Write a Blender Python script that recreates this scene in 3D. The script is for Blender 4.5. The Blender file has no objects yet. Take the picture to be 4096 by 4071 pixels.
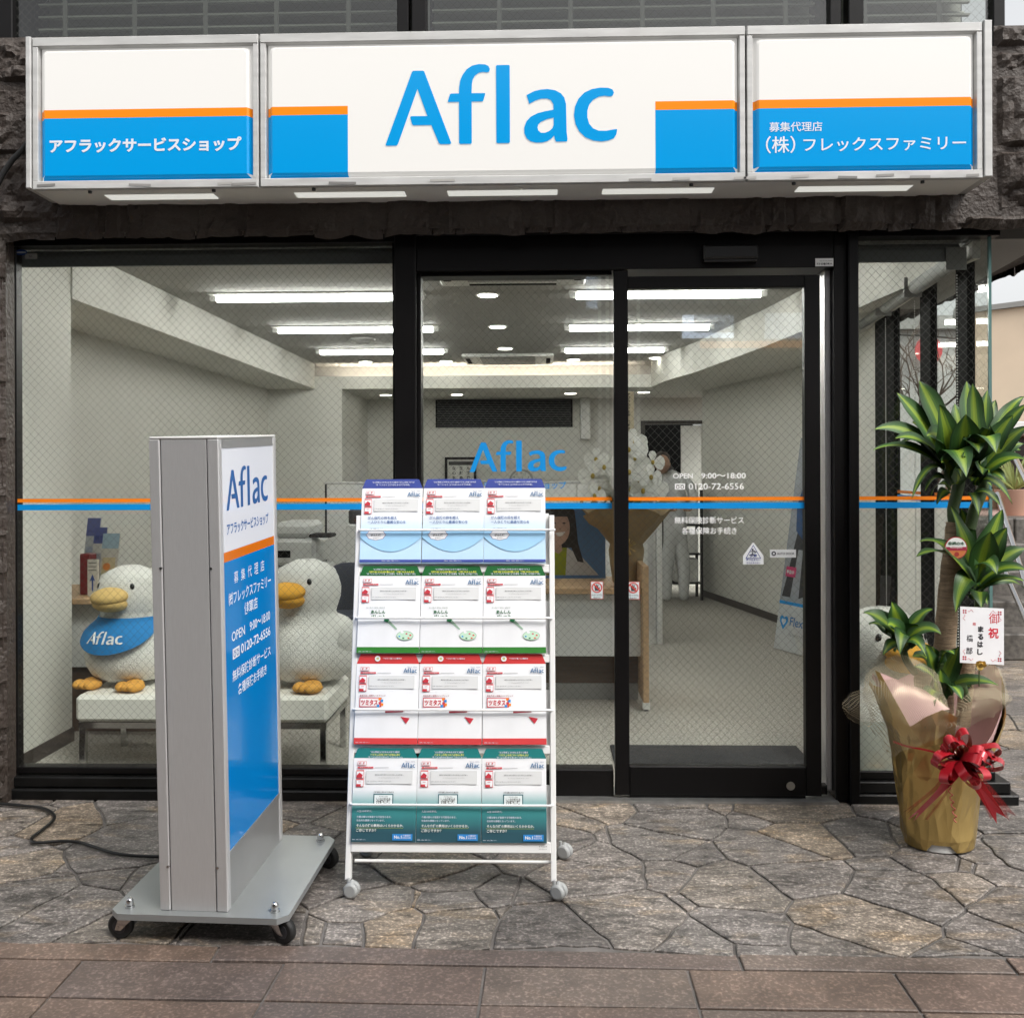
import bpy, bmesh, math, random
from mathutils import Vector, Matrix, noise
from mathutils.geometry import tessellate_polygon
R = math.radians
random.seed(7)
S = bpy.context.scene
COL = S.collection

# ------------------------------------------------------------------ camera
F = 3960.0; CU = 2048.0; CV = 1894.0; HC = 1.41
YAW = 0.0293; ROLL = 0.0036
cam = bpy.data.cameras.new('camera'); camo = bpy.data.objects.new('camera', cam); COL.objects.link(camo)
cr, sr = math.cos(ROLL), math.sin(ROLL)
M0 = Matrix(((cr, sr, 0), (0, 0, -1), (-sr, cr, 0)))
MC = Matrix.Rotation(YAW, 3, 'Z') @ M0
camo.matrix_world = Matrix.Translation((0, 0, HC)) @ MC.to_4x4()
cam.sensor_fit = 'HORIZONTAL'; cam.sensor_width = 36
cam.lens = F / 4096 * 36
cam.shift_x = 0; cam.shift_y = -(2035.5 - CV) / 4096
cam.clip_start = 0.05; cam.clip_end = 2000
S.camera = camo
S.render.resolution_x = 1024; S.render.resolution_y = 1017

# ------------------------------------------------------------------ world, sun, exposure
SUN_EL, SUN_ROT = R(50), R(138)
w = bpy.data.worlds.new('World'); S.world = w; w.use_nodes = True
nt = w.node_tree; bg = nt.nodes['Background']
sky = nt.nodes.new('ShaderNodeTexSky'); sky.sky_type = 'NISHITA'; sky.sun_disc = False
sky.sun_elevation = SUN_EL; sky.sun_rotation = SUN_ROT; sky.dust_density = 4; sky.air_density = 1.2; sky.ozone_density = 0.6
hs = nt.nodes.new('ShaderNodeHueSaturation'); hs.inputs['Saturation'].default_value = 0.10
nt.links.new(sky.outputs[0], hs.inputs['Color']); nt.links.new(hs.outputs[0], bg.inputs['Color'])
bg.inputs['Strength'].default_value = 0.15
sl = bpy.data.lights.new('sun', 'SUN'); sl.energy = 1.3; sl.angle = R(25); sl.color = (1, .95, .88)
so = bpy.data.objects.new('sun', sl); COL.objects.link(so)
sd = Vector((math.sin(SUN_ROT) * math.cos(SUN_EL), math.cos(SUN_ROT) * math.cos(SUN_EL), math.sin(SUN_EL)))
so.rotation_euler = sd.to_track_quat('Z', 'Y').to_euler(); so.location = (3, -3, 8)
S.view_settings.view_transform = 'Standard'; S.view_settings.look = 'None'
S.view_settings.exposure = 0.74; S.view_settings.gamma = 1
S.cycles.max_bounces = 10; S.cycles.transparent_max_bounces = 24; S.cycles.use_denoising = True
S.cycles.caustics_reflective = False; S.cycles.caustics_refractive = False

# ------------------------------------------------------------------ projection helpers
def ray(u, v):
    return MC @ Vector(((u - CU) / F, -(v - CV) / F, -1))
def P(u, v, Y):
    d = ray(u, v); t = Y / d.y
    return Vector((d.x * t, Y, HC + d.z * t))
YF = 4.3; SL = 0.047
def gz(y):
    return 0.0 if y > YF else (-SL * (YF - y) if y > -1 else -SL * (YF + 1))
def G(u, v):
    d = ray(u, v)
    t = (-SL * YF - HC) / (d.z - SL * d.y)
    if d.y * t > YF: t = -HC / d.z
    return Vector((d.x * t, d.y * t, gz(d.y * t)))
def hit(u, v, o, n):
    d = ray(u, v); c = Vector((0, 0, HC)); t = (o - c).dot(n) / d.dot(n)
    return c + d * t

# ------------------------------------------------------------------ materials
MATS = {}
def srgb(r, g, b):
    f = lambda c: (c / 255 / 12.92) if c / 255 <= .04045 else ((c / 255 + .055) / 1.055) ** 2.4
    return (f(r), f(g), f(b))
def mat(name, col=(.5, .5, .5), rough=.5, metal=0, var=0, scale=8, bump=0, bscale=60, emit=0, ecol=None,
        attr=False, trans=0, spec=.5, stretch=None, coat=0, col2=None, bdist=.002):
    if name in MATS: return MATS[name]
    m = bpy.data.materials.new(name); m.use_nodes = True; MATS[name] = m
    t = m.node_tree; N = t.nodes; L = t.links; b = N['Principled BSDF']
    b.inputs['Roughness'].default_value = rough; b.inputs['Metallic'].default_value = metal
    b.inputs['Specular IOR Level'].default_value = spec; b.inputs['Coat Weight'].default_value = coat
    tc = N.new('ShaderNodeTexCoord'); src = tc.outputs['Object']
    if stretch:
        mp = N.new('ShaderNodeMapping'); mp.inputs['Scale'].default_value = stretch
        L.new(src, mp.inputs['Vector']); src = mp.outputs[0]
    if attr:
        a = N.new('ShaderNodeAttribute'); a.attribute_name = 'Col'; cs = a.outputs['Color']
    else:
        rgb = N.new('ShaderNodeRGB'); rgb.outputs[0].default_value = (*col, 1); cs = rgb.outputs[0]
    if var or col2:
        n = N.new('ShaderNodeTexNoise'); n.inputs['Scale'].default_value = scale; n.inputs['Detail'].default_value = 6
        L.new(src, n.inputs['Vector'])
        if col2:
            rp = N.new('ShaderNodeMapRange'); rp.inputs['From Min'].default_value = .35; rp.inputs['From Max'].default_value = .65
            L.new(n.outputs[0], rp.inputs['Value'])
            mx = N.new('ShaderNodeMix'); mx.data_type = 'RGBA'
            L.new(rp.outputs[0], mx.inputs['Factor']); L.new(cs, mx.inputs['A']); mx.inputs['B'].default_value = (*col2, 1)
            cs = mx.outputs['Result']
        if var:
            mr = N.new('ShaderNodeMapRange'); mr.inputs['From Min'].default_value = .3; mr.inputs['From Max'].default_value = .7
            mr.inputs['To Min'].default_value = 1 - var; mr.inputs['To Max'].default_value = 1 + var
            L.new(n.outputs[0], mr.inputs['Value'])
            mu = N.new('ShaderNodeVectorMath'); mu.operation = 'SCALE'
            L.new(cs, mu.inputs[0]); L.new(mr.outputs[0], mu.inputs['Scale']); cs = mu.outputs[0]
    L.new(cs, b.inputs['Base Color'])
    if bump:
        n2 = N.new('ShaderNodeTexNoise'); n2.inputs['Scale'].default_value = bscale; n2.inputs['Detail'].default_value = 5
        L.new(src, n2.inputs['Vector'])
        bp = N.new('ShaderNodeBump'); bp.inputs['Strength'].default_value = bump; bp.inputs['Distance'].default_value = bdist
        L.new(n2.outputs[0], bp.inputs['Height']); L.new(bp.outputs[0], b.inputs['Normal'])
    if emit:
        b.inputs['Emission Strength'].default_value = emit
        if ecol: b.inputs['Emission Color'].default_value = (*ecol, 1)
        else: L.new(cs, b.inputs['Emission Color'])
    if trans: b.inputs['Transmission Weight'].default_value = trans
    return m

def glass_mat(name, wire=True, tint=(.93, .96, .93), plane='XZ', refl=1.0):
    """thin pane: fresnel mix of see-through and mirror, with the wire mesh cast inside it"""
    m = bpy.data.materials.new(name); m.use_nodes = True; MATS[name] = m
    t = m.node_tree; N = t.nodes; L = t.links; N.clear()
    out = N.new('ShaderNodeOutputMaterial')
    tr = N.new('ShaderNodeBsdfTransparent'); tr.inputs[0].default_value = (*tint, 1)
    gl = N.new('ShaderNodeBsdfGlossy'); gl.inputs['Roughness'].default_value = 0.0
    lw = N.new('ShaderNodeLayerWeight'); lw.inputs[0].default_value = .5
    pw = N.new('ShaderNodeMath'); pw.operation = 'POWER'; pw.inputs[1].default_value = 5; L.new(lw.outputs['Facing'], pw.inputs[0])
    k = N.new('ShaderNodeMath'); k.operation = 'MULTIPLY_ADD'; k.inputs[1].default_value = .85 * refl; k.inputs[2].default_value = .092 * refl
    L.new(pw.outputs[0], k.inputs[0])
    mx = N.new('ShaderNodeMixShader'); L.new(k.outputs[0], mx.inputs[0]); L.new(tr.outputs[0], mx.inputs[1]); L.new(gl.outputs[0], mx.inputs[2])
    last = mx.outputs[0]
    if wire:
        tc = N.new('ShaderNodeTexCoord'); sp = N.new('ShaderNodeSeparateXYZ'); L.new(tc.outputs['Object'], sp.inputs[0])
        hx = sp.outputs['X'] if plane == 'XZ' else sp.outputs['Y']
        fs = []
        for sg in (1, -1):
            a = N.new('ShaderNodeMath'); a.operation = 'MULTIPLY_ADD'
            a.inputs[1].default_value = sg * 1.05; L.new(hx, a.inputs[0]); L.new(sp.outputs['Z'], a.inputs[2])
            q = N.new('ShaderNodeMath'); q.operation = 'DIVIDE'; q.inputs[1].default_value = 0.037; L.new(a.outputs[0], q.inputs[0])
            fr = N.new('ShaderNodeMath'); fr.operation = 'FRACT'; L.new(q.outputs[0], fr.inputs[0])
            c = N.new('ShaderNodeMath'); c.operation = 'LESS_THAN'; c.inputs[1].default_value = 0.031; L.new(fr.outputs[0], c.inputs[0])
            fs.append(c)
        mm = N.new('ShaderNodeMath'); mm.operation = 'MAXIMUM'; L.new(fs[0].outputs[0], mm.inputs[0]); L.new(fs[1].outputs[0], mm.inputs[1])
        wb = N.new('ShaderNodeBsdfPrincipled'); wb.inputs['Base Color'].default_value = (.10, .10, .09, 1)
        wb.inputs['Metallic'].default_value = .3; wb.inputs['Roughness'].default_value = .45
        m2 = N.new('ShaderNodeMixShader'); L.new(mm.outputs[0], m2.inputs[0]); L.new(last, m2.inputs[1]); L.new(wb.outputs[0], m2.inputs[2])
        last = m2.outputs[0]
    L.new(last, out.inputs[0])
    return m

def film_mat(name, col, alpha):
    m = bpy.data.materials.new(name); m.use_nodes = True; MATS[name] = m
    t = m.node_tree; N = t.nodes; L = t.links; N.clear()
    out = N.new('ShaderNodeOutputMaterial'); tr = N.new('ShaderNodeBsdfTransparent')
    d = N.new('ShaderNodeBsdfDiffuse'); d.inputs[0].default_value = (*col, 1)
    tl = N.new('ShaderNodeBsdfTranslucent'); tl.inputs[0].default_value = (*col, 1)
    a = N.new('ShaderNodeMixShader'); a.inputs[0].default_value = .5; L.new(d.outputs[0], a.inputs[1]); L.new(tl.outputs[0], a.inputs[2])
    mx = N.new('ShaderNodeMixShader'); mx.inputs[0].default_value = alpha
    L.new(tr.outputs[0], mx.inputs[1]); L.new(a.outputs[0], mx.inputs[2]); L.new(mx.outputs[0], out.inputs[0])
    return m

# ------------------------------------------------------------------ mesh builder
class Fr:
    """a flat frame: origin, right, up, normal"""
    def __init__(s, o, ex=(1, 0, 0), ey=(0, 0, 1), n=None):
        s.o = Vector(o); s.ex = Vector(ex).normalized(); s.ey = Vector(ey).normalized()
        s.n = Vector(n).normalized() if n else s.ex.cross(s.ey).normalized()
    def p(s, x, y, d=0): return s.o + s.ex * x + s.ey * y + s.n * d

TXT = {}
def text2d(s, bold=0.0, res=3):
    key = (s, bold, res)
    if key in TXT: return TXT[key]
    cu = bpy.data.curves.new('t', 'FONT'); cu.body = s; cu.size = 1; cu.resolution_u = res; cu.offset = bold
    cu.fill_mode = 'FRONT'
    o = bpy.data.objects.new('t', cu); COL.objects.link(o)
    me = bpy.data.meshes.new_from_object(o.evaluated_get(bpy.context.evaluated_depsgraph_get()))
    vs = [v.co.copy() for v in me.vertices]; fs = [tuple(p.vertices) for p in me.polygons]
    bpy.data.objects.remove(o); bpy.data.curves.remove(cu); bpy.data.meshes.remove(me)
    if not vs: vs = [Vector((0, 0, 0))]
    x0 = min(v.x for v in vs); x1 = max(v.x for v in vs); y0 = min(v.y for v in vs); y1 = max(v.y for v in vs)
    TXT[key] = (vs, fs, x0, x1, y0, y1)
    return TXT[key]

class MB:
    def __init__(s): s.v = []; s.f = []; s.m = []; s.c = []; s.sm = []; s.uv = []
    def add(s, vs, fs, mi=0, col=None, smooth=False, uvs=None):
        b = len(s.v); s.v += [Vector(v) for v in vs]
        for f in fs:
            s.f.append(tuple(b + i for i in f)); s.m.append(mi); s.sm.append(smooth)
            if col is None: s.c.append([(1, 1, 1)] * len(f))
            elif isinstance(col, list): s.c.append([col[i] for i in f])
            else: s.c.append([col] * len(f))
            s.uv.append([uvs[i] for i in f] if uvs else [(0, 0)] * len(f))
        return s
    def box(s, a, b, mi=0, col=None, bev=0):
        x0, y0, z0 = [min(a[i], b[i]) for i in range(3)]; x1, y1, z1 = [max(a[i], b[i]) for i in range(3)]
        if bev > 0:
            bev = min(bev, (x1 - x0) * .45, (y1 - y0) * .45, (z1 - z0) * .45)
            vs = []; 
            for ix, X in enumerate((x0, x1)):
                for iy, Y in enumerate((y0, y1)):
                    for iz, Z in enumerate((z0, z1)):
                        dx = bev if ix == 0 else -bev; dy = bev if iy == 0 else -bev; dz = bev if iz == 0 else -bev
                        vs += [(X, Y + dy, Z + dz), (X + dx, Y, Z + dz), (X + dx, Y + dy, Z)]
            I = lambda ix, iy, iz, k: (ix * 4 + iy * 2 + iz) * 3 + k
            fs = [(I(0,0,0,0), I(0,0,1,0), I(0,1,1,0), I(0,1,0,0)), (I(1,0,0,0), I(1,1,0,0), I(1,1,1,0), I(1,0,1,0)),
                  (I(0,0,0,1), I(1,0,0,1), I(1,0,1,1), I(0,0,1,1)), (I(0,1,0,1), I(0,1,1,1), I(1,1,1,1), I(1,1,0,1)),
                  (I(0,0,0,2), I(0,1,0,2), I(1,1,0,2), I(1,0,0,2)), (I(0,0,1,2), I(1,0,1,2), I(1,1,1,2), I(0,1,1,2))]
            for iy in (0, 1):
                for iz in (0, 1): fs.append((I(0,iy,iz,1), I(1,iy,iz,1), I(1,iy,iz,2), I(0,iy,iz,2)))
            for ix in (0, 1):
                for iz in (0, 1): fs.append((I(ix,0,iz,0), I(ix,1,iz,0), I(ix,1,iz,2), I(ix,0,iz,2)))
            for ix in (0, 1):
                for iy in (0, 1): fs.append((I(ix,iy,0,0), I(ix,iy,1,0), I(ix,iy,1,1), I(ix,iy,0,1)))
            for ix in (0, 1):
                for iy in (0, 1):
                    for iz in (0, 1): fs.append((I(ix,iy,iz,0), I(ix,iy,iz,1), I(ix,iy,iz,2)))
            return s.add(vs, fs, mi, col)
        vs = [(x0,y0,z0),(x1,y0,z0),(x1,y1,z0),(x0,y1,z0),(x0,y0,z1),(x1,y0,z1),(x1,y1,z1),(x0,y1,z1)]
        return s.add(vs, [(0,3,2,1),(4,5,6,7),(0,1,5,4),(1,2,6,5),(2,3,7,6),(3,0,4,7)], mi, col)
    def fbox(s, fr, x0, x1, y0, y1, d0, d1, mi=0, col=None, ch=0):
        """box in a frame, x/y/depth"""
        c = ch
        def ring(d, i):
            if i: return [fr.p(x0+i,y0+i,d), fr.p(x1-i,y0+i,d), fr.p(x1-i,y1-i,d), fr.p(x0+i,y1-i,d)]
            return [fr.p(x0,y0,d), fr.p(x1,y0,d), fr.p(x1,y1,d), fr.p(x0,y1,d)]
        rs = [ring(d0, 0), ring(d1 - c, 0)] + ([ring(d1, c)] if c else [])
        vs = sum(rs, []); fs = [(3, 2, 1, 0)]
        for k in range(len(rs) - 1):
            for i in range(4):
                j = (i + 1) % 4; fs.append((k*4+i, k*4+j, k*4+4+j, k*4+4+i))
        n = len(rs) * 4 - 4; fs.append((n, n+1, n+2, n+3))
        return s.add(vs, fs, mi, col)
    def quad(s, fr, x0, y0, x1, y1, d=0, mi=0, col=None, col2=None):
        vs = [fr.p(x0,y0,d), fr.p(x1,y0,d), fr.p(x1,y1,d), fr.p(x0,y1,d)]
        if col2: col = [col, col, col2, col2]
        return s.add(vs, [(0,1,2,3)], mi, col)
    def poly(s, fr, loops, d=0, mi=0, col=None, th=0):
        """flat filled polygon with holes; optional thickness behind it"""
        if not isinstance(loops[0][0], (tuple, list, Vector)): loops = [loops]
        flat = [p for l in loops for p in l]
        tr = tessellate_polygon([[Vector((p[0], p[1], 0)) for p in l] for l in loops])
        fs = []
        for t in tr:
            a, b, c = [flat[i] for i in t]
            ar = (b[0]-a[0])*(c[1]-a[1]) - (c[0]-a[0])*(b[1]-a[1])
            fs.append(tuple(t) if ar > 0 else (t[0], t[2], t[1]))
        vs = [fr.p(p[0], p[1], d) for p in flat]
        s.add(vs, fs, mi, col)
        if th:
            k = 0
            for l in loops:
                n = len(l); vv = [fr.p(p[0], p[1], d) for p in l] + [fr.p(p[0], p[1], d - th) for p in l]
                s.add(vv, [(i, (i+1) % n, n + (i+1) % n, n + i) for i in range(n)], mi, col)
        return s
    def disc(s, fr, x, y, r, d=0, mi=0, col=None, n=20, ry=None, th=0):
        ry = ry or r
        return s.poly(fr, [(x + r*math.cos(2*math.pi*i/n), y + ry*math.sin(2*math.pi*i/n)) for i in range(n)], d, mi, col, th)
    def ring(s, fr, x, y, r1, r0, d=0, mi=0, col=None, n=24):
        a = [(x + r1*math.cos(2*math.pi*i/n), y + r1*math.sin(2*math.pi*i/n)) for i in range(n)]
        b = [(x + r0*math.cos(2*math.pi*i/n), y + r0*math.sin(2*math.pi*i/n)) for i in range(n)]
        vs = [fr.p(*p, d) for p in a + b]
        return s.add(vs, [(i, (i+1) % n, n+(i+1) % n, n+i) for i in range(n)], mi, col)
    def text(s, fr, t, x, y, h=None, w=None, bold=0.0, al='l', d=0, mi=0, col=None, flip=False, res=3, rot=0, ref=None):
        vs, fs, x0, x1, y0, y1 = text2d(t, bold, res)
        if ref: _, _, _, _, y0, y1 = text2d(ref, bold, res)
        sy = h / max(y1 - y0, 1e-4) if h else None
        sx = w / max(x1 - x0, 1e-4) if w else sy
        if sy is None: sy = sx
        W = (x1 - x0) * sx
        ox = {'l': 0, 'c': -W/2, 'r': -W}[al]
        pts = []
        for v in vs:
            a = (v.x - x0) * sx + ox; b = (v.y - y0) * sy
            if flip: a, b = -a, -b
            if rot: a, b = a*math.cos(rot) - b*math.sin(rot), a*math.sin(rot) + b*math.cos(rot)
            pts.append(fr.p(x + a, y + b, d))
        return s.add(pts, fs, mi, col)
    def tube(s, pts, r, n=8, mi=0, col=None, cap=True, flat=1.0):
        pts = [Vector(p) for p in pts]; rs = r if isinstance(r, (list, tuple)) else [r] * len(pts)
        vs = []; up = None
        for i, p in enumerate(pts):
            t = (pts[min(i+1, len(pts)-1)] - pts[max(i-1, 0)]).normalized()
            if up is None:
                up = t.cross(Vector((0, 0, 1)) if abs(t.z) < .9 else Vector((0, 1, 0))).normalized()
            up = (up - t * up.dot(t)).normalized(); w = t.cross(up)
            for k in range(n):
                a = 2*math.pi*k/n; vs.append(p + (up*math.cos(a) + w*math.sin(a)*flat) * rs[i])
        fs = [(i*n+k, i*n+(k+1) % n, (i+1)*n+(k+1) % n, (i+1)*n+k) for i in range(len(pts)-1) for k in range(n)]
        s.add(vs, fs, mi, col, True)
        if cap:
            m = len(pts)
            s.add(vs[:n], [tuple(range(n))[::-1]], mi, col); s.add(vs[(m-1)*n:], [tuple(range(n))], mi, col)
        return s
    def cyl(s, a, b, r, n=20, mi=0, col=None, r2=None, bev=0):
        a = Vector(a); b = Vector(b)
        if bev:
            d = (b - a).normalized() * bev
            return s.tube([a, a, a + d, b - d, b, b] if 0 else [a, a + d, b - d, b], [r - bev, r, r, r - bev], n, mi, col)
        return s.tube([a, b], [r, r2 if r2 is not None else r], n, mi, col)
    def ell(s, c, rx, ry, rz, n=20, m=14, mi=0, col=None, rot=None, nz=0, nscale=6, pw=1):
        c = Vector(c); vs = []; q = rot or Matrix.Identity(3)
        for j in range(m + 1):
            th = math.pi * j / m
            for i in range(n):
                ph = 2*math.pi*i/n
                d = Vector((math.sin(th)*math.cos(ph), math.sin(th)*math.sin(ph), math.cos(th)))
                if pw != 1: d = Vector([math.copysign(abs(k)**pw, k) for k in d])
                p = Vector((d.x*rx, d.y*ry, d.z*rz))
                if nz: p *= 1 + nz * noise.noise(d * nscale + c * 3)
                vs.append(c + q @ p)
        fs = [(j*n+i, (j+1)*n+i, (j+1)*n+(i+1) % n, j*n+(i+1) % n) for j in range(m) for i in range(n)]
        return s.add(vs, fs, mi, col, True)
    def build(s, name, mats, parent=None, origin=None, merge=False):
        if not isinstance(mats, (list, tuple)): mats = [mats]
        o0 = Vector(origin) if origin is not None else (parent.matrix_world.translation.copy() if parent else Vector())
        me = bpy.data.meshes.new(name)
        me.from_pydata([v - o0 for v in s.v], [], s.f)
        for m in mats: me.materials.append(m)
        me.polygons.foreach_set('material_index', s.m)
        me.polygons.foreach_set('use_smooth', s.sm)
        ca = me.color_attributes.new('Col', 'FLOAT_COLOR', 'CORNER')
        flat = []
        for c in s.c:
            for k in c: flat += [k[0], k[1], k[2], 1.0]
        ca.data.foreach_set('color', flat)
        uv = me.uv_layers.new(name='UVMap'); fl = []
        for c in s.uv:
            for k in c: fl += [k[0], k[1]]
        uv.data.foreach_set('uv', fl)
        me.update()
        if merge:
            bm = bmesh.new(); bm.from_mesh(me); bmesh.ops.remove_doubles(bm, verts=bm.verts, dist=1e-4); bm.to_mesh(me); bm.free()
        o = bpy.data.objects.new(name, me); COL.objects.link(o)
        if parent:
            o.parent = parent
            lv = Vector(); q = parent
            while q is not None: lv += q.location; q = q.parent
            o.location = o0 - lv
        else: o.location = o0
        return o

def tag(o, label=None, cat=None, group=None, kind=None):
    if label: o['label'] = label
    if cat: o['category'] = cat
    if group: o['group'] = group
    if kind: o['kind'] = kind
    return o
def thing(name, loc, label, cat, group=None):
    e = bpy.data.objects.new(name, None); COL.objects.link(e); e.location = loc; e.empty_display_size = .1
    bpy.context.view_layer.update()
    return tag(e, label, cat, group)
def copy_tree(o, parent=None):
    c = o.copy(); COL.objects.link(c)
    if parent: c.parent = parent
    for ch in list(o.children): copy_tree(ch, c)
    return c

# colours
BLUE = srgb(0, 140, 214); ORANGE = srgb(240, 130, 20); WHITE = (.8, .8, .79); RED = srgb(200, 40, 50)
NAVY = srgb(62, 78, 158); GREEN = srgb(28, 105, 50); TEAL = srgb(35, 130, 130); DTEAL = srgb(38, 72, 88)
m_black = mat('black_aluminium', (.0055, .005, .0052), .38, .0, var=.25, scale=3, bump=.15, bscale=30, spec=.2)
m_black2 = mat('black_sill', (.006, .006, .006), .35, 0, var=.4, scale=12, bump=.4, bscale=80, spec=.25)
m_alu = mat('white_aluminium', (.58, .58, .57), .42, .2, var=.08, scale=5)
m_steel = mat('brushed_steel', (.60, .595, .60), .40, .5, var=.035, scale=3, stretch=(160, 160, 1.2))
m_plate = mat('painted_steel_plate', (.36, .38, .385), .32, .55, var=.05, scale=6)
m_chrome = mat('chrome', (.6, .6, .6), .12, 1)
m_rack = mat('white_powder_coat', (.80, .80, .79), .4, var=.02)
m_print = mat('printed_paper', rough=.55, attr=True, var=.03, scale=14, bump=.25, bscale=16, bdist=.003)
m_ink = mat('ink', rough=.55, attr=True)
m_vinyl = mat('cut_vinyl', rough=.45, attr=True)
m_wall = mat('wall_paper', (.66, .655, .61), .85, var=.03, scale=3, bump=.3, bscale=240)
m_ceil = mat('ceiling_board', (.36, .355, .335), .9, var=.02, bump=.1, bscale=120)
m_carpet = mat('carpet', (.52, .50, .45), .95, col2=(.24, .225, .20), scale=85, bump=.6, bscale=200, bdist=.003)
m_base = mat('dark_skirting', (.055, .045, .04), .5)
m_wood = mat('light_oak', (.50, .33, .19), .45, var=.12, scale=4, stretch=(1, 6, 14))
m_wooddk = mat('dark_oak', (.11, .07, .045), .5, var=.15, scale=4, stretch=(1, 6, 14))
m_whitep = mat('white_laminate', (.70, .70, .68), .4, var=.02)
m_tube = mat('lit_tube', (1, 1, 1), .5, emit=24, ecol=(1, .985, .95))
m_down = mat('lit_downlight', (1, 1, 1), .5, emit=7, ecol=(1, .95, .84))
m_cove = mat('lit_cove', (1, 1, 1), .5, emit=18, ecol=(1, .86, .74))
m_dark = mat('dark_recess', (.006, .006, .006), .9, spec=.1)
m_grey = mat('grey_plastic', (.30, .30, .29), .5)
m_rubber = mat('black_rubber', (.012, .012, .012), .6, bump=.2)

# logo letters, traced in units where the word is 1710 wide (y up)
LG = {
 'A': [[(78,695),(275,152),(285,143),(355,143),(367,150),(565,690),(555,698),(485,698),(472,688),(417,553),(285,553),(275,545),(261,492),(266,484),(388,484),(316,280),(172,688),(160,704),(85,704)]],
 'f': [[(622,690),(622,382),(545,382),(540,376),(555,325),(565,318),(622,318),(624,270),(632,220),(650,178),(680,137),(720,111),(770,100),(815,103),(840,115),(851,138),(846,158),(830,164),(800,160),(770,165),(742,185),(725,215),(718,250),(716,318),(812,318),(817,324),(802,374),(795,381),(716,381),(716,690),(708,698),(630,698)]],
 'l': [[(896,117),(903,110),(990,110),(997,117),(997,690),(988,696),(905,696),(897,689)]],
 'a': [[(1120,338),(1150,322),(1180,308),(1225,298),(1275,295),(1330,305),(1372,328),(1398,362),(1410,410),(1412,520),(1414,620),(1420,670),(1416,690),(1336,690),(1328,675),(1321,645),(1300,668),(1270,686),(1235,695),(1190,696),(1150,686),(1120,662),(1103,625),(1102,580),(1118,535),(1150,500),(1200,475),(1260,460),(1318,450),(1316,408),(1298,378),(1270,366),(1225,367),(1185,380),(1140,404)],
       [(1318,510),(1270,520),(1225,540),(1205,560),(1200,582),(1206,605),(1225,622),(1255,622),(1285,610),(1308,590),(1318,565)]],
 'c': [[(1784,605),(1778,640),(1760,670),(1720,686),(1670,693),(1610,686),(1550,660),(1505,615),(1478,560),(1467,495),(1475,430),(1500,372),(1545,325),(1600,300),(1660,290),(1720,293),(1750,305),(1761,328),(1752,352),(1735,358),(1690,352),(1650,358),(1610,380),(1580,415),(1566,460),(1566,510),(1580,560),(1608,595),(1650,612),(1700,614),(1750,605),(1778,602)]],
}
def logo(mb, fr, x, y, w, h=None, d=0, mi=0, col=BLUE, th=0, white=None):
    """the word from (x,y) lower left"""
    k = w / 1710; ky = (h / 605) if h else k
    for ch, loops in LG.items():
        ls = [[(x + (a - 75) * k, y + (704 - b) * ky) for a, b in l] for l in loops]
        mb.poly(fr, ls, d, mi, col, th)
def freedial(mb, fr, x, y, w, h, d=0, mi=0, c1=WHITE, c0=(.1, .1, .1)):
    mb.quad(fr, x, y, x + w, y + h, d, mi, c1)
    for cx in (.28, .72):
        mb.ring(fr, x + w * cx, y + h * .42, h * .3, h * .19, d + .0004, mi, c0)
    mb.quad(fr, x + w * .12, y + h * .74, x + w * .88, y + h * .80, d + .0004, mi, c0)

# ================================================================== GROUND
gy = [-14, -1.0, 0, 1, 2, 2.6, 3.0, 3.6, 4.3, 4.4, 6, 9, 14, 30, 120]
gx = [-80, -20, -8, -4, -2, 0, 2, 3, 4, 6, 10, 20, 80]
b = MB()
for j in range(len(gy) - 1):
    for i in range(len(gx) - 1):
        q = [(gx[i], gy[j]), (gx[i+1], gy[j]), (gx[i+1], gy[j+1]), (gx[i], gy[j+1])]
        b.add([(x, y, gz(y) - .008) for x, y in q], [(0, 1, 2, 3)])
m_grout = mat('mortar', (.135, .124, .116), .8, var=.4, scale=9, bump=.8, bscale=70, bdist=.004)
tag(b.build('ground', m_grout), kind='structure')

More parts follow.
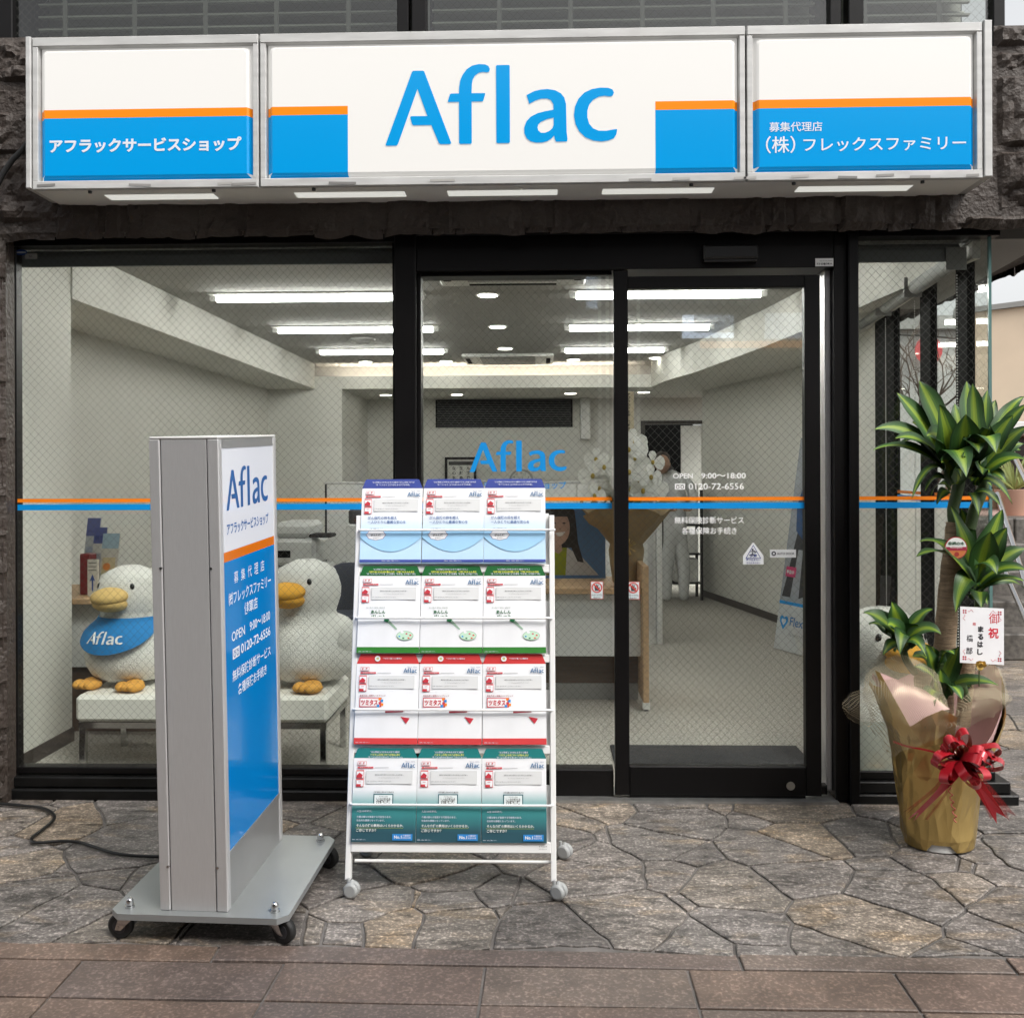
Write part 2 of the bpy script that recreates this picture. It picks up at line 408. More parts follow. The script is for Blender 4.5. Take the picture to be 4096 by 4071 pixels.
def stone_mat(name, rough, bscale=26, bd=.006, streak=(1, 3.2, 1), lo=.42, hi=1.75, sp=(.86, 1.9), warm=.5):
    m = bpy.data.materials.new(name); m.use_nodes = True; t = m.node_tree; N = t.nodes; L = t.links; bb = N['Principled BSDF']
    tc = N.new('ShaderNodeTexCoord'); mp = N.new('ShaderNodeMapping'); mp.inputs['Scale'].default_value = streak
    mp.inputs['Rotation'].default_value = (0, 0, .25); L.new(tc.outputs['Object'], mp.inputs[0])
    a = N.new('ShaderNodeAttribute'); a.attribute_name = 'Col'
    n1 = N.new('ShaderNodeTexNoise'); n1.inputs['Scale'].default_value = 9; n1.inputs['Detail'].default_value = 9; n1.inputs['Roughness'].default_value = .72
    n1.inputs['Distortion'].default_value = 1.2; L.new(mp.outputs[0], n1.inputs[0])
    r1 = N.new('ShaderNodeMapRange'); r1.inputs[1].default_value = .36; r1.inputs[2].default_value = .66; r1.inputs[3].default_value = lo; r1.inputs[4].default_value = hi
    L.new(n1.outputs[0], r1.inputs[0])
    n3 = N.new('ShaderNodeTexNoise'); n3.inputs['Scale'].default_value = 95; n3.inputs['Detail'].default_value = 4; L.new(tc.outputs['Object'], n3.inputs[0])
    r3 = N.new('ShaderNodeMapRange'); r3.inputs[1].default_value = .5; r3.inputs[2].default_value = .72; r3.inputs[3].default_value = sp[0]; r3.inputs[4].default_value = sp[1]
    L.new(n3.outputs[0], r3.inputs[0])
    k = N.new('ShaderNodeMath'); k.operation = 'MULTIPLY'; L.new(r1.outputs[0], k.inputs[0]); L.new(r3.outputs[0], k.inputs[1])
    # large soft dirt
    n4 = N.new('ShaderNodeTexNoise'); n4.inputs['Scale'].default_value = 1.7; n4.inputs['Detail'].default_value = 4; L.new(tc.outputs['Object'], n4.inputs[0])
    r4 = N.new('ShaderNodeMapRange'); r4.inputs[1].default_value = .35; r4.inputs[2].default_value = .65; r4.inputs[3].default_value = .72; r4.inputs[4].default_value = 1.2
    L.new(n4.outputs[0], r4.inputs[0])
    k2 = N.new('ShaderNodeMath'); k2.operation = 'MULTIPLY'; L.new(k.outputs[0], k2.inputs[0]); L.new(r4.outputs[0], k2.inputs[1])
    s = N.new('ShaderNodeVectorMath'); s.operation = 'SCALE'; L.new(a.outputs['Color'], s.inputs[0]); L.new(k2.outputs[0], s.inputs['Scale'])
    n5 = N.new('ShaderNodeTexNoise'); n5.inputs['Scale'].default_value = 4.2; n5.inputs['Detail'].default_value = 7; n5.inputs['Distortion'].default_value = .8; L.new(mp.outputs[0], n5.inputs[0])
    r5 = N.new('ShaderNodeMapRange'); r5.inputs[1].default_value = .54; r5.inputs[2].default_value = .68; r5.inputs[4].default_value = warm; L.new(n5.outputs[0], r5.inputs[0])
    m5 = N.new('ShaderNodeMix'); m5.data_type = 'RGBA'; m5.blend_type = 'MULTIPLY'; L.new(r5.outputs[0], m5.inputs['Factor']); L.new(s.outputs[0], m5.inputs['A']); m5.inputs['B'].default_value = (1.35, 1.12, .78, 1)
    L.new(m5.outputs['Result'], bb.inputs['Base Color'])
    rr = N.new('ShaderNodeMapRange'); rr.inputs[3].default_value = rough - .12; rr.inputs[4].default_value = rough + .15; L.new(n1.outputs[0], rr.inputs[0]); L.new(rr.outputs[0], bb.inputs['Roughness'])
    n2 = N.new('ShaderNodeTexNoise'); n2.inputs['Scale'].default_value = bscale; n2.inputs['Detail'].default_value = 8; n2.inputs['Roughness'].default_value = .7; L.new(mp.outputs[0], n2.inputs[0])
    bp = N.new('ShaderNodeBump'); bp.inputs['Strength'].default_value = .8; bp.inputs['Distance'].default_value = bd
    L.new(n2.outputs[0], bp.inputs['Height']); L.new(bp.outputs[0], bb.inputs['Normal'])
    return m
m_flag = stone_mat('flagstone', .42, 22, .007, (1, 2.6, 1), .38, 1.85, (.76, 2.1))
m_tile = stone_mat('granite_tile', .50, 60, .002, (1, 1, 1), .80, 1.22, (.8, 1.7), .12)

# slabs: polygons cut against each other, edges roughened, laid on the mortar
def clip(poly, ax, ay, c):
    out = []
    for i in range(len(poly)):
        p, q = poly[i], poly[(i+1) % len(poly)]
        dp = ax*p[0] + ay*p[1] - c; dq = ax*q[0] + ay*q[1] - c
        if dp <= 0: out.append(p)
        if dp * dq < 0:
            t = dp / (dp - dq); out.append((p[0] + (q[0]-p[0])*t, p[1] + (q[1]-p[1])*t))
    return out
def inset(poly, dist):
    n = len(poly); out = []
    for i in range(n):
        p0, p, p1 = Vector(poly[i-1]), Vector(poly[i]), Vector(poly[(i+1) % n])
        a = (p - p0); c = (p1 - p)
        if a.length < 1e-6 or c.length < 1e-6: out.append(tuple(p)); continue
        a.normalize(); c.normalize(); na = Vector((-a.y, a.x)); nc = Vector((-c.y, c.x)); m = na + nc
        if m.length < .3: m = na
        m.normalize(); k = dist / max(.5, m.dot(na)); out.append(tuple(p + m * k))
    return out
def slab(mb, poly, col, gap=.006, top=.0, bev=.004, wob=.007, seg=.05, warp=0.02):
    pts = []
    for i in range(len(poly)):
        p, q = Vector(poly[i]), Vector(poly[(i+1) % len(poly)]); L = (q - p).length; k = max(1, int(L / seg))
        for j in range(k): pts.append(p + (q - p) * j / k)
    def dis(p):
        a = noise.noise_vector(Vector((p.x * 2.3, p.y * 2.3, 1))) * warp + noise.noise_vector(Vector((p.x * 19, p.y * 19, 5))) * wob
        return (p.x + a.x, p.y + a.y)
    pts = [dis(p) for p in pts]
    o = inset(pts, gap); i1 = inset(pts, gap + bev)
    if len(o) < 3: return
    n = len(o); z = top + random.uniform(-.0012, .0012); tx, ty = random.uniform(-.006, .006), random.uniform(-.006, .006)
    cx = sum(p[0] for p in o) / n; cy = sum(p[1] for p in o) / n
    zt = lambda p, e: gz(p[1]) + z + e + (p[0]-cx)*tx + (p[1]-cy)*ty
    vs = [(p[0], p[1], gz(p[1]) - .0095) for p in o] + [(p[0], p[1], zt(p, -.0025)) for p in o] + [(p[0], p[1], zt(p, 0)) for p in i1]
    fs = [(k, (k+1) % n, n + (k+1) % n, n + k) for k in range(n)] + [(n+k, n+(k+1) % n, 2*n+(k+1) % n, 2*n+k) for k in range(n)]
    mb.add(vs, fs, 0, col)
    top_pts = [Vector((p[0], p[1], 0)) for p in i1]
    tr = tessellate_polygon([top_pts]); ff = []
    for t in tr:
        a, b_, c = [top_pts[i] for i in t]
        ff.append(tuple(t) if (b_-a).cross(c-a).z > 0 else (t[0], t[2], t[1]))
    mb.add([(p.x, p.y, zt((p.x, p.y), 0)) for p in top_pts], ff, 0, col)

def line_y(pa, pb):
    a, c = G(*pa), G(*pb); k = (c.y - a.y) / (c.x - a.x)
    return lambda x: a.y + k * (x - a.x)
L1 = line_y((0, 3762), (4096, 3829)); L2 = line_y((0, 3831), (4096, 3893)); L3 = line_y((0, 3996), (4096, 4040))
seeds8 = [(380,120),(780,118),(575,104),(1090,140),(620,178),(860,225),(1010,190),(350,250),(560,245),(700,300),(1130,235),(1275,230),(1340,130),
 (1450,240),(1110,370),(1370,350),(1560,320),(600,360),(860,410),(290,350),(1310,460),(1450,450),(1700,430),(640,470),(420,530),(880,560),(1120,510),
 (1330,540),(1560,570),(1250,630),(1790,580),(140,600),(690,620),(60,450),(200,200),(1800,290),(1850,160),(1850,400),(1900,500),(1680,350),(1600,190),(900,645),(1015,285)]
seeds7 = [(70,150),(250,170),(450,130),(70,250),(290,240),(500,250),(60,330),(180,330),(420,420),(90,400),(60,500),(230,540),(120,590),(340,590),(560,420),(600,590),
 (1130,130),(1240,160),(1110,240),(1250,300),(1450,340),(1700,370),(1360,480),(1520,470),(1700,480),(1850,440),(1180,430),(1300,600),(1100,590),(1520,590),(1750,590),(1900,560),(900,590),(1250,400),(1600,300),(1330,270),(780,590),(1020,480),(750,400)]
seeds = [G(2048 + x*1.06, 3100 + y*1.06) for x, y in seeds8] + [G(x*1.06, 3100 + y*1.06) for x, y in seeds7]
seeds = [(p.x, p.y) for p in seeds]
rnd = random.Random(5)
def addseeds(x0, x1, y0, y1, st):
    y = y0
    while y < y1:
        x = x0
        while x < x1:
            q = (x + rnd.uniform(-.12, .12), y + rnd.uniform(-.12, .12))
            if all((q[0]-s[0])**2 + (q[1]-s[1])**2 > .17**2 for s in seeds): seeds.append(q)
            x += st
        y += st
addseeds(-4.5, -1.9, 3.1, 4.3, .36); addseeds(2.0, 7.5, 2.9, 9.5, .4); addseeds(-1.9, 2.1, 3.1, 4.3, .4)
pal = [(.20,.175,.152),(.175,.155,.138),(.225,.19,.155),(.165,.15,.138),(.205,.18,.155),(.14,.125,.115),(.19,.17,.155),(.235,.19,.145),(.18,.16,.145),(.155,.14,.13)]
b = MB()
wts = [rnd.uniform(-.034, .034) for _ in seeds]
for i, s_ in enumerate(seeds):
    x, y = s_
    poly = [(x-.9, y-.9), (x+.9, y-.9), (x+.9, y+.9), (x-.9, y+.9)]
    for k, q in enumerate(seeds):
        if k == i or (q[0]-x)**2 + (q[1]-y)**2 > 3.3: continue
        dx, dy = q[0]-x, q[1]-y; mx_, my_ = (q[0]+x)/2, (q[1]+y)/2
        poly = clip(poly, dx, dy, dx*mx_ + dy*my_ + (wts[i]-wts[k])/2)
        if len(poly) < 3: break
    if len(poly) < 3: continue
    k = (L1(1) - L1(0)); poly = clip(poly, k, -1, -L1(0))          # stay behind the kerb line
    if x < 2.0: poly = clip(poly, 0, 1, 4.285)
    elif y > 4.3: poly = clip(poly, -1, 0, -(2.02 + .094*(y-4.3)))
    if len(poly) < 3: continue
    slab(b, poly, pal[(i * 5 + int(x * 7)) % len(pal)], gap=.0058, warp=.045, wob=.011)
tag(b.build('flagstone_pavement', m_flag), kind='structure')
# kerb strip and granite road tiles
tp = [(.165,.118,.095),(.15,.11,.092),(.175,.125,.098),(.14,.108,.095),(.16,.125,.105)]
b = MB(); xs = [-4.5, -3.2, -1.86] ; 
for u in (850, 2955, 4020): xs.append(G(u, 3830).x)
xs = sorted(xs) + [2.9, 4.2, 5.5]
for i in range(len(xs) - 1):
    a, c = xs[i], xs[i+1]
    slab(b, [(a, L2(a)), (c, L2(c)), (c, L1(c)), (a, L1(a))], tp[i % 5], gap=.005, wob=.002, warp=.003, bev=.003)
tag(b.build('kerb_strip', m_tile), kind='structure')
b = MB()
dy = L2(0) - L3(0)
joints = [(-40, 3831, -180, 4071), (329, 3842, 117, 4071), (1134, 3854, 1007, 4071), (1940, 3857, 1908, 4071), (2748, 3874, 2806, 4071), (3575, 3893, 3702, 4071), (4400, 3900, 4600, 4071)]
jl = []
for a in joints:
    p, q = G(a[0], a[1]), G(a[2], a[3]); jl.append((p, (q.x - p.x) / (q.y - p.y)))
for r in range(-1, 12):
    ya = lambda x, r=r: L2(x) - dy * (r + 1) if r >= 0 else L2(x) - dy
    pass
rows = [L2] + [(lambda x, r=r: L2(x) - dy * r) for r in range(1, 9)]
for r in range(8):
    T, Bm = rows[r], rows[r+1]
    for i in range(-4, len(jl) + 3):
        def jx(k, yf):
            k0 = max(0, min(len(jl) - 1, k)); p, sl_ = jl[k0]; off = (k - k0) * .62
            x = p.x + off
            for _ in range(4): x = p.x + off + sl_ * (yf(x) - p.y)
            return x
        a, c, d_, e = jx(i, Bm), jx(i+1, Bm), jx(i+1, T), jx(i, T)
        slab(b, [(a, Bm(a)), (c, Bm(c)), (d_, T(d_)), (e, T(e))], tp[(i*3 + r*2) % 5], gap=.0045, wob=.0015, warp=.002, bev=.003, seg=.12)
tag(b.build('street_tiles', m_tile), kind='structure')

# ================================================================== STONE WALL ROUND THE SHOP FRONT
def m_stone():
    m = mat('rough_brown_stone', (.062, .047, .038), .6, var=.5, scale=9, bump=1, bscale=45, bdist=.012, col2=(.026, .018, .014)); return m
m_rock = m_stone()
def rock(mb, x0, x1, z0, z1, Y, dep=.05, seed=0, ragged=0, side=None):
    """a split-face block: domed and chipped grid"""
    nx = max(4, int((x1-x0)/.022)); nz = max(4, int((z1-z0)/.022)); vs = []
    for j in range(nz+1):
        for i in range(nx+1):
            a, c = i/nx, j/nz; x = x0 + (x1-x0)*a; z = z0 + (z1-z0)*c
            e = min(a*(x1-x0), (1-a)*(x1-x0), c*(z1-z0), (1-c)*(z1-z0)); k = min(1, e/.028)
            q = Vector((x*6, z*6, seed*3.1)); vd = noise.voronoi(q*1.15 + noise.noise_vector(q*1.3)*.6)[0]; vd2 = noise.voronoi(q*3.1)[0]; h = dep*(.3 + .8*(vd[1]-vd[0]) + .6*noise.noise(q*.8) + .35*(vd2[1]-vd2[0]) + .2*noise.noise(q*7))
            zz = z - (ragged * (abs(noise.noise(Vector((x*5, seed, 0)))) + .25 + .3*abs(noise.noise(Vector((x*17, seed, 0))))) * (1-c)**3 if ragged else 0)
            y = Y - (k**.6) * max(.006, h)
            if side is None: vs.append((x, y, zz))
            else: vs.append((side - (y - Y) , x, zz))
    fs = [(j*(nx+1)+i, j*(nx+1)+i+1, (j+1)*(nx+1)+i+1, (j+1)*(nx+1)+i) for j in range(nz) for i in range(nx)]
    if side is not None: pass
    mb.add(vs, fs, 0, None, False)
ZB = 2.44; YS = 4.2
sw = MB()
zt0 = 3.19
rg = random.Random(3)
# band under the sign box
x = -2.75; edges = [-2.75]
for u in (222, 412, 500, 783, 972, 1255, 1535, 1730, 1822, 2103, 2197, 2487, 2775, 3065, 3158, 3350, 3548, 3645, 3848): edges.append(P(u, 880, YS).x)
for i in range(len(edges) - 1):
    rock(sw, edges[i]+.003, edges[i+1]-.003, ZB, 2.68, YS, .035, i, .035)
# left pier blocks
lx = P(232, 500, YS).x
zl = [P(60, v, YS).z for v in (148, 343, 443, 632, 905)]
for i in range(4): rock(sw, -2.75, lx + .1, zl[i+1]+.004, zl[i]-.004, YS, .06, 40+i)
z = 2.43
k = 0
while z > .0:
    h = rg.uniform(.16, .3); rock(sw, -2.75, P(24, 1500, YS).x, max(z-h, -.01)+.004, z-.004, YS, .05, 60+k); z -= h; k += 1
# right blocks beside and under the sign
zr = [P(4000, v, YS).z for v in (100, 202, 300, 602, 860)]
for i in range(4): rock(sw, 1.9, 2.42, zr[i+1]+.004, zr[i]-.004, YS, .07, 90+i)
rock(sw, P(3850, 880, YS).x+.003, 2.42, ZB, zr[4]-.004, YS, .06, 99, .04)
# the side face runs back over the side windows
y = 4.2
for i in range(14):
    y1 = y + rg.uniform(.3, .55)
    for (a, c, rag) in ((ZB, 2.68, .04), (2.68, 2.95, 0), (2.95, 3.19, 0)):
        rock(sw, y+.003, y1-.003, a, c, 0, .06, 120+i*3+int(a*9), rag, side=2.42)
    y = y1
# backing behind the joints
sw.box((-2.75, 4.19, ZB+.01), (2.41, 4.27, 3.185)); sw.box((2.22, 4.27, ZB+.01), (2.41, 10, 3.185))
sw.box((-2.75, 4.19, -.02), (P(24, 1500, YS).x - .01, 4.29, ZB+.01))
tag(sw.build('stone_wall', m_rock, origin=(0, 4.2, 0), merge=False), 'rough dark brown split-stone wall framing the shop front and its glowing sign', 'wall')

# ================================================================== UPPER WINDOWS
m_glup = glass_mat('upper_glass', True, (.55, .58, .55), refl=.8)
m_slat = mat('grey_louvre', (.40, .41, .37), .7, var=.1, scale=3)
YU = 4.34
def upwin(u0, u1, label, strips, off):
    x0, x1 = P(u0, 60, YU).x, P(u1, 60, YU).x; zb = 3.19; zt = 3.9
    t = thing('upper_window', ((x0+x1)/2, YU, zb), label, 'window', 'upper floor windows above the sign')
    f = MB(); f.box((x0-.045, YU-.03, zb), (x0+.02, YU+.05, zt), bev=.004); f.box((x1-.02, YU-.03, zb), (x1+.03, YU+.05, zt), bev=.004)
    f.box((x0+.02, YU-.025, zb), (x1-.02, YU+.045, zb+.03), bev=.004); f.build('frame', m_black, t)
    g = MB(); g.add([(x0+.02, YU, zb+.03), (x1-.02, YU, zb+.03), (x1-.02, YU, zt), (x0+.02, YU, zt)], [(0, 1, 2, 3)]); g.build('glass', m_glup, t)
    s = MB(); z = zb + .06
    while z < zt:
        s.add([(x0+.02, YU+.22, z), (x1-.02, YU+.22, z), (x1-.02, YU+.27, z+.045), (x0+.02, YU+.27, z+.045)], [(0, 1, 2, 3)]); s.box((x0+.02, YU+.20, z-.004), (x1-.02, YU+.222, z+.004)); z += .058
    s.box((x0+.02, YU+.3, zb), (x1-.02, YU+.31, zt)); s.build('louvre_blind', m_slat, t)
    c = MB()
    for u in strips:
        x = P(u, 60, YU+.1).x; c.box((x-.010, YU+.08, zb+.03), (x+.010, YU+.085, zt))
    c.build('blind_tape', mat('blind_tape', (.16, .16, .15), .8), t)
upwin(45, 1610, 'wide dark wired window left above the sign with grey louvres behind', (268, 545, 827, 1110, 1397), 0)
upwin(1690, 3330, 'wide dark wired window in the middle above the sign', (1712, 1998, 2282, 2568, 2850, 3138), 0)
upwin(3428, 3980, 'narrow dark wired window at the right end above the sign', (3453, 3750), 0)
b = MB(); b.box((-2.9, YU-.02, 3.19), (P(45, 60, YU).x-.05, YU+.3, 3.95)); b.box((-2.9, YU+.35, 3.19), (P(3985, 60, YU).x, 9, 3.9))
b.box((-2.9, YU-.05, 3.9), (P(3985, 60, YU).x, 9, 6.5))
tag(b.build('upper_storey', mat('upper_dark_cladding', (.03, .03, .03), .6), origin=(0, 4.5, 3.19)), 'dark upper storey of the building behind the row of wired windows', 'building')

# ================================================================== SHOP SIGN BOX
YB = 3.95
def sx(u, v=400): return P(u, v, YB).x
SZ1, SZ0 = 3.181, 2.566
X0, XA, XB, X1 = sx(125), sx(1036), sx(2985), sx(3935)
sign = thing('shop_sign', ((X0+X1)/2, YB, SZ0), 'long backlit white and blue sign box above the shop door reading Aflac', 'sign')
def acr(name, col, e, rough=.22):
    return mat(name, col, rough, emit=e, ecol=col, coat=.05, spec=.3)
m_sw = acr('lit_white_acrylic', (.56, .55, .53), .34); m_sb = acr('lit_blue_film', srgb(0, 134, 196), .22); m_so = acr('lit_orange_film', srgb(222, 126, 20), .18)
m_st = mat('white_sign_letter', (.66, .69, .73), .4, emit=.06, ecol=(.8, .85, .9))
fr = Fr((0, YB, 0))
f = MB()
u_ = MB(); u_.fbox(fr, X0+.01, X1-.01, SZ0-.0025, SZ0-.0005, -.25, -.012); u_.build('underside_panel', mat('white_soffit_panel', (.78, .78, .76), .6, var=.08, scale=3), sign)
for (a, c) in ((X0, XA), (XA, XB), (XB, X1)):
    a += .004; c -= .004
    f.fbox(fr, a, c, SZ1-.037, SZ1, -.25, 0, 0, ch=.003); f.fbox(fr, a, c, SZ0, SZ0+.034, -.25, 0, 0, ch=.003)
    f.fbox(fr, a, a+.022, SZ0+.034, SZ1-.037, -.25, -.002, 0, ch=.002); f.fbox(fr, c-.022, c, SZ0+.034, SZ1-.037, -.25, -.002, 0, ch=.002)
    f.fbox(fr, a+.022, c-.022, SZ0+.034, SZ1-.037, -.25, -.2, 0)
f.fbox(fr, X0-.022, X0-.001, SZ0+.005, SZ1+.003, -.25, .004, 0, ch=.003); f.fbox(fr, X1+.001, X1+.032, SZ0+.005, SZ1+.006, -.25, .004, 0, ch=.003)
f.build('frame', mat('weathered_aluminium', (.52, .52, .51), .45, .1, var=.12, scale=6, bump=.2, bscale=9, stretch=(1, 1, 5)), sign)
zo1 = P(600, 434, YB).z; zo0 = P(600, 468, YB).z
def panel(a, c, films):
    a += .026; c -= .026; z0, z1 = SZ0+.034, SZ1-.037
    p = MB(); i = .018; d = .0
    # raised, rounded acrylic face
    def ringp(x0, x1, za, zb, dd, rr):
        pts = []
        for (cx, cz, a0) in ((x1-rr, za+rr, -90), (x1-rr, zb-rr, 0), (x0+rr, zb-rr, 90), (x0+rr, za+rr, 180)):
            for k in range(5):
                t = R(a0 + 90*k/4); pts.append(fr.p(cx + rr*math.cos(t), cz + rr*math.sin(t), dd))
        return pts
    rs = [ringp(a, c, z0, z1, -.03, .003), ringp(a+.008, c-.008, z0+.008, z1-.008, -.026, .01), ringp(a+.014, c-.014, z0+.014, z1-.014, -.012, .02), ringp(a+.022, c-.022, z0+.022, z1-.022, -.006, .02)]
    n = len(rs[0]); vs = sum(rs, [])
    fs = [(k*n+q, k*n+(q+1) % n, (k+1)*n+(q+1) % n, (k+1)*n+q) for k in range(3) for q in range(n)] + [tuple(range(3*n, 4*n))]
    mats_ = [m_sw, m_so, m_sb]
    p.add(vs, fs, 0, None, False)
    o = p.build('face_panel', mats_, sign)
    return z0, z1
for (a, c) in ((X0+.004, XA-.004), (XA+.004, XB-.004), (XB+.004, X1-.004)): z0, z1 = panel(a, c, None)
def band(x0, x1, L, Rr):
    q = MB()
    # follows the moulded edge of the face: list of (inset, depth)
    def strip(za, zb, mi):
        xs_ = [(x0, -.0295), (x0+.008, -.0255), (x0+.014, -.0115), (x0+.022, -.0052)] if L else [(x0, -.0052)]
        xe_ = [(x1-.022, -.0052), (x1-.014, -.0115), (x1-.008, -.0255), (x1, -.0295)] if Rr else [(x1, -.0052)]
        pr = xs_ + xe_
        for k in range(len(pr)-1):
            (xa, da), (xb, db) = pr[k], pr[k+1]
            q.add([fr.p(xa, za, da), fr.p(xb, za, db), fr.p(xb, zb, db), fr.p(xa, zb, da)], [(0, 1, 2, 3)], mi)
    strip(zo0, zo1, 0); strip(z0+.022, zo0, 1)
    dz = [(z0+.022, -.0052), (z0+.014, -.0115), (z0+.008, -.0255), (z0, -.0295)]
    for k in range(3):
        (za, da), (zb, db) = dz[k], dz[k+1]; ii = [.022, .014, .008, 0]
        xa0 = x0 + (ii[k] if L else 0); xa1 = x1 - (ii[k] if Rr else 0); xb0 = x0 + (ii[k+1] if L else 0); xb1 = x1 - (ii[k+1] if Rr else 0)
        q.add([fr.p(xb0, zb, db), fr.p(xb1, zb, db), fr.p(xa1, za, da), fr.p(xa0, za, da)], [(0, 1, 2, 3)], 1)
    q.build('colour_band', [m_so, m_sb], sign)
band(X0+.030, XA-.030, 1, 1); band(XA+.030, sx(1390), 1, 0); band(sx(2622), XB-.030, 0, 1); band(XB+.030, X1-.030, 1, 1)
def sp_(u, v): p = P(u, v, YB); return p.x, p.z
t = MB(); d = -.0035
x, z = sp_(197, 613); t.text(fr, 'アフラックサービスショップ', x, z, w=sp_(965, 600)[0]-x, h=.058, bold=.034, d=d)
x, z = sp_(3078, 527); t.text(fr, '募集代理店', x, z, w=sp_(3290, 520)[0]-x, h=.038, bold=.006, d=d)
x, z = sp_(3085, 613); t.text(fr, '（株）', x-.02, z, w=.115, h=.068, bold=.008, d=d)
x, z = sp_(3215, 607); t.text(fr, 'フレックスファミリー', x, z, w=sp_(3866, 600)[0]-x, h=.055, bold=.008, d=d)
t.build('lettering', m_st, sign)
t = MB(); x, z = sp_(1540, 583); logo(t, fr, x, z, sp_(2470, 583)[0]-x, h=sp_(2000, 254)[1]-z, d=d, col=(1, 1, 1))
t.build('logo', m_sb, sign)
# old tape scraps on the lower rim
rr = random.Random(2)
for u, v, wd in ((185, 742, .075), (560, 741, .09), (900, 735, .06), (975, 736, .1), (1370, 733, .11), (1770, 722, .1), (2560, 720, .09), (2725, 716, .07), (2960, 713, .05), (3000, 712, .05), (3200, 706, .07), (3390, 710, .075), (3540, 702, .07), (3680, 708, .08), (3890, 702, .05)):
    t = MB(); x, z = sp_(u, v); tl = rr.uniform(-.05, .05); k = rr.choice((.2, .28, .4))
    t.add([fr.p(x-wd/2, z-.005-tl*wd/2, .002), fr.p(x+wd/2, z-.005+tl*wd/2, .002), fr.p(x+wd/2, z+.005+tl*wd/2, .002), fr.p(x-wd/2, z+.005-tl*wd/2, .002)], [(0, 1, 2, 3)], 0, (k, k*.98, k*.93)); t.build('tape_scrap', m_ink, sign)
# lamps let into the underside
for (u0, u1) in ((425, 860), (1180, 1620), (1790, 2230), (2410, 2855), (3190, 3645)):
    a, c = P(u0, 782, 4.05).x, P(u1, 778, 4.05).x
    t = MB(); t.box((a, 4.03, SZ0-.006), (c, 4.10, SZ0-.0005), bev=.003); t.build('underside_lamp', mat('dull_diffuser', (.6, .6, .57), .6, emit=.35, ecol=(1, 1, .93), bump=.6, bscale=300), sign)
for u in (360, 855, 1255, 2765, 3175, 3690):
    t = MB(); x = P(u, 765, 3.97).x; t.cyl((x, 3.97, SZ0-.012), (x, 3.97, SZ0), .008, 8); t.build('drain_plug', m_rubber, sign)

# black cable from the sign on the left
pts = [P(u, v, 4.1) for u, v in ((120, 560), (90, 600), (50, 640), (15, 690), (-20, 760), (-60, 840))]
tag(MB().tube(pts, .012, 8).build('sign_cable', m_rubber, origin=pts[0]), 'thick black cable curling down the stone from the left end of the sign', 'cable')

# ================================================================== SHOP FRONT
m_pane = glass_mat('wired_glass', True); m_clear = glass_mat('clear_glass', False)
m_orange = mat('orange_film', ORANGE, .4); m_blue = mat('blue_film', BLUE, .4)
ff = Fr((0, YF, 0))
def fx(u, v): p = P(u, v, YF); return p.x, p.z
ZS1, ZS0 = 1.306, 1.2905; ZT1, ZT0 = 1.281, 1.2555
def stripes(parent, x0, x1, d=.003):
    q = MB(); q.quad(ff, x0, ZS0, x1, ZS1, d); q.build('orange_stripe', m_orange, parent)
    q = MB(); q.quad(ff, x0, ZT0, x1, ZT1, d); q.build('blue_stripe', m_blue, parent)
H1 = 2.475
# left display window
wx0, wx1 = fx(55, 1500)[0], fx(1582, 1500)[0]
win = thing('shop_window', ((wx0+wx1)/2, YF, 0), 'large wired glass window left of the door in a black frame', 'window')
q = MB()
q.fbox(ff, fx(8, 1500)[0], wx0+.004, .0, H1, -.06, .02, ch=.003); q.fbox(ff, wx0-.028, wx0+.012, .08, 2.42, -.05, .0, ch=.003)
q.fbox(ff, wx0, wx1, 2.418, H1, -.06, .015, ch=.003)
q.fbox(ff, wx1, fx(1668, 1500)[0], 0, H1, -.09, .03, ch=.004); q.fbox(ff, wx1-.012, wx1, .08, 2.42, -.05, .0)
q.fbox(ff, wx0, wx1, .095, .125, -.06, .0, ch=.003); q.build('frame', m_black, win)
q = MB(); q.fbox(ff, wx0-.03, wx1+.01, .045, .09, -.06, .03, ch=.004); q.fbox(ff, wx0-.02, wx1+.01, -.02, .042, -.06, .05, ch=.006); q.build('window_sill', m_black2, win)
q = MB(); q.quad(ff, wx0, .12, wx1, 2.42, -.01); q.build('glass', m_pane, win)
stripes(win, wx0, wx1, -.005)
q = MB(); x, z = fx(82, 1009); q.disc(ff, x, z, .027, -.006, 0, (.02, .06, .22), ry=.013); q.disc(ff, x, z, .023, -.0055, 0, (.5, .55, .6), ry=.004)
x, z = fx(122, 1024); q.quad(ff, x-.027, z-.012, x+.027, z+.012, -.006, 0, (.35, .35, .33)); q.text(ff, '防犯', x-.01, z-.004, h=.007, d=-.005, col=(.05, .05, .05)); q.build('window_sticker', m_ink, win)

# door set: header, jambs, fixed leaf, sliding leaf
dx0, dx1 = fx(1668, 1500)[0], fx(3412, 1500)[0]
hd = thing('door_surround', ((dx0+dx1)/2, YF, 2.2), 'black header beam and right post round the automatic glass door', 'door frame')
q = MB(); zh = fx(2300, 1083)[1]; q.fbox(ff, dx0, fx(3331, 1500)[0], zh, H1, -.2, .02, ch=.003); q.fbox(ff, dx0, fx(3331, 1500)[0], 2.44, H1+.004, .021, .03, ch=.003); q.build('header_beam', m_black, hd)
px0, px1 = fx(3332, 1500)[0], fx(3412, 1500)[0]
q = MB(); q.fbox(ff, px0, px0+.055, 0, H1, -.14, .02, ch=.003); q.fbox(ff, px0+.055, px1+.012, -.03, H1, -.14, .045, ch=.004); q.build('post', m_black, hd)
q = MB(); q.fbox(ff, fx(3308, 1500)[0], px0, .03, zh, -.16, -.03, ch=.004); q.build('steel_jamb', m_steel, hd)
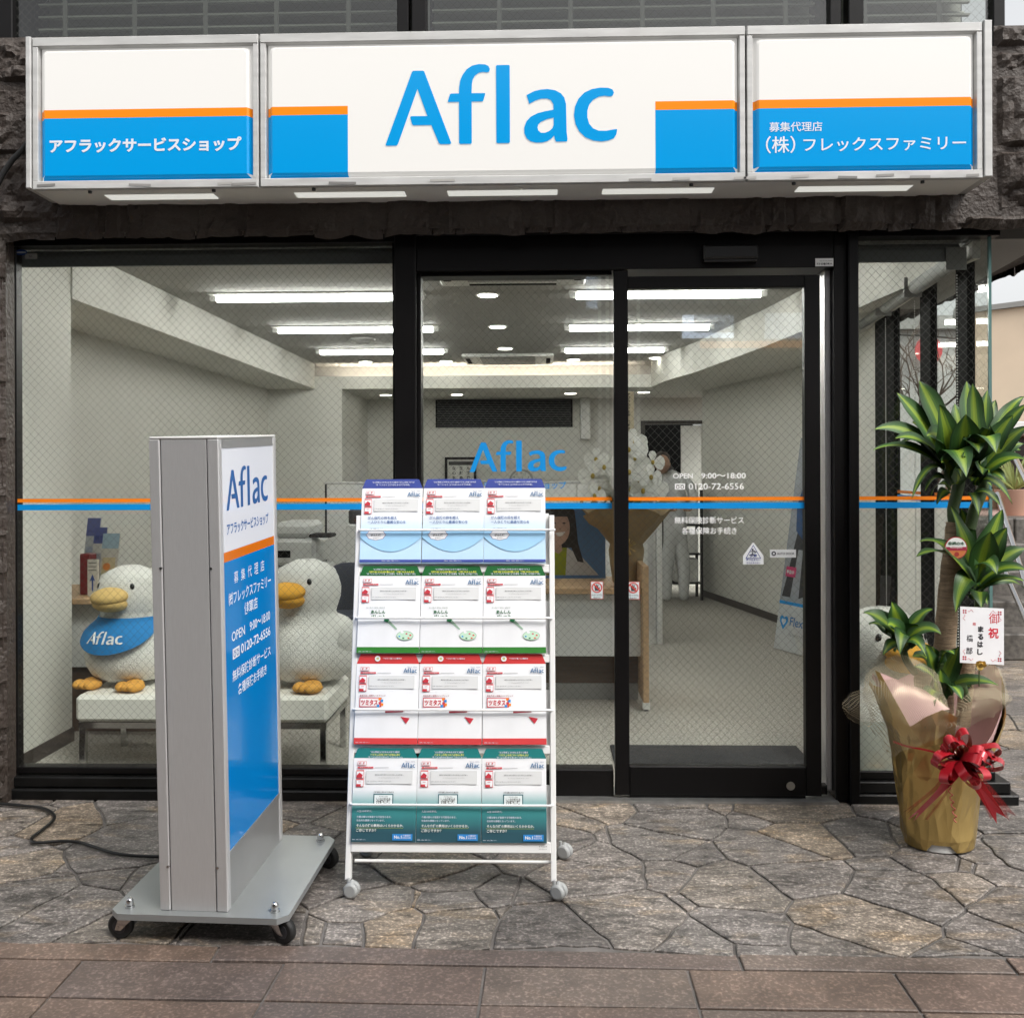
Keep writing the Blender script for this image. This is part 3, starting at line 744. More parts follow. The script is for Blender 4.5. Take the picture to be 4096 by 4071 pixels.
q = MB(); a, z = fx(2806, 1047); c, z2 = fx(3022, 990); q.fbox(ff, a, c, z, z2, .02, .06, ch=.008); q.fbox(ff, a+.004, c-.004, z-.012, z-.0, .02, .05, ch=.003); q.build('door_sensor', mat('sensor_plastic', (.014, .014, .014), .3), hd)
q = MB(); a, z = fx(3256, 1070); c, z2 = fx(3327, 1038); q.fbox(ff, a, c, z, z2, .02, .023, 0, (.75, .75, .73))
q.text(ff, 'Auto Security System', c-.004, z+.019, w=.055, d=.0236, al='r', col=(.05, .05, .05)); q.text(ff, '防犯装置作動中', (a+c)/2, z+.005, w=.064, bold=.03, d=.0236, al='c', col=(.05, .05, .05)); q.build('notice_label', m_ink, hd)
q = MB(); q.box((dx0, YF-.05, -.02), (dx1-.08, YF+.16, .008)); q.build('threshold', mat('steel_track', (.4, .4, .39), .4, .8, var=.2, scale=20), hd)
# white lights of the header recess
fl = thing('fixed_door_leaf', (fx(2060, 1500)[0], YF, 0), 'fixed left glass door leaf behind the brochure rack', 'door')
a0, a1 = dx0, fx(2450, 1500)[0]; g0, g1 = fx(1683, 1500)[0], fx(2448, 1500)[0]; gz1 = fx(2050, 1100)[1]; gz0 = fx(2330, 3080)[1]
YL = -.03
q = MB(); q.fbox(ff, a0, g0, 0, zh-.002, -.09, YL+.02, ch=.003); q.fbox(ff, g0, a1+.0, gz1, zh-.002, -.09, YL+.015, ch=.003)
q.fbox(ff, g0, a1+.0, .005, gz0, -.09, YL+.02, ch=.004); q.build('frame', m_black, fl)
q = MB(); q.quad(ff, g0, gz0, g1, gz1, YL); q.build('glass', m_pane, fl)
stripes(fl, g0, g1, YL+.004)
q = MB(); x, z = fx(1876, 1888); x1_, _ = fx(2268, 1888); logo(q, ff, x, z, x1_-x, h=.139, d=YL+.005)
q.text(ff, 'アフラックサービスショップ', fx(1873, 1955)[0], fx(1873, 1957)[1], w=x1_-x+.0, bold=.02, d=YL+.005, col=BLUE); q.build('lettering', m_vinyl, fl)
def nohand(parent, u, v, d):
    q = MB(); x, z = fx(u, v); wd, ht = .056, .078
    q.quad(ff, x-wd/2, z-ht/2, x+wd/2, z+ht/2, d, 0, (.5, .12, .1)); q.quad(ff, x-wd/2+.003, z-ht/2+.003, x+wd/2-.003, z+ht/2-.003, d+.0008, 0, (.62, .7, .72))
    cz = z + .012; hk = (.07, .07, .08)
    q.poly(ff, [(x-.009, cz-.014), (x+.008, cz-.014), (x+.013, cz-.002), (x+.011, cz+.002), (x+.006, cz-.001), (x+.006, cz+.012), (x+.003, cz+.013), (x+.001, cz+.004), (x-.001, cz+.015), (x-.004, cz+.014), (x-.004, cz+.003), (x-.007, cz+.012), (x-.010, cz+.010), (x-.010, cz)], d+.0014, 0, hk)
    q.ring(ff, x, cz, .023, .0185, d+.0022, 0, (.6, .05, .04)); q.add([ff.p(x-.016, cz+.012, d+.0026), ff.p(x-.012, cz+.016, d+.0026), ff.p(x+.016, cz-.012, d+.0026), ff.p(x+.012, cz-.016, d+.0026)], [(0, 3, 2, 1)], 0, (.6, .05, .04))
    q.text(ff, 'ひらくドアに', x, z-.024, w=.046, bold=.02, d=d+.0022, al='c', col=(.03, .03, .03)); q.text(ff, 'ちゅうい', x, z-.035, w=.03, bold=.02, d=d+.0022, al='c', col=(.03, .03, .03))
    q.build('warning_sticker', m_ink, parent)
nohand(fl, 2389, 2363, YL+.005)

sl_ = thing('sliding_door_leaf', (fx(2880, 1500)[0], YF+.05, 0), 'right sliding glass door leaf with opening hours in white letters', 'door')
s0, s1 = fx(2455, 1500)[0], fx(3278, 1500)[0]; h0, h1 = fx(2512, 1500)[0], fx(3216, 1500)[0]
fs_ = Fr((0, YF-.012, 0)); ZG1 = fx(2900, 1152)[1]; ZG0 = fx(2900, 3062)[1]
q = MB(); q.fbox(fs_, s0, h0, .02, zh-.004, -.045, 0, ch=.003); q.fbox(fs_, h1, s1, .02, fx(3000, 1104)[1], -.045, 0, ch=.003)
q.fbox(fs_, h0, h1, ZG1, fx(3000, 1104)[1], -.045, -.001, ch=.003); q.fbox(fs_, h0, h1, .02, ZG0, -.045, .001, ch=.004)
q.fbox(fs_, h0, h1, .008, .018, -.04, -.01); q.fbox(fs_, s1-.03, s1+.03, .02, .06, -.06, -.02, ch=.006); q.build('frame', m_black, sl_)
q = MB(); q.quad(fs_, h0, ZG0, h1, ZG1, -.02); q.build('glass', m_pane, sl_)
def stripes2(parent, fr_, x0, x1, d):
    q = MB(); q.quad(fr_, x0, ZS0, x1, ZS1, d); q.build('orange_stripe', m_orange, parent)
    q = MB(); q.quad(fr_, x0, ZT0, x1, ZT1, d); q.build('blue_stripe', m_blue, parent)
stripes2(sl_, fs_, h0, h1, -.016)
q = MB(); d = -.0155
def ftxt(t_, u0, u1, v0, v1, bold=.006, **k):
    x, z = fx(u0, v1); xx, zz = fx(u1, v0); q.text(fs_, t_, x, z, h=zz-z, w=xx-x, bold=bold, d=d, col=(.85, .85, .85), **k)
ftxt('OPEN', 2692, 2772, 1893, 1914, .02); ftxt('9:00～18:00', 2805, 2984, 1891, 1914, .02); ftxt('0120-72-6556', 2755, 2976, 1932, 1958, .01)
x, z = fx(2700, 1958); freedial(q, fs_, x, z, .044, .026, d, c1=(.85, .85, .85), c0=(.15, .15, .14))
ftxt('無料保険診断サービス', 2698, 2976, 2066, 2095, .008); ftxt('各種保険お手続き', 2727, 2948, 2109, 2137, .008)
q.build('lettering', m_vinyl, sl_)
nohand(sl_, 2533, 2362, -.003)
q = MB(); x, z = fx(3014, 2214); 
def rtri(cx, cz, rx, rz): return [(cx, cz+rz), (cx-rx*.08, cz+rz*.97), (cx-rx, cz-rz*.2), (cx-rx, cz-rz), (cx+rx, cz-rz), (cx+rx, cz-rz*.2), (cx+rx*.08, cz+rz*.97)]
q.poly(fs_, rtri(x, z, .044, .047), -.0165, 0, (.7, .72, .74)); q.poly(fs_, [(x, z+.038), (x-.034, z-.022), (x+.034, z-.022)], -.0158, 0, (.03, .05, .25))
q.poly(fs_, [(x, z+.033), (x-.029, z-.019), (x+.029, z-.019)], -.0152, 0, (.7, .72, .74))
q.disc(fs_, x-.003, z+.017, .0045, -.0146, 0, (.02, .02, .04), 10)
for a_ in (((-.012, .008), (.004, .012), (.008, .002)), ((.0, .012), (-.004, -.001), (.006, -.008)), ((-.004, 0), (-.012, -.007), (-.018, -.006)), ((.004, .012), (.012, .006), (.016, .009))):
    q.tube([fs_.p(x+p[0], z+p[1], -.0146) for p in a_], .002, 6, 0, (.02, .02, .04))
q.text(fs_, '注意', x, z-.017, w=.03, bold=.03, d=-.0146, al='c', col=(.03, .05, .25)); q.text(fs_, '駆け込まない', x, z-.032, w=.06, bold=.02, d=-.0158, al='c', col=(.03, .05, .25)); q.text(fs_, '立ち止まらない', x, z-.044, w=.06, bold=.02, d=-.0158, al='c', col=(.03, .05, .25))
q.build('caution_sticker', m_ink, sl_)
q = MB(); a, z = fx(3081, 2230); c, z2 = fx(3185, 2198); q.quad(fs_, a, z, c, z2, -.0165, 0, (.6, .61, .62)); q.ring(fs_, a+.016, (z+z2)/2, .010, .0045, -.0158, 0, (.04, .04, .05)); q.text(fs_, 'AUTO DOOR', a+.03, (z+z2)/2-.005, h=.010, w=.074, bold=.02, d=-.0158, col=(.05, .05, .06)); q.build('maker_label', m_ink, sl_)
q = MB(); x, z = fx(3159, 3138); q.cyl(fs_.p(x, z, 0), fs_.p(x, z, .006), .018, 24); q.cyl(fs_.p(x, z, .006), fs_.p(x, z, .010), .011, 24); q.cyl(fs_.p(x, z, .010), fs_.p(x, z, .013), .004, 12); q.build('lock_cylinder', mat('lock_steel', (.5, .5, .47), .3, 1), sl_)

# right window up to the glass corner
rw = thing('corner_window', (fx(3690, 1500)[0], YF, 0), 'wired glass window right of the door running to the glass corner', 'window')
r0, r1 = fx(3412, 1500)[0], fx(3958, 1500)[0]
q = MB(); q.fbox(ff, r0+.012, r1+.04, 2.418, H1-.01, -.06, .02, ch=.003); q.fbox(ff, r0, r1+.02, .09, .125, -.06, .0, ch=.003); q.build('frame', m_black, rw)
q = MB(); q.fbox(ff, r0, r1+.07, .04, .088, -.1, .03, ch=.004); q.fbox(ff, r0, r1+.10, -.02, .038, -.12, .045, ch=.006); q.build('window_sill', m_black2, rw)
q = MB(); q.quad(ff, r0+.012, .12, r1, 2.42, -.01); q.build('glass', m_pane, rw)
q = MB(); q.fbox(ff, r1-.002, r1+.010, .12, 2.42, -.012, .0); q.build('glass_edge', mat('green_glass_edge', (.12, .22, .21), .15), rw)
stripes(rw, r0+.012, r1, -.005)
m_frost = film_mat('frosted_film', (.56, .60, .56), .86)
q = MB(); q.quad(ff, r0+.012, .12, r1, fx(3600, 2890)[1], -.014); q.build('frosted_film', m_frost, rw)

# side windows
def XS(y): return 1.925 + .094 * (y - 4.3)
def swq(mb, y0, y1, z0, z1, off=0): mb.add([(XS(y0)+off, y0, z0), (XS(y1)+off, y1, z0), (XS(y1)+off, y1, z1), (XS(y0)+off, y0, z1)], [(0, 1, 2, 3)])
sd_ = thing('side_windows', (XS(5), 5, 0), 'row of narrow wired side windows between black posts behind the corner', 'window')
m_paney = glass_mat('side_wired_glass', True, plane='YZ', refl=.55)
for (y0, y1) in ((4.53, 4.69), (5.09, 5.27), (5.80, 6.25)):
    q = MB(); n = 4
    q.add([(XS(y0)-.02, y0, -.02), (XS(y0)+.015, y0, -.02), (XS(y1)+.015, y1, -.02), (XS(y1)-.02, y1, -.02), (XS(y0)-.02, y0, H1), (XS(y0)+.015, y0, H1), (XS(y1)+.015, y1, H1), (XS(y1)-.02, y1, H1)],
          [(0, 3, 2, 1), (4, 5, 6, 7), (0, 1, 5, 4), (1, 2, 6, 5), (2, 3, 7, 6), (3, 0, 4, 7)]); q.build('post', mat('side_post_black', (.004, .004, .004), .7, spec=.05), sd_)
for (y0, y1) in ((4.31, 4.53), (4.69, 5.09), (5.27, 5.80)):
    q = MB(); swq(q, y0, y1, .1, 2.43); q.build('glass', m_paney, sd_)
for (y0, y1) in ((4.70, 5.08), (5.28, 5.79)):
    q = MB(); swq(q, y0, y1, ZS0, ZS1, -.005); q.build('orange_stripe', m_orange, sd_); q = MB(); swq(q, y0, y1, ZT0, ZT1, -.005); q.build('blue_stripe', m_blue, sd_)
    q = MB(); swq(q, y0, y1, .1, ZT0-.004, -.005); q.build('frosted_film', film_mat('side_frost', (.62, .6, .56), .85), sd_)
q = MB()
q.add([(XS(4.3)-.06, 4.32, -.02), (XS(4.3)+.09, 4.32, -.02), (XS(6.2)+.09, 6.2, -.02), (XS(6.2)-.06, 6.2, -.02), (XS(4.3)-.06, 4.32, .1), (XS(4.3)+.09, 4.32, .06), (XS(6.2)+.09, 6.2, .06), (XS(6.2)-.06, 6.2, .1)],
          [(0, 3, 2, 1), (4, 5, 6, 7), (0, 1, 5, 4), (1, 2, 6, 5), (2, 3, 7, 6), (3, 0, 4, 7)]); q.build('window_sill', m_black2, sd_)
q = MB(); q.add([(XS(4.3)-.05, 4.36, 2.42), (XS(4.3)+.3, 4.36, 2.42), (XS(6.2)+.3, 6.2, 2.42), (XS(6.2)-.05, 6.2, 2.42), (XS(4.3)-.05, 4.36, 2.62), (XS(4.3)+.3, 4.36, 2.62), (XS(6.2)+.3, 6.2, 2.62), (XS(6.2)-.05, 6.2, 2.62)],
          [(0, 3, 2, 1), (4, 5, 6, 7), (0, 1, 5, 4), (1, 2, 6, 5), (2, 3, 7, 6), (3, 0, 4, 7)]); q.build('soffit', mat('grey_soffit', (.25, .25, .24), .7), sd_)

# ================================================================== INTERIOR SHELL
def st(mb, name, m): return tag(mb.build(name, m), kind='structure')
ZC, ZL = 2.62, 2.345
q = MB(); q.add([(-3.1, 4.4, .001), (XS(4.4)-.03, 4.4, .001), (XS(6.2)-.03, 6.2, .001), (2.42, 7.5, .001), (2.45, 12.6, .001), (-3.1, 12.6, .001)], [(0, 1, 2, 3, 4, 5)]); st(q, 'carpet_floor', m_carpet)
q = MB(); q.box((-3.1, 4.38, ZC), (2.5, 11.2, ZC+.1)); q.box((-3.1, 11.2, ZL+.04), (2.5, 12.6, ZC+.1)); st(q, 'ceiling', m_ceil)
q = MB(); q.box((-3.02, 10.8, ZL), (2.4, 12.6, ZL+.06)); q.box((-3.02, 10.8, ZL+.06), (2.4, 10.86, 2.482)); st(q, 'ceiling_beam', m_wall)
q = MB(); q.box((-3.0, 5.18, ZL), (-2.48, 10.8, ZC+.01)); st(q, 'ceiling_soffit', m_wall)
def prism(mb, pts, z0, z1, mi=0, col=None):
    n = len(pts); a = sum(pts[i][0]*pts[(i+1) % n][1] - pts[(i+1) % n][0]*pts[i][1] for i in range(n))
    if a < 0: pts = pts[::-1]
    vs = [(x, y, z0) for x, y in pts] + [(x, y, z1) for x, y in pts]
    return mb.add(vs, [tuple(range(n))[::-1], tuple(range(n, 2*n))] + [(i, (i+1) % n, n+(i+1) % n, n+i) for i in range(n)], mi, col)
q = MB(); prism(q, [(1.93, 4.4), (1.78, 6.1), (1.66, 7.4), (1.44, 9.2), (1.28, 10.0), (1.2, 10.8), (2.5, 10.8), (2.42, 8.5), (2.34, 7.4), (XS(6.2)-.01, 6.2), (XS(4.4)-.04, 4.4)], ZL, ZC+.01); st(q, 'curved_soffit', m_wall)
q = MB(); q.box((-3.1, 4.36, 0), (-2.49, 5.18, ZC+.01)); st(q, 'wall_return', m_wall)
q = MB(); q.box((-3.1, 5.18, 0), (-3.0, 12.6, ZC+.01)); st(q, 'wall_left', m_wall)
q = MB(); q.box((-3.0, 10.8, 0), (-2.18, 12.5, ZL)); st(q, 'wall_stub', m_wall)
q = MB(); dL, dR = P(2580, 2000, 12.4).x, P(2812, 2000, 12.4).x; q.box((-2.2, 12.4, 0), (dL, 12.5, ZL)); q.box((dR, 12.4, 0), (2.5, 12.5, ZL)); q.box((dL, 12.4, 2.02), (dR, 12.5, ZL)); st(q, 'wall_back', m_wall)
rwp = [(XS(6.22), 6.22), (2.27, 7.6), (2.31, 8.6), (2.26, 9.1), (2.14, 9.8), (1.85, 11.4)]
q = MB(); prism(q, rwp + [(2.05, 11.5), (2.3, 9.9), (2.42, 9.1), (2.46, 8.6), (2.40, 7.6), (XS(6.22)+.1, 6.22)], 0, ZC); st(q, 'wall_right', m_wall)
q = MB()
for (a, c) in zip(rwp[:-1], rwp[1:]):
    q.add([(a[0]-.008, a[1], 0), (c[0]-.008, c[1], 0), (c[0]-.008, c[1], .075), (a[0]-.008, a[1], .075)], [(0, 1, 2, 3)])
q.box((-2.49, 4.36, 0), (-2.483, 5.19, .075)); q.box((-3.0, 5.19, 0), (-2.992, 10.8, .075)); q.box((-2.992, 10.79, 0), (-2.18, 10.798, .075)); q.box((-2.17, 12.39, 0), (dL-.05, 12.399, .075)); st(q, 'skirting_board', m_base)

# ---- ceiling lamps
def strip(x0, x1, y, label):
    t = thing('strip_light', ((x0+x1)/2, y, ZC), label, 'ceiling light', 'fluorescent strips in the shop ceiling')
    q = MB(); q.box((x0-.03, y-.065, ZC-.012), (x1+.03, y+.065, ZC-.001), bev=.004); q.build('housing', mat('lamp_housing', (.75, .75, .73), .5), t)
    q = MB(); q.tube([(x0+.02, y, ZC-.035), (x1-.02, y, ZC-.035)], .019, 10); q.build('tube', m_tube, t)
    q = MB(); q.box((x0-.025, y-.02, ZC-.045), (x0+.018, y+.02, ZC-.012)); q.box((x1-.018, y-.02, ZC-.045), (x1+.025, y+.02, ZC-.012)); q.build('lamp_holder', mat('lamp_housing'), t)
for i, y in enumerate((6.59, 8.07, 9.54, 5.11)):
    nm = ('first one seen from the window', 'second from the window', 'farthest from the window', 'hidden just above the window head')[i]
    strip(-2.19 + (.02*i), -.80 - .06*i, y, 'lit fluorescent strip on the left of the shop ceiling, ' + nm)
    strip(.22, (1.47, 1.38, 1.20, 1.47)[i], y, 'lit fluorescent strip on the right of the shop ceiling, ' + nm)
def downl(u, v, zc, label):
    h = CV - v; y = (zc - HC) * F / h; p = P(u, v, y)
    t = thing('downlight', (p.x, y, zc), label, 'ceiling light', 'round downlights')
    q = MB(); q.cyl((p.x, y, zc-.010), (p.x, y, zc-.001), .082, 24); q.build('trim', mat('lamp_housing'), t)
    q = MB(); q.cyl((p.x, y, zc-.014), (p.x, y, zc-.0105), .066, 24); q.build('lens', m_down, t)
downl(1951, 1175, ZC, 'round lit downlight nearest the door, above the reception')
downl(1990, 1303, ZC, 'round lit downlight second from the door')
downl(2020, 1391, ZC, 'round lit downlight in front of the rear air conditioner')
downl(1784, 1441, ZC, 'round lit downlight left of the rear air conditioner')
downl(2293, 1438, ZC, 'round lit downlight right of the rear air conditioner')
downl(2623, 1433, ZC, 'round lit downlight near the curved soffit'); downl(1462, 1441, ZC, 'round lit downlight left of the thick door post')
downl(1543, 1574, ZL, 'small round downlight behind the beam, leftmost'); downl(1828, 1574, ZL, 'small round downlight behind the beam, above the vent grille')
downl(2282, 1572, ZL, 'small round downlight behind the beam, right of the vent grille'); downl(2575, 1569, ZL, 'small round downlight behind the beam, by the rear doorway')
q = MB(); q.box((-2.3, 10.9, ZL+.062), (.95, 10.95, ZL+.085)); tag(q.build('cove_light', m_cove, origin=(0, 10.92, ZL+.06)), 'warm strip glowing in the ceiling cove above the beam', 'ceiling light')
# ceiling boxes
def cassette(x0, x1, y0, y1, label):
    t = thing('air_conditioner', ((x0+x1)/2, (y0+y1)/2, ZC), label, 'air conditioner')
    q = MB(); q.box((x0, y0, ZC-.035), (x1, y1, ZC-.001), bev=.012); q.build('panel', m_whitep, t)
    q = MB(); xm, ym = (x1-x0)*.2, (y1-y0)*.2; q.box((x0+xm, y0+ym, ZC-.042), (x1-xm, y1-ym, ZC-.036)); q.build('intake_grille', m_grey, t)
    for (a, b_, c, d_) in ((x0+xm, x1-xm, y0+.03, y0+.075), (x0+xm, x1-xm, y1-.075, y1-.03), (x0+.03, x0+.075, y0+ym, y1-ym), (x1-.075, x1-.03, y0+ym, y1-ym)):
        q = MB(); q.box((a, c, ZC-.038), (b_, d_, ZC-.0355)); q.build('air_slot', m_dark, t)
p0, p1 = P(1845, 1460, 9.95), P(2215, 1460, 9.95); cassette(p0.x, p1.x, 9.95, 10.7, 'square ceiling air conditioner near the beam at the back of the shop')
cassette(-.62, .28, 5.35, 6.2, 'large square ceiling air conditioner just inside the door')
p = P(1452, 1349, 8.79); t = thing('smoke_detector', (p.x, 8.79, ZC), 'small round smoke detector on the ceiling between two left strips', 'smoke detector'); q = MB(); q.cyl((p.x, 8.79, ZC-.02), (p.x, 8.79, ZC-.001), .11, 24, bev=.006); q.build('base', m_grey, t); q = MB(); q.cyl((p.x, 8.79, ZC-.045), (p.x, 8.79, ZC-.02), .06, 20, r2=.08); q.build('sensor_head', m_grey, t)
# black vent grille on the back wall
a, c = P(1743, 1650, 12.39), P(2290, 1650, 12.39)
t = thing('vent_grille', ((a.x+c.x)/2, 12.39, 1.98), 'wide black vent grille high on the back wall', 'vent'); q = MB(); q.box((a.x, 12.37, 1.99), (c.x, 12.395, 2.335)); q.build('recess', m_dark, t)
q = MB(); z = 2.0
while z < 2.33: q.box((a.x+.02, 12.35, z), (c.x-.02, 12.368, z+.008)); z += .022
q.build('slat', mat('vent_slat', (.02, .02, .02), .4), t)
# doorway at the back with a white leaf
t = thing('back_doorway', ((dL+dR)/2, 12.4, 0), 'dark doorway in the back wall with a pale door standing open', 'door')
q = MB(); q.box((dL-.05, 12.36, 0), (dL, 12.4, 2.06)); q.box((dL, 12.36, 2.02), (dR+.05, 12.4, 2.06)); q.build('frame', mat('door_frame_dark', (.03, .025, .02), .4), t)
q = MB(); q.box((P(2726, 2000, 12.4).x, 12.42, 0), (dR, 12.46, 2.0)); q.build('door_leaf', m_wall, t)
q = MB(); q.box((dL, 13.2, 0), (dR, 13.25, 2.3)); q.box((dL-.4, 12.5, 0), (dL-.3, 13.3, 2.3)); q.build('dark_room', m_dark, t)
# hanging tag, long white case, frame, clock on the back
a, z = P(2507, 1755, 6.6), 0
t = thing('hanging_banner', (a.x+.04, 6.6, 1.5), 'narrow cream paper strip with brush writing hanging above the orchid', 'banner')
fb = Fr((0, 6.55, 0)); x0_, z0_ = P(2488, 1755, 6.55).x, P(2488, 1755, 6.55).z; x1__, z1_ = P(2535, 1566, 6.55).x, P(2535, 1566, 6.55).z
q = MB(); q.quad(fb, x0_, z0_, x1__, z1_, 0, 0, (.6, .52, .36)); q.quad(fb, x0_, z0_, x1__, z1_, -.001, 0, (.6, .52, .36)); q.build('paper', m_print, t)
q = MB(); s_ = 'アフラック生命保険株式会社'; n = len(s_); hh = (z1_-z0_-.02)/n
for i, ch in enumerate(s_): q.text(fb, ch, (x0_+x1__)/2+.006, z1_-.01-hh*(i+1)+.003, h=hh*.82, bold=.025, d=.002, al='c', col=(.02, .02, .02))
q.build('lettering', m_ink, t)
def wallbox(name, u0, v0, u1, v1, Y, dep, m, label, cat, **k):
    a, c = P(u0, v1, Y), P(u1, v0, Y); q = MB(); q.box((a.x, Y, a.z), (c.x, Y+dep, c.z), bev=.01)
    return tag(q.build(name, m, origin=((a.x+c.x)/2, Y, a.z), **k), label, cat)
wallbox('wall_cabinet_strip', 2323, 1590, 2362, 1757, 12.2, .15, m_whitep, 'tall slim white case on the back wall right of the vent', 'wall case')
a, c = P(1780, 1930, 12.35), P(1905, 1828, 12.35)
t = thing('framed_certificate', ((a.x+c.x)/2, 12.35, a.z), 'black framed certificate with brush writing on the back wall', 'picture frame')
fb = Fr((0, 12.36, 0)); q = MB(); 
for (x0_, x1_, z0_, z1_) in ((a.x, c.x, a.z, a.z+.03), (a.x, c.x, c.z-.03, c.z), (a.x, a.x+.03, a.z+.03, c.z-.03), (c.x-.03, c.x, a.z+.03, c.z-.03)): q.fbox(fb, x0_, x1_, z0_, z1_, 0, .03)
q.build('frame', m_black, t); q = MB(); q.quad(fb, a.x+.03, a.z+.03, c.x-.03, c.z-.03, .004, 0, (.62, .62, .58)); q.build('sheet', m_print, t)
q = MB()
for i, s_ in enumerate(('喜んで働く', '一生懸命に', '雅な心を')): 
    for j, ch in enumerate(s_[:4]): q.text(fb, ch, c.x-.1-.09*i, c.z-.1-.06*j, h=.045, bold=.03, d=.006, al='c', col=(.05, .05, .05))
q.build('lettering', m_ink, t)
p = P(2085, 1925, 11.9); t = thing('wall_clock', (p.x, 11.9, p.z-.16), 'round white-faced clock with a grey rim behind the Aflac lettering', 'clock')
fb = Fr((p.x, 11.9, p.z)); q = MB(); q.cyl(fb.p(0, 0, -.05), fb.p(0, 0, 0), .14, 30); q.cyl(fb.p(0,0,-.05), fb.p(0, -.0, -.03), .15, 30); q.build('case', m_grey, t)
q = MB(); q.disc(fb, 0, 0, .125, .002, 0, (.6, .6, .56)); 
for i in range(1, 13): q.text(fb, str(i), .1*math.sin(i*math.pi/6), .1*math.cos(i*math.pi/6)-.01, h=.022, bold=.02, d=.004, al='c', col=(.03, .03, .03))
q.build('dial', m_ink, t); q = MB()
for an, L_ in ((R(295), .06), (R(20), .09)): q.add([fb.p(-.004*math.cos(an), .004*math.sin(an), .007), fb.p(.004*math.cos(an), -.004*math.sin(an), .007), fb.p(L_*math.sin(an), L_*math.cos(an), .007)], [(0, 1, 2)], 0, (.02, .02, .02))
q.build('clock_hand', m_ink, t)
q = MB(); q.box((P(2085, 1900, 11.85).x-.3, 11.84, 0), (P(2085, 1900, 11.85).x+.3, 12.1, p.z-.15)); tag(q.build('filing_cabinet', m_grey, origin=(p.x, 11.9, 0)), 'grey filing cabinet under the round clock', 'cabinet')

# ---- low partition, cabinet
def bx3(name, u0, v0, u1, v1, Y0, Y1, m, label, cat, z0=None, bev=.01):
    a, c = P(u0, v1, Y0), P(u1, v0, Y0); zz = a.z if z0 is None else z0
    q = MB(); q.box((a.x, Y0, zz), (c.x, Y1, c.z), bev=bev); return tag(q.build(name, m, origin=((a.x+c.x)/2, (Y0+Y1)/2, zz)), label, cat)
a = P(1305, 1928, 9.2); c = P(2560, 1928, 9.2)
t = thing('office_partition', ((a.x+c.x)/2, 9.2, 0), 'long low white office partition across the back of the shop', 'partition')
q = MB(); n = 5
for i in range(n):
    x0_ = a.x + (c.x-a.x)*i/n; x1_ = a.x + (c.x-a.x)*(i+1)/n; q.box((x0_+.004, 9.2, .02), (x1_-.004, 9.24, a.z-.02), bev=.004)
q.build('panel', m_whitep, t); q = MB(); q.box((a.x-.015, 9.19, a.z-.018), (c.x, 9.25, a.z), bev=.004); q.build('top_rail', m_alu, t)
q = MB(); q.box((a.x-.012, 9.19, 0), (a.x-.001, 9.25, a.z-.02)); q.build('edge_trim', m_dark, t)
t = thing('white_cabinet', (P(2610, 2500, 8.2).x, 8.4, 0), 'tall narrow white cabinet end beside the orchid', 'cabinet')
a, c = P(2577, 2565, 8.2), P(2647, 1925, 8.2); q = MB(); q.box((a.x, 8.2, .0), (c.x-.05, 8.9, c.z), bev=.004); q.box((c.x-.046, 8.18, 0), (c.x, 8.9, c.z+.0), bev=.004); q.build('body', m_whitep, t); q = MB(); q.box((a.x+.03, 8.19, .12), (c.x-.07, 8.199, c.z-.1)); q.build('door', m_alu, t)
q = MB(); q.box((c.x-.1, 8.17, .6), (c.x-.085, 8.188, .75)); q.build('handle', m_steel, t)
# copier
a = P(1115, 2420, 8.4); c = P(1280, 2065, 8.4)
t = thing('photocopier', ((a.x+c.x)/2, 8.7, 0), 'big pale grey photocopier behind the second plush duck', 'photocopier')
q = MB(); q.box((a.x-.1, 8.4, .05), (c.x, 9.0, .62), bev=.02); q.box((a.x-.1, 8.38, .63), (c.x-.04, 9.0, .86), bev=.03); q.build('body', mat('copier_plastic', (.62, .63, .62), .5), t)
q = MB(); q.box((a.x-.05, 8.42, .865), (c.x-.1, 9.0, 1.0), bev=.04); q.build('lid', mat('copier_plastic'), t)
q = MB(); q.box((c.x-.09, 8.36, .87), (c.x+.1, 8.6, .9), bev=.01); q.build('control_panel', m_dark, t)
for z in (.1, .28, .45): q = MB(); q.box((a.x-.06, 8.385, z), (c.x-.05, 8.40, z+.15), bev=.006); q.build('paper_tray', mat('copier_plastic'), t)
q = MB(); q.box((a.x, 8.374, .7), (c.x-.25, 8.379, .76)); q.build('output_slot', m_dark, t)
# desk, screen and office chair behind the rack
t = thing('office_desk', (P(1400, 2300, 8.0).x, 8.2, 0), 'small grey desk behind the left upright of the brochure rack', 'desk')
a, c = P(1318, 2290, 8.0), P(1600, 2268, 8.0); q = MB(); q.box((a.x, 8.0, c.z-.03), (c.x, 8.7, c.z), bev=.004); q.build('desk_top', m_grey, t)
for x in (a.x+.03, c.x-.08): q = MB(); q.box((x, 8.02, 0), (x+.05, 8.07, c.z-.03)); q.build('leg', m_grey, t)
a, c2 = P(1383, 2265, 8.2), P(1460, 2098, 8.2); q = MB(); q.box((a.x, 8.2, c.z+.001), (c2.x, 8.5, c2.z), bev=.01); tag(q.build('desk_printer', m_whitep, origin=(a.x, 8.3, c.z)), 'pale boxy printer on the small grey desk', 'printer')
a, c3 = P(1393, 2098, 8.25), P(1470, 2038, 8.25); q = MB(); q.box((a.x, 8.25, c2.z+.001), (c3.x, 8.45, c3.z), bev=.015); tag(q.build('black_tray', m_rubber, origin=(a.x, 8.3, c2.z)), 'black box standing on top of the desk printer', 'box')
a = P(1400, 2420, 7.8); t = thing('office_chair', (a.x, 7.8, 0), 'navy mesh office chair in front of the small grey desk', 'office chair')
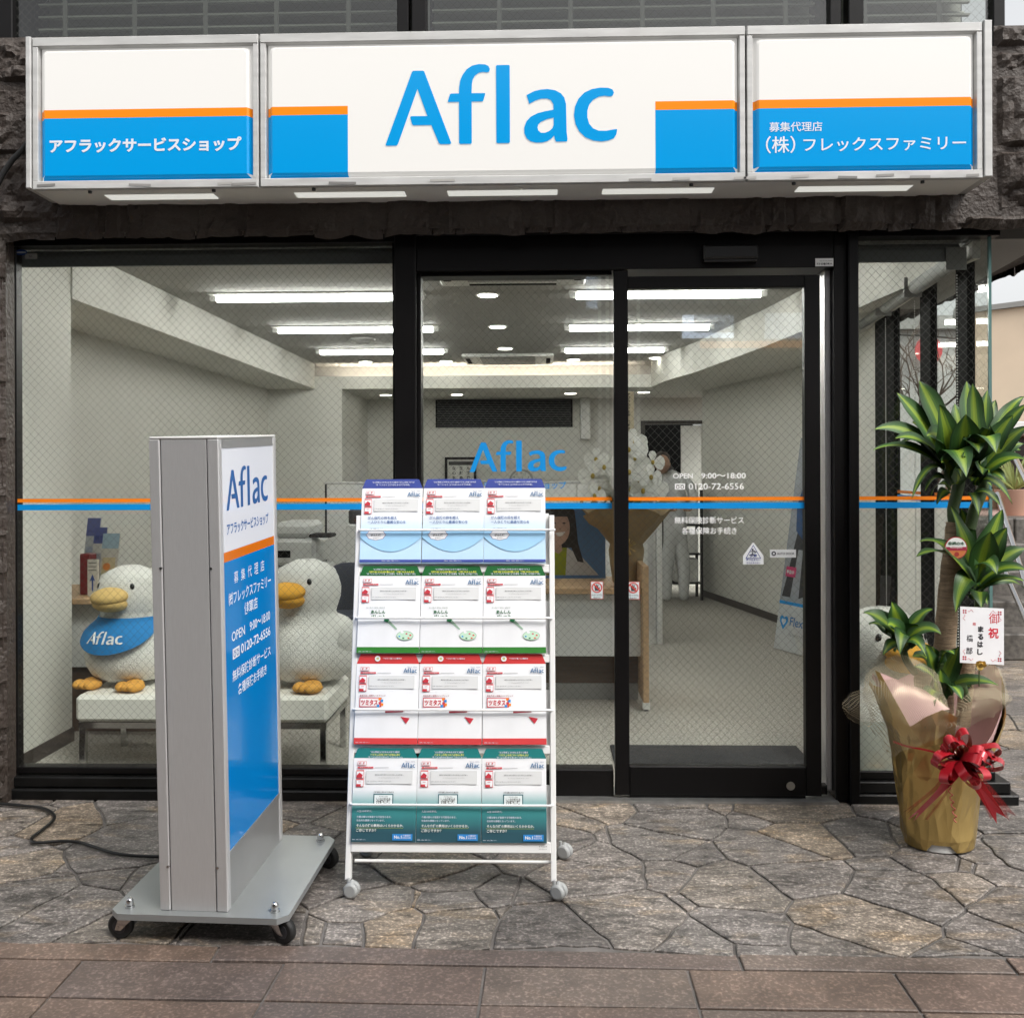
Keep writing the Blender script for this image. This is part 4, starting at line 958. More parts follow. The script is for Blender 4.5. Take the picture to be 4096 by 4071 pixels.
q = MB(); q.ell((a.x, 7.82, .45), .23, .05, .26, pw=.8); q.build('backrest', mat('navy_mesh', (.02, .028, .055), .8), t); q = MB(); q.ell((a.x, 7.6, .3), .22, .22, .05, pw=.7); q.build('seat', mat('navy_mesh'), t)
q = MB(); q.cyl((a.x, 7.62, .08), (a.x, 7.62, .27), .025); 
for k in range(5): an = k*2*math.pi/5; q.tube([(a.x, 7.62, .09), (a.x+.25*math.cos(an), 7.62+.25*math.sin(an), .05)], .018)
q.build('base', m_rubber, t)

# ---- reception counter
t = thing('reception_counter', (0, 6.2, 0), 'reception counter with an oak top and white front behind the door', 'counter')
cx0, cx1 = -.78, .60
q = MB(); q.box((cx0, 5.95, .685), (cx1, 6.65, .72), bev=.003); q.build('counter_top', m_wood, t)
q = MB(); q.box((cx0, 6.02, .30), (cx1, 6.04, .684), bev=.002); q.build('front_panel', m_whitep, t)
q = MB(); q.box((cx0, 6.20, .10), (cx1, 6.22, .30)); q.box((cx0, 6.19, .0), (cx1, 6.23, .10), 1); q.build('lower_panel', [m_wooddk, m_grey], t)
q = MB(); q.box((cx1, 5.88, .05), (cx1+.035, 6.65, .86), bev=.003); q.build('side_panel', m_wood, t)
q = MB(); q.box((cx1-.002, 5.875, .012), (cx1+.04, 5.93, .05)); q.box((cx1+.008, 5.885, 0), (cx1+.03, 5.91, .012), 1); q.build('foot', [m_whitep, m_rubber], t)
# poster standing on the counter
p0, p1 = P(2165, 2310, 6.5), P(2360, 2015, 6.5)
t = thing('counter_poster', ((p0.x+p1.x)/2, 6.5, .72), 'upright poster of a smiling dark-haired person on the reception counter', 'poster')
fb = Fr((0, 6.5, 0)); x0_, x1_, z0_, z1_ = -.05+p0.x, p1.x+.1, .722, p1.z; q = MB(); q.fbox(fb, x0_, x1_, z0_, z1_, -.012, 0, 0, srgb(90, 130, 180)); q.build('board', m_print, t)
def pp(u, v): p = P(u, v, 6.5); return (p.x, p.z)
q = MB(); 
q.poly(fb, [pp(2180, 2200), pp(2262, 2185), pp(2330, 2230), pp(2395, 2300), pp(2180, 2300)], .002, 0, (.55, .56, .58))
q.poly(fb, [pp(2190, 2190), pp(2268, 2185), pp(2262, 2300), pp(2185, 2300)], .003, 0, srgb(140, 150, 20))
q.poly(fb, [pp(2165, 2040), pp(2200, 2020), pp(2260, 2015), pp(2298, 2040), pp(2305, 2100), pp(2312, 2170), pp(2335, 2250), pp(2310, 2245), pp(2285, 2190), pp(2165, 2190)], .004, 0, (.02, .014, .012))
q.poly(fb, [pp(2210, 2175), pp(2245, 2175), pp(2250, 2200), pp(2235, 2215), pp(2205, 2200)], .005, 0, (.42, .27, .2))
c_ = pp(2232, 2110); q.disc(fb, c_[0], c_[1], .078, .006, 0, (.48, .31, .24), ry=.115)
q.poly(fb, [pp(2180, 2085), pp(2200, 2035), pp(2262, 2033), pp(2288, 2090), pp(2268, 2066), pp(2200, 2066)], .007, 0, (.02, .014, .012))
for u in (2218, 2256): c_ = pp(u, 2092); q.disc(fb, c_[0], c_[1], .010, .008, 0, (.03, .02, .02), ry=.005)
q.poly(fb, [pp(2218, 2130), pp(2262, 2126), pp(2250, 2142), pp(2232, 2145)], .008, 0, (.75, .72, .7)); c_ = pp(2240, 2115); q.disc(fb, c_[0], c_[1], .006, .008, 0, (.36, .2, .15))
q.build('printed_picture', m_print, t)
# orchid with gold wrap
ob = P(2505, 2330, 6.3); oz = .72
t = thing('orchid_plant', (ob.x, 6.3, oz), 'white moth orchid in a gold-wrapped pot on the reception counter', 'plant')
m_gold = mat('gold_foil', (.56, .40, .15), .30, .85, var=.08, scale=3)
_t = m_gold.node_tree; _v = _t.nodes.new('ShaderNodeTexVoronoi'); _v.inputs['Scale'].default_value = 10; _c = _t.nodes.new('ShaderNodeTexCoord'); _n = _t.nodes.new('ShaderNodeTexNoise'); _n.inputs['Scale'].default_value = 5
_m = _t.nodes.new('ShaderNodeMix'); _m.data_type = 'RGBA'; _m.inputs['Factor'].default_value = .35; _mp = _t.nodes.new('ShaderNodeMapping'); _mp.inputs['Scale'].default_value = (1, 1, .4); _t.links.new(_c.outputs['Object'], _mp.inputs[0]); _t.links.new(_mp.outputs[0], _m.inputs['A']); _t.links.new(_mp.outputs[0], _n.inputs[0]); _t.links.new(_n.outputs['Color'], _m.inputs['B'])
_t.links.new(_m.outputs['Result'], _v.inputs['Vector']); _b = _t.nodes.new('ShaderNodeBump'); _b.inputs['Strength'].default_value = .7; _b.inputs['Distance'].default_value = .03; _t.links.new(_v.outputs['Distance'], _b.inputs['Height']); _t.links.new(_b.outputs[0], _t.nodes['Principled BSDF'].inputs['Normal'])
m_kraft = mat('kraft_wrap', (.28, .2, .1), .6, .1, bump=.5, bscale=14, bdist=.01)
q = MB(); n = 26; vs = []
for j, (z, r) in enumerate(((0, .085), (.1, .1), (.2, .11), (.24, .10), (.33, .17), (.42, .25), (.47, .29))):
    for i in range(n):
        an = 2*math.pi*i/n; k = r*(1 + (.16*math.sin(an*5+1)*(j/6) + .05*math.sin(an*11))); vs.append((ob.x + k*math.cos(an), 6.3 + k*math.sin(an)*.8, oz + z + (.05*math.sin(an*3+.5) if j > 4 else 0)))
q.add(vs, [(j*n+i, j*n+(i+1) % n, (j+1)*n+(i+1) % n, (j+1)*n+i) for j in range(6) for i in range(n)], 0, None, True); q.build('wrapping', m_kraft, t)
q = MB(); rr = random.Random(4)
for k in range(10):
    an = rr.uniform(0, 6.28); q.tube([Vector((ob.x, 6.19, oz+.23)) + Vector((math.cos(an)*.01*s_, -.01, math.sin(an)*.01*s_)) * (1 + .0) * (1 if s_ < 5 else (9-s_)/4) for s_ in range(9)], .008, 5, flat=.3)
q.build('ribbon_bow', m_gold, t)
m_petal = mat('orchid_petal', (.88, .88, .84), .6); q = MB(); st_ = MB(); rr = random.Random(9)
def flower(mb, c, r, az):
    fz = Vector((math.sin(az), -math.cos(az), .1)).normalized(); exx = Vector((0, 0, 1)).cross(fz) * -1; exx.normalize(); eyy = fz.cross(exx) * -1
    for k, (an, rr_, w_) in enumerate(((90, 1, .6), (210, 1, .55), (330, 1, .55), (5, 1.05, .95), (175, 1.05, .95))):
        d_ = exx*math.cos(R(an)) + eyy*math.sin(R(an)); s2 = fz.cross(d_); vs = [c + fz*(.1*r)]
        for a_, w2 in ((.35, .6), (.7, 1), (1, .6), (1.08, 0), (1, -.6), (.7, -1), (.35, -.6)): vs.append(c + d_*(r*rr_*a_) + s2*(r*w_*.62*w2) + fz*(.12*r*math.sin(a_*3)) - fz*(.02*r*(k > 2)))
        mb.add(vs, [(0, i, i+1) for i in range(1, 7)], 0, (.72, .72, .66))
    mb.ell(c + fz*.2*r, r*.16, r*.16, r*.22, 8, 6, 1)
fl_pts = []
for (u, v) in ((2385, 1838), (2368, 1905), (2420, 1870), (2400, 1955), (2375, 1985), (2445, 1920), (2440, 1985), (2515, 1800), (2540, 1835), (2500, 1850), (2520, 1890), (2490, 1925), (2570, 1880), (2610, 1850), (2560, 1925), (2600, 1910), (2620, 1955), (2575, 1965), (2525, 1960), (2505, 1995), (2560, 2000), (2465, 1960), (2550, 1795), (2530, 1772)):
    Y_ = 6.2 + rr.uniform(-.05, .12); p = P(u, v, Y_); fl_pts.append(p)
for i, p in enumerate(fl_pts):
    f1 = MB(); flower(f1, p, .076*rr.uniform(.9, 1.15), rr.uniform(-.5, .5)); f1.build('blossom', [m_petal, mat('orchid_heart', (.45, .33, .06), .6)], t)
for (u, v, um) in ((2385, 1838, 2440), (2530, 1772, 2500), (2610, 1850, 2560)):
    p = P(u, v, 6.28); m_ = P(um, 1990, 6.3); st_ = MB(); st_.tube([(ob.x, 6.3, oz+.2), m_, (m_+p)/2+Vector((0, 0, .06)), p], .006, 6); st_.build('stem', mat('plant_stem', (.06, .10, .03), .5), t)
for k in range(5):
    an = k*1.25; q = MB(); d_ = Vector((math.cos(an), math.sin(an)*.6-.3, 0)); b0 = Vector((ob.x, 6.3, oz+.42)); sd2 = Vector((-d_.y, d_.x, 0)).normalized()
    pts_ = [b0 + d_*.22*s_ + Vector((0, 0, .12*math.sin(s_*2.6))) for s_ in (0, .25, .5, .75, 1)]; ws = (.02, .04, .045, .035, .004); vs = []
    for p_, w_ in zip(pts_, ws): vs += [p_ - sd2*w_, p_ + sd2*w_]
    q.add(vs, [(2*i, 2*i+1, 2*i+3, 2*i+2) for i in range(4)], 0, None, True); q.build('leaf', mat('orchid_leaf', (.03, .07, .02), .4), t)

# shelf rack with boxes by the rear doorway
t = thing('storage_shelf', (P(2725, 2350, 11.0).x, 11, 0), 'black metal shelf of white boxes beside the rear doorway', 'shelf')
a, c = P(2655, 2300, 11.0), P(2812, 2000, 11.0)
q = MB()
for x in (a.x, c.x-.03): 
    for y in (11.0, 11.35): q.box((x, y, 0), (x+.03, y+.03, 1.22))
q.build('upright', m_rubber, t)
for z in (.18, .5, .82, 1.1): q = MB(); q.box((a.x+.03, 11.0, z), (c.x-.03, 11.38, z+.02)); q.build('shelf_board', m_rubber, t)
for i, (z, lb) in enumerate(((.201, 'bottom'), (.521, 'second'), (.841, 'third'), (1.121, 'top'))):
    q = MB(); q.box((a.x+.12, 11.02, z), (c.x-.05, 11.33, z+.25 if i < 3 else z+.16), bev=.008); tag(q.build('storage_box', m_whitep, origin=(a.x+.2, 11.1, z)), 'white storage box on the %s board of the black shelf' % lb, 'box', 'boxes on the black shelf')

# ---- person in a white shirt bending over behind the orchid
def skin_body(name, nodes, edges, parent, m, root=0, sub=2):
    me = bpy.data.meshes.new(name); o0 = parent.location
    me.from_pydata([Vector(n[:3]) - o0 for n in nodes], edges, []); o = bpy.data.objects.new(name, me); COL.objects.link(o); o.parent = parent
    md = o.modifiers.new('skin', 'SKIN'); me.skin_vertices[0].data[root].use_root = True
    for i, n in enumerate(nodes): me.skin_vertices[0].data[i].radius = (n[3], n[4] if len(n) > 4 else n[3])
    md.use_smooth_shade = True; s2 = o.modifiers.new('sub', 'SUBSURF'); s2.levels = sub; s2.render_levels = sub; me.materials.append(m); return o
hp = P(2655, 1868, 10.2); X_, Z_ = hp.x, hp.z
pt = thing('person', (X_+.1, 10.35, 0), 'person in a white shirt looking down behind the white cabinet', 'person')
m_skin = mat('skin', (.36, .21, .14), .55); m_shirt = mat('white_shirt', (.55, .56, .56), .8, bump=.4, bscale=12, bdist=.01)
nodes = [(X_+.15, 10.45, .85, .14, .11), (X_+.14, 10.42, 1.0, .13, .1), (X_+.12, 10.38, 1.18, .15, .11), (X_+.10, 10.36, 1.33, .13, .1), (X_+.05, 10.32, 1.42, .055), (X_+.0, 10.25, 1.47, .06),
         (X_-.08, 10.36, 1.33, .06), (X_-.15, 10.3, 1.1, .045), (X_+.05, 10.08, 1.05, .035), (X_+.28, 10.36, 1.31, .06), (X_+.33, 10.3, 1.1, .045), (X_+.2, 10.06, 1.06, .035),
         (X_+.06, 10.47, .45, .075), (X_+.06, 10.47, .06, .05), (X_+.24, 10.47, .45, .075), (X_+.24, 10.47, .06, .05)]
skin_body('body', nodes, [(0,1),(1,2),(2,3),(3,4),(4,5),(3,6),(6,7),(7,8),(3,9),(9,10),(10,11),(0,12),(12,13),(0,14),(14,15)], pt, m_shirt)
q = MB(); q.ell((X_-.01, 10.22, 1.50), .075, .09, .105, 18, 14, rot=Matrix.Rotation(R(35), 3, 'X')); q.ell((X_-.01, 10.125, 1.46), .014, .02, .02, 8, 6); q.ell((X_+.068, 10.25, 1.49), .01, .02, .03, 8, 6); q.ell((X_-.088, 10.25, 1.49), .01, .02, .03, 8, 6); q.build('head', m_skin, pt)
q = MB(); q.ell((X_-.01, 10.25, 1.545), .082, .1, .085, 18, 14, rot=Matrix.Rotation(R(35), 3, 'X'), nz=.06); q.build('hair', mat('dark_hair', (.02, .013, .01), .5), pt)
for x in (X_+.05, X_+.2):
    q = MB(); q.ell((x, 10.03, 1.05), .035, .045, .018, 10, 8)
    for k in range(4): q.tube([(x-.026+.017*k, 10.0, 1.05), (x-.028+.018*k, 9.955, 1.045-.002*k), (x-.028+.018*k, 9.935, 1.03)], [.009, .008, .007], 6)
    q.tube([(x+.034, 10.03, 1.05), (x+.05, 10.0, 1.045), (x+.045, 9.975, 1.04)], [.011, .009, .008], 6); q.build('hand', m_skin, pt)

# ---- leaning picture panel on the right wall
bl, br_ = P(3095, 2588, 7.98), P(3290, 2648, 7.4); 
bl.z = br_.z = .01
ex_ = (br_ - bl); wdt = ex_.length; tl_ = P(3193, 1747, 8.05); ey_ = Vector((.24, .10, 1.62)); 
fb = Fr(bl, ex_, ey_); hgt = 1.70; fb.ey = ey_.normalized(); fb.n = fb.ex.cross(fb.ey).normalized()
t = thing('display_panel', (bl+br_)/2, 'tall printed panel with a heart mark leaning on the right wall', 'display panel')
q = MB(); q.fbox(fb, 0, wdt, 0, hgt, -.02, 0, 0, (.52, .54, .55)); q.build('board', m_print, t)
q = MB(); q.quad(fb, 0, .36, wdt, .385, .001, 0, BLUE); q.quad(fb, 0, .386, wdt, hgt, .001, 0, srgb(150, 155, 162))
q.poly(fb, [(.02, .42), (.05, .55), (.13, .98), (.3, 1.0), (.33, .45), (.24, .42), (.22, .8), (.16, .8), (.13, .42)], .002, 0, (.03, .03, .035))
q.poly(fb, [(.10, .95), (.07, 1.15), (.12, 1.3), (.22, 1.36), (.34, 1.3), (.38, 1.1), (.34, .93), (.2, .88)], .003, 0, srgb(40, 75, 120)); q.disc(fb, .21, 1.44, .06, .003, 0, (.4, .25, .18), ry=.08); q.disc(fb, .21, 1.49, .065, .004, 0, (.02, .015, .012), ry=.05)
q.poly(fb, [(.36, .5), (.34, 1.0), (.4, 1.22), (.5, 1.24), (.56, 1.1), (.6, .9), (.6, .5)], .004, 0, srgb(205, 200, 195)); q.disc(fb, .47, 1.31, .055, .005, 0, (.45, .28, .2), ry=.07); q.disc(fb, .47, 1.37, .06, .006, 0, (.03, .02, .015), ry=.04)
q.quad(fb, .04, .58, .17, .66, .006, 0, srgb(200, 60, 110)); q.disc(fb, .52, .6, .10, .007, 0, srgb(225, 215, 40), ry=.15)
q.build('printed_picture', m_print, t)
q = MB(); hc = (.09, .22); hp_ = [(0, -.06), (-.05, 0), (-.055, .03), (-.035, .05), (-.012, .045), (0, .03), (.012, .045), (.035, .05), (.055, .03), (.05, 0)]
q.poly(fb, [(hc[0]+a, hc[1]+b_) for a, b_ in hp_], .002, 0, BLUE); q.poly(fb, [(hc[0]+a*.55, hc[1]+.002+b_*.5) for a, b_ in hp_], .003, 0, (.6, .65, .68))
q.text(fb, 'Flex Family', .17, .18, h=.09, w=.46, bold=.01, d=.002, col=srgb(30, 110, 175)); q.text(fb, 'フレックスファミリー', .17, .12, w=.25, bold=.01, d=.002, col=(.08, .08, .1)); q.text(fb, '募集中', .05, .6, w=.1, bold=.03, d=.008, col=(.6, .6, .6)); q.build('lettering', m_ink, t)

# door mat
q = MB(); a, c = P(2440, 2975, 5.2), P(3180, 2975, 5.2)
q.box((P(2440, 3000, 5.1).x, 4.62, .001), (P(3190, 3000, 5.1).x, 5.12, .012), bev=.005); tag(q.build('door_mat', mat('dark_mat', (.022, .024, .028), .95, bump=1, bscale=300, var=.2, scale=60), origin=(.8, 4.9, 0)), 'dark charcoal mat on the carpet just inside the sliding door', 'door mat')

# ---- roller blinds inside the windows
m_blind = mat('grey_blind_cloth', (.22, .235, .24), .8)
def blind(x0, x1, y, z, r, label, cord=None):
    t = thing('roller_blind', ((x0+x1)/2, y, z), label, 'roller blind'); q = MB(); q.cyl((x0, y, z), (x1, y, z), r, 18); q.build('roll', m_blind, t)
    q = MB(); q.box((x0-.02, y-.06, z+r+.004), (x1+.02, y+.06, z+r+.02)); q.box((x0-.02, y-.05, z-r), (x0-.002, y+.05, z+r+.02)); q.build('bracket', m_grey, t)
    q = MB(); q.box((x0, y-r-.004, z-r-.004), (x1, y-r+.002, z)); q.box((x0, y-r-.008, z-r-.018), (x1, y-r+.008, z-r-.004)); q.build('cloth', m_blind, t)
    if cord is not None:
        q = MB(); zz = z
        while zz > cord: q.ell((x0+.03, y-.07, zz), .0035, .0035, .0035, 5, 4); zz -= .013
        q.build('bead_cord', m_whitep, t); q = MB(); q.box((x0+.015, y-.085, cord-.1), (x0+.045, y-.06, cord), bev=.005); q.build('cord_weight', m_whitep, t)
blind(-2.42, -.62, 4.46, 2.402, .03, 'grey rolled-up blind at the top of the left window', .55)
blind(1.36, XS(4.4)-.08, 4.46, 2.39, .034, 'grey rolled-up blind at the top of the corner window')
for i, (y0, y1) in enumerate(((4.42, 5.06), (5.1, 5.66), (5.7, 6.3))):
    lb = ('nearest the glass corner', 'in the middle of its row', 'farthest back')[i]
    t = thing('roller_blind', (XS(y0)-.1, (y0+y1)/2, 2.35), 'pale rolled blind along the side windows, ' + lb, 'roller blind', 'rolled blinds along the side windows')
    q = MB(); q.cyl((XS(y0)-.10, y0, 2.345), (XS(y1)-.10, y1, 2.345), .036, 18); q.build('roll', mat('pale_blind', (.36, .37, .36), .8), t)
    q = MB(); zz = 2.3
    while zz > .6: q.ell((XS(y0+.1)-.06, y0+.12, zz), .0035, .0035, .0035, 5, 4); zz -= .013
    q.build('bead_cord', m_whitep, t)
    q = MB(); q.box((XS(y0)-.15, y0-.006, 2.30), (XS(y0)-.06, y0-.001, 2.40)); q.build('bracket', m_grey, t)

# ---- bench
BX0, BX1 = -2.2, -1.0
bt = thing('bench', (-1.6, 4.85, 0), 'low white padded bench on square chrome legs behind the left window', 'bench')
q = MB(); q.box((BX0, 4.6, .245), (BX1, 5.12, .372), bev=.018); q.build('seat', mat('cream_leather', (.76, .75, .70), .5, bump=.15, bscale=200), bt)
q = MB()
for (a, c) in (((BX0+.01, 4.615, .215), (BX1-.01, 4.645, .243)), ((BX0+.01, 5.08, .215), (BX1-.01, 5.11, .243)), ((BX0+.01, 4.645, .215), (BX0+.04, 5.08, .243)), ((BX1-.04, 4.645, .215), (BX1-.01, 5.08, .243))): q.box(a, c)
q.build('rail', m_chrome, bt)
for x in (BX0+.012, BX1-.042):
    for y in (4.617, 5.078): q = MB(); q.box((x, y, 0), (x+.03, y+.03, .214), bev=.002); q.build('leg', m_chrome, bt)

# ---- plush birds
m_fur = mat('white_plush', (.76, .755, .72), .95, var=.07, scale=14, bump=1, bscale=150, bdist=.008)
m_beak = mat('pale_yellow_felt', (.62, .43, .16), .85, bump=.5, bscale=120); m_beak2 = mat('amber_felt', (.62, .31, .03), .85, bump=.5, bscale=120)
m_foot = mat('orange_felt', (.66, .33, .06), .85, bump=.5, bscale=120)
def plush(loc, s, face, label, mb_, bib=False):
    t = thing('plush_toy', loc, label, 'plush toy', None); L0 = Vector(loc); rz = Matrix.Rotation(face, 3, 'Z')
    T = lambda x, y, z: L0 + rz @ Vector((x*s, y*s, z*s))
    q = MB(); n, m = 40, 34; vs = []       # one closed body and head, facing -Y
    prof = [(0, .02), (.15, .03), (.195, .06), (.218, .11), (.224, .16), (.215, .22), (.195, .265), (.165, .297), (.138, .318), (.132, .335), (.142, .365), (.153, .405), (.156, .45), (.150, .49), (.131, .528), (.095, .553), (.05, .572), (0, .577)]
    for j, (r, z) in enumerate(prof):
        sh = -.0 if z < .3 else -.03
        for i in range(n):
            a = 2*math.pi*i/n; d_ = Vector((math.cos(a), math.sin(a), z*4)); k = r*(1 + .05*noise.noise(d_*2.2) + .025*noise.noise(d_*7))
            yy = k*math.sin(a)*(1.0 if z > .32 else 1.05) + sh; vs.append(T(k*math.cos(a), yy, z + .006*noise.noise(d_*5)))
    q.add(vs, [(j*n+i, j*n+(i+1) % n, (j+1)*n+(i+1) % n, (j+1)*n+i) for j in range(len(prof)-1) for i in range(n)], 0, None, True); q.build('body', m_fur, t, merge=True)
    for sg in (-1, 1):
        q = MB(); q.ell(T(sg*.195, .03, .2), .04*s, .12*s, .10*s, 16, 12, rot=rz @ Matrix.Rotation(R(15*sg), 3, 'Y'), nz=.05); q.build('wing', m_fur, t)
        q = MB()
        for k in (-1, 0, 1): q.ell(T(sg*.115 + k*.038, -.215, .024), .027*s, .05*s, .022*s, 12, 8, rot=rz @ Matrix.Rotation(R(-18*k), 3, 'Z'))
        q.ell(T(sg*.115, -.17, .026), .046*s, .05*s, .024*s, 12, 8); q.build('foot', m_foot, t)
        q = MB(); q.ell(T(sg*.088, -.148, .483), .013*s, .010*s, .017*s, 10, 8); q.build('eye', mat('eye_black', (.01, .01, .012), .15), t)
    q = MB(); q.ell(T(0, -.195, .440), .088*s, .085*s, .043*s, 22, 14, rot=rz @ Matrix.Rotation(R(8), 3, 'X')); q.ell(T(0, -.19, .405), .082*s, .078*s, .040*s, 22, 14, rot=rz @ Matrix.Rotation(R(-6), 3, 'X')); q.build('beak', mb_, t)
    def brad(z):
        for (r0, z0), (r1, z1) in zip(prof[1:], prof[2:]):
            if z0 <= z <= z1: return r0 + (r1-r0)*(z-z0)/(z1-z0)
        return .13
    if bib:
        q = MB(); vs = []; n = 24; rows_ = 9
        for j in range(rows_):
            for i in range(n+1):
                a = R(-165 + 150*i/n); k = j/(rows_-1); zz = .335 - k*(.155*math.sin(math.pi*i/n)**.7 + .004); rr_ = brad(zz) + .024
                vs.append(T(rr_*math.cos(a), rr_*math.sin(a)*1.05 - .012, zz))
        q.add(vs, [(j*(n+1)+i, j*(n+1)+i+1, (j+1)*(n+1)+i+1, (j+1)*(n+1)+i) for j in range(rows_-1) for i in range(n)], 0, None, True); bo = q.build('bib', mat('blue_cloth', srgb(25, 120, 185), .8, bump=.3, bscale=30, bdist=.006), t)
        q = MB(); fb = Fr((0, 0, 0)); logo(q, fb, -.08, .225, .16, col=(.75, .77, .78)); 
        for i, v in enumerate(q.v):
            a = -math.pi/2 + v.x/.20 + R(2); r_ = brad(v.z) + .029; q.v[i] = T(r_*math.cos(a), r_*math.sin(a)*1.04 - .014, v.z)
        lo = q.build('lettering', m_ink, bo)
    return t
plush((P(532, 2600, 4.9).x, 4.92, .373), 1.02, R(-12), 'white plush bird with a blue bib sitting at the left end of the bench', m_beak, True)
plush((P(1240, 2600, 4.9).x, 4.92, .373), 1.07, R(-20), 'white plush bird with amber beak, no bib, right end of the bench', m_beak2)
plush((1.63, 4.86, .002), 1.32, R(14), 'large white plush bird standing on the floor behind the corner window', m_beak2)

# ---- wooden shelf with leaflets on the left wall
t = thing('side_counter', (-2.6, 5.75, 0), 'oak-topped side counter with a dark base along the left wall', 'counter')
a = P(300, 2372, 5.5)
q = MB(); q.box((-2.99, 5.25, .715), (-1.75, 5.95, .745), bev=.003); q.build('counter_top', m_wood, t)
q = MB(); q.box((-2.98, 5.35, .36), (-1.77, 5.93, .713)); q.build('front_panel', m_whitep, t); q = MB(); q.box((-2.98, 5.38, .0), (-1.77, 5.93, .358)); q.build('base_panel', m_wooddk, t)
def leaflet(u0, v0, u1, v1, Y, tilt, cols, label, txt_=None):
    a, c = P(u0, v1, Y), P(u1, v0, Y); zb = .7455; fb = Fr((a.x, Y, zb), (1, 0, 0), (math.sin(tilt)*.0, .25, 1)); fb.n = fb.ex.cross(fb.ey).normalized()
    fb.ex = Vector((math.cos(-tilt), 0, math.sin(-tilt)*-1 if 0 else 0)).normalized()
    t = thing('leaflet_holder', (a.x, Y, zb), label, 'leaflet holder', 'leaflets on the side counter'); w_, h_ = c.x-a.x, (c.z-zb)
    q = MB(); q.fbox(fb, 0, w_, 0, h_, -.012, 0, 0, cols[0]); q.quad(fb, 0, h_*.75, w_, h_, .001, 0, cols[1]); q.quad(fb, w_*.12, h_*.15, w_*.88, h_*.6, .001, 0, cols[2])
    if len(cols) > 3: q.disc(fb, w_*.4, h_*.45, w_*.22, .002, 0, cols[3])
    q.build('leaflet', m_print, t)
    q = MB(); q.fbox(fb, -.004, w_+.004, 0, h_*.35, .006, .009); q.fbox(fb, -.004, w_+.004, 0, .004, -.016, .006); q.build('clear_pocket', m_clear, t)
    if txt_:
        q = MB()
        for i, s_ in enumerate(txt_): q.text(fb, s_, w_*.5, h_*(.8-.12*i), w=w_*.75, bold=.02, d=.003, al='c', col=(.03, .05, .2))
        q.build('lettering', m_ink, t)
leaflet(320, 2066, 372, 2300, 5.62, 0, ((.4, .42, .45), (.1, .12, .3), (.3, .35, .45)), 'tall dark-headed leaflet at the back of the side counter', ('がん保険',))
leaflet(352, 2105, 402, 2310, 5.54, 0, ((.5, .5, .48), (.08, .1, .28), (.35, .36, .4)), 'blue-topped leaflet in the middle of the side counter', ('医療',))
leaflet(388, 2130, 455, 2320, 5.46, 0, ((.5, .48, .42), (.3, .42, .5), (.5, .42, .25), (.6, .2, .04)), 'colourful picture leaflet in a clear stand on the side counter')
a = P(318, 2328, 5.42); c = P(362, 2215, 5.42); q = MB(); q.box((a.x, 5.42, .746), (c.x, 5.5, c.z), bev=.006); tag(q.build('red_box', mat('red_card', (.18, .015, .02), .4), origin=(a.x, 5.42, .746)), 'small dark red box at the left end of the side counter', 'box')
a = P(350, 2328, 5.36); c = P(390, 2238, 5.36); fb = Fr((a.x, 5.36, .746)); t = thing('notice_card', (a.x, 5.36, .746), 'small cream upright card with an arrow beside the red box', 'card')
q = MB(); q.fbox(fb, 0, c.x-a.x, 0, c.z-.746, -.02, 0, 0, (.6, .57, .5)); q.build('card', m_print, t)
q = MB(); w_ = c.x-a.x; h_ = c.z-.746
for i in range(3): q.quad(fb, w_*.12, h_*(.9-.1*i), w_*.88, h_*(.9-.1*i)+.004, .001, 0, (.05, .05, .05))
q.poly(fb, [(w_*.5, h_*.6), (w_*.2, h_*.4), (w_*.42, h_*.44), (w_*.42, h_*.15), (w_*.58, h_*.15), (w_*.58, h_*.44), (w_*.8, h_*.4)], .001, 0, (.03, .08, .3)); q.build('printed_arrow', m_ink, t)

# ================================================================== PILLAR SIGN ON WHEELS
PO = Vector((-1.075, 3.05, gz(3.05)))
PM = Matrix.Translation(PO) @ (Matrix.Rotation(-.048, 4, 'Z') @ Matrix.Rotation(math.atan(SL), 4, 'X'))
def xf(mb, M=PM): mb.v = [M @ v for v in mb.v]; return mb
ps = thing('pillar_sign', PO, 'tall aluminium pillar sign on a wheeled base plate, blue side panel reading Aflac', 'sign')
q = MB(); c_ = .03
pl = [(-.285+c_, 0), (.285-c_, 0), (.285, c_), (.285, .62-c_), (.285-c_, .62), (-.285+c_, .62), (-.285, .62-c_), (-.285, c_)]
prism(q, pl, .078, .098); xf(q).build('base_plate', m_plate, ps)
BXL, BXR, BY0, BY1, BZ0, BZ1 = -.13, .09, .03, .59, .098, 1.584
for (a, c, nm) in ((BXL, BXL+.034, 'corner_profile'), (BXL+.0375, BXR-.0395, 'end_panel'), (BXR-.036, BXR, 'corner_profile')):
    q = MB(); y0 = BY0 + (.002 if nm == 'end_panel' else 0)
    if nm == 'end_panel': q.box((a, y0, BZ0), (c, BY1-.002, BZ1-.006), bev=.001)
    elif a < 0: q.box((a, y0, BZ0), (c, BY0+.045, BZ1-.006), bev=.003); q.box((a, BY1-.045, BZ0), (c, BY1, BZ1-.006), bev=.003); q.box((a+.006, BY0+.045, BZ0), (c, BY1-.045, BZ1-.006))
    else: q.box((a, y0, BZ0), (c, BY0+.03, BZ1-.006), bev=.003); q.box((a, BY1-.03, BZ0), (c, BY1, BZ1-.006), bev=.003)
    xf(q).build(nm, m_steel, ps)
q = MB(); q.box((BXL, BY0, BZ1-.006), (BXR, BY1, BZ1+.002), bev=.003); xf(q).build('top_cap', m_alu, ps)
fb = Fr((BXR, BY0, 0), (0, 1, 0), (0, 0, 1)); Wp = BY1-BY0; TOP = BZ1
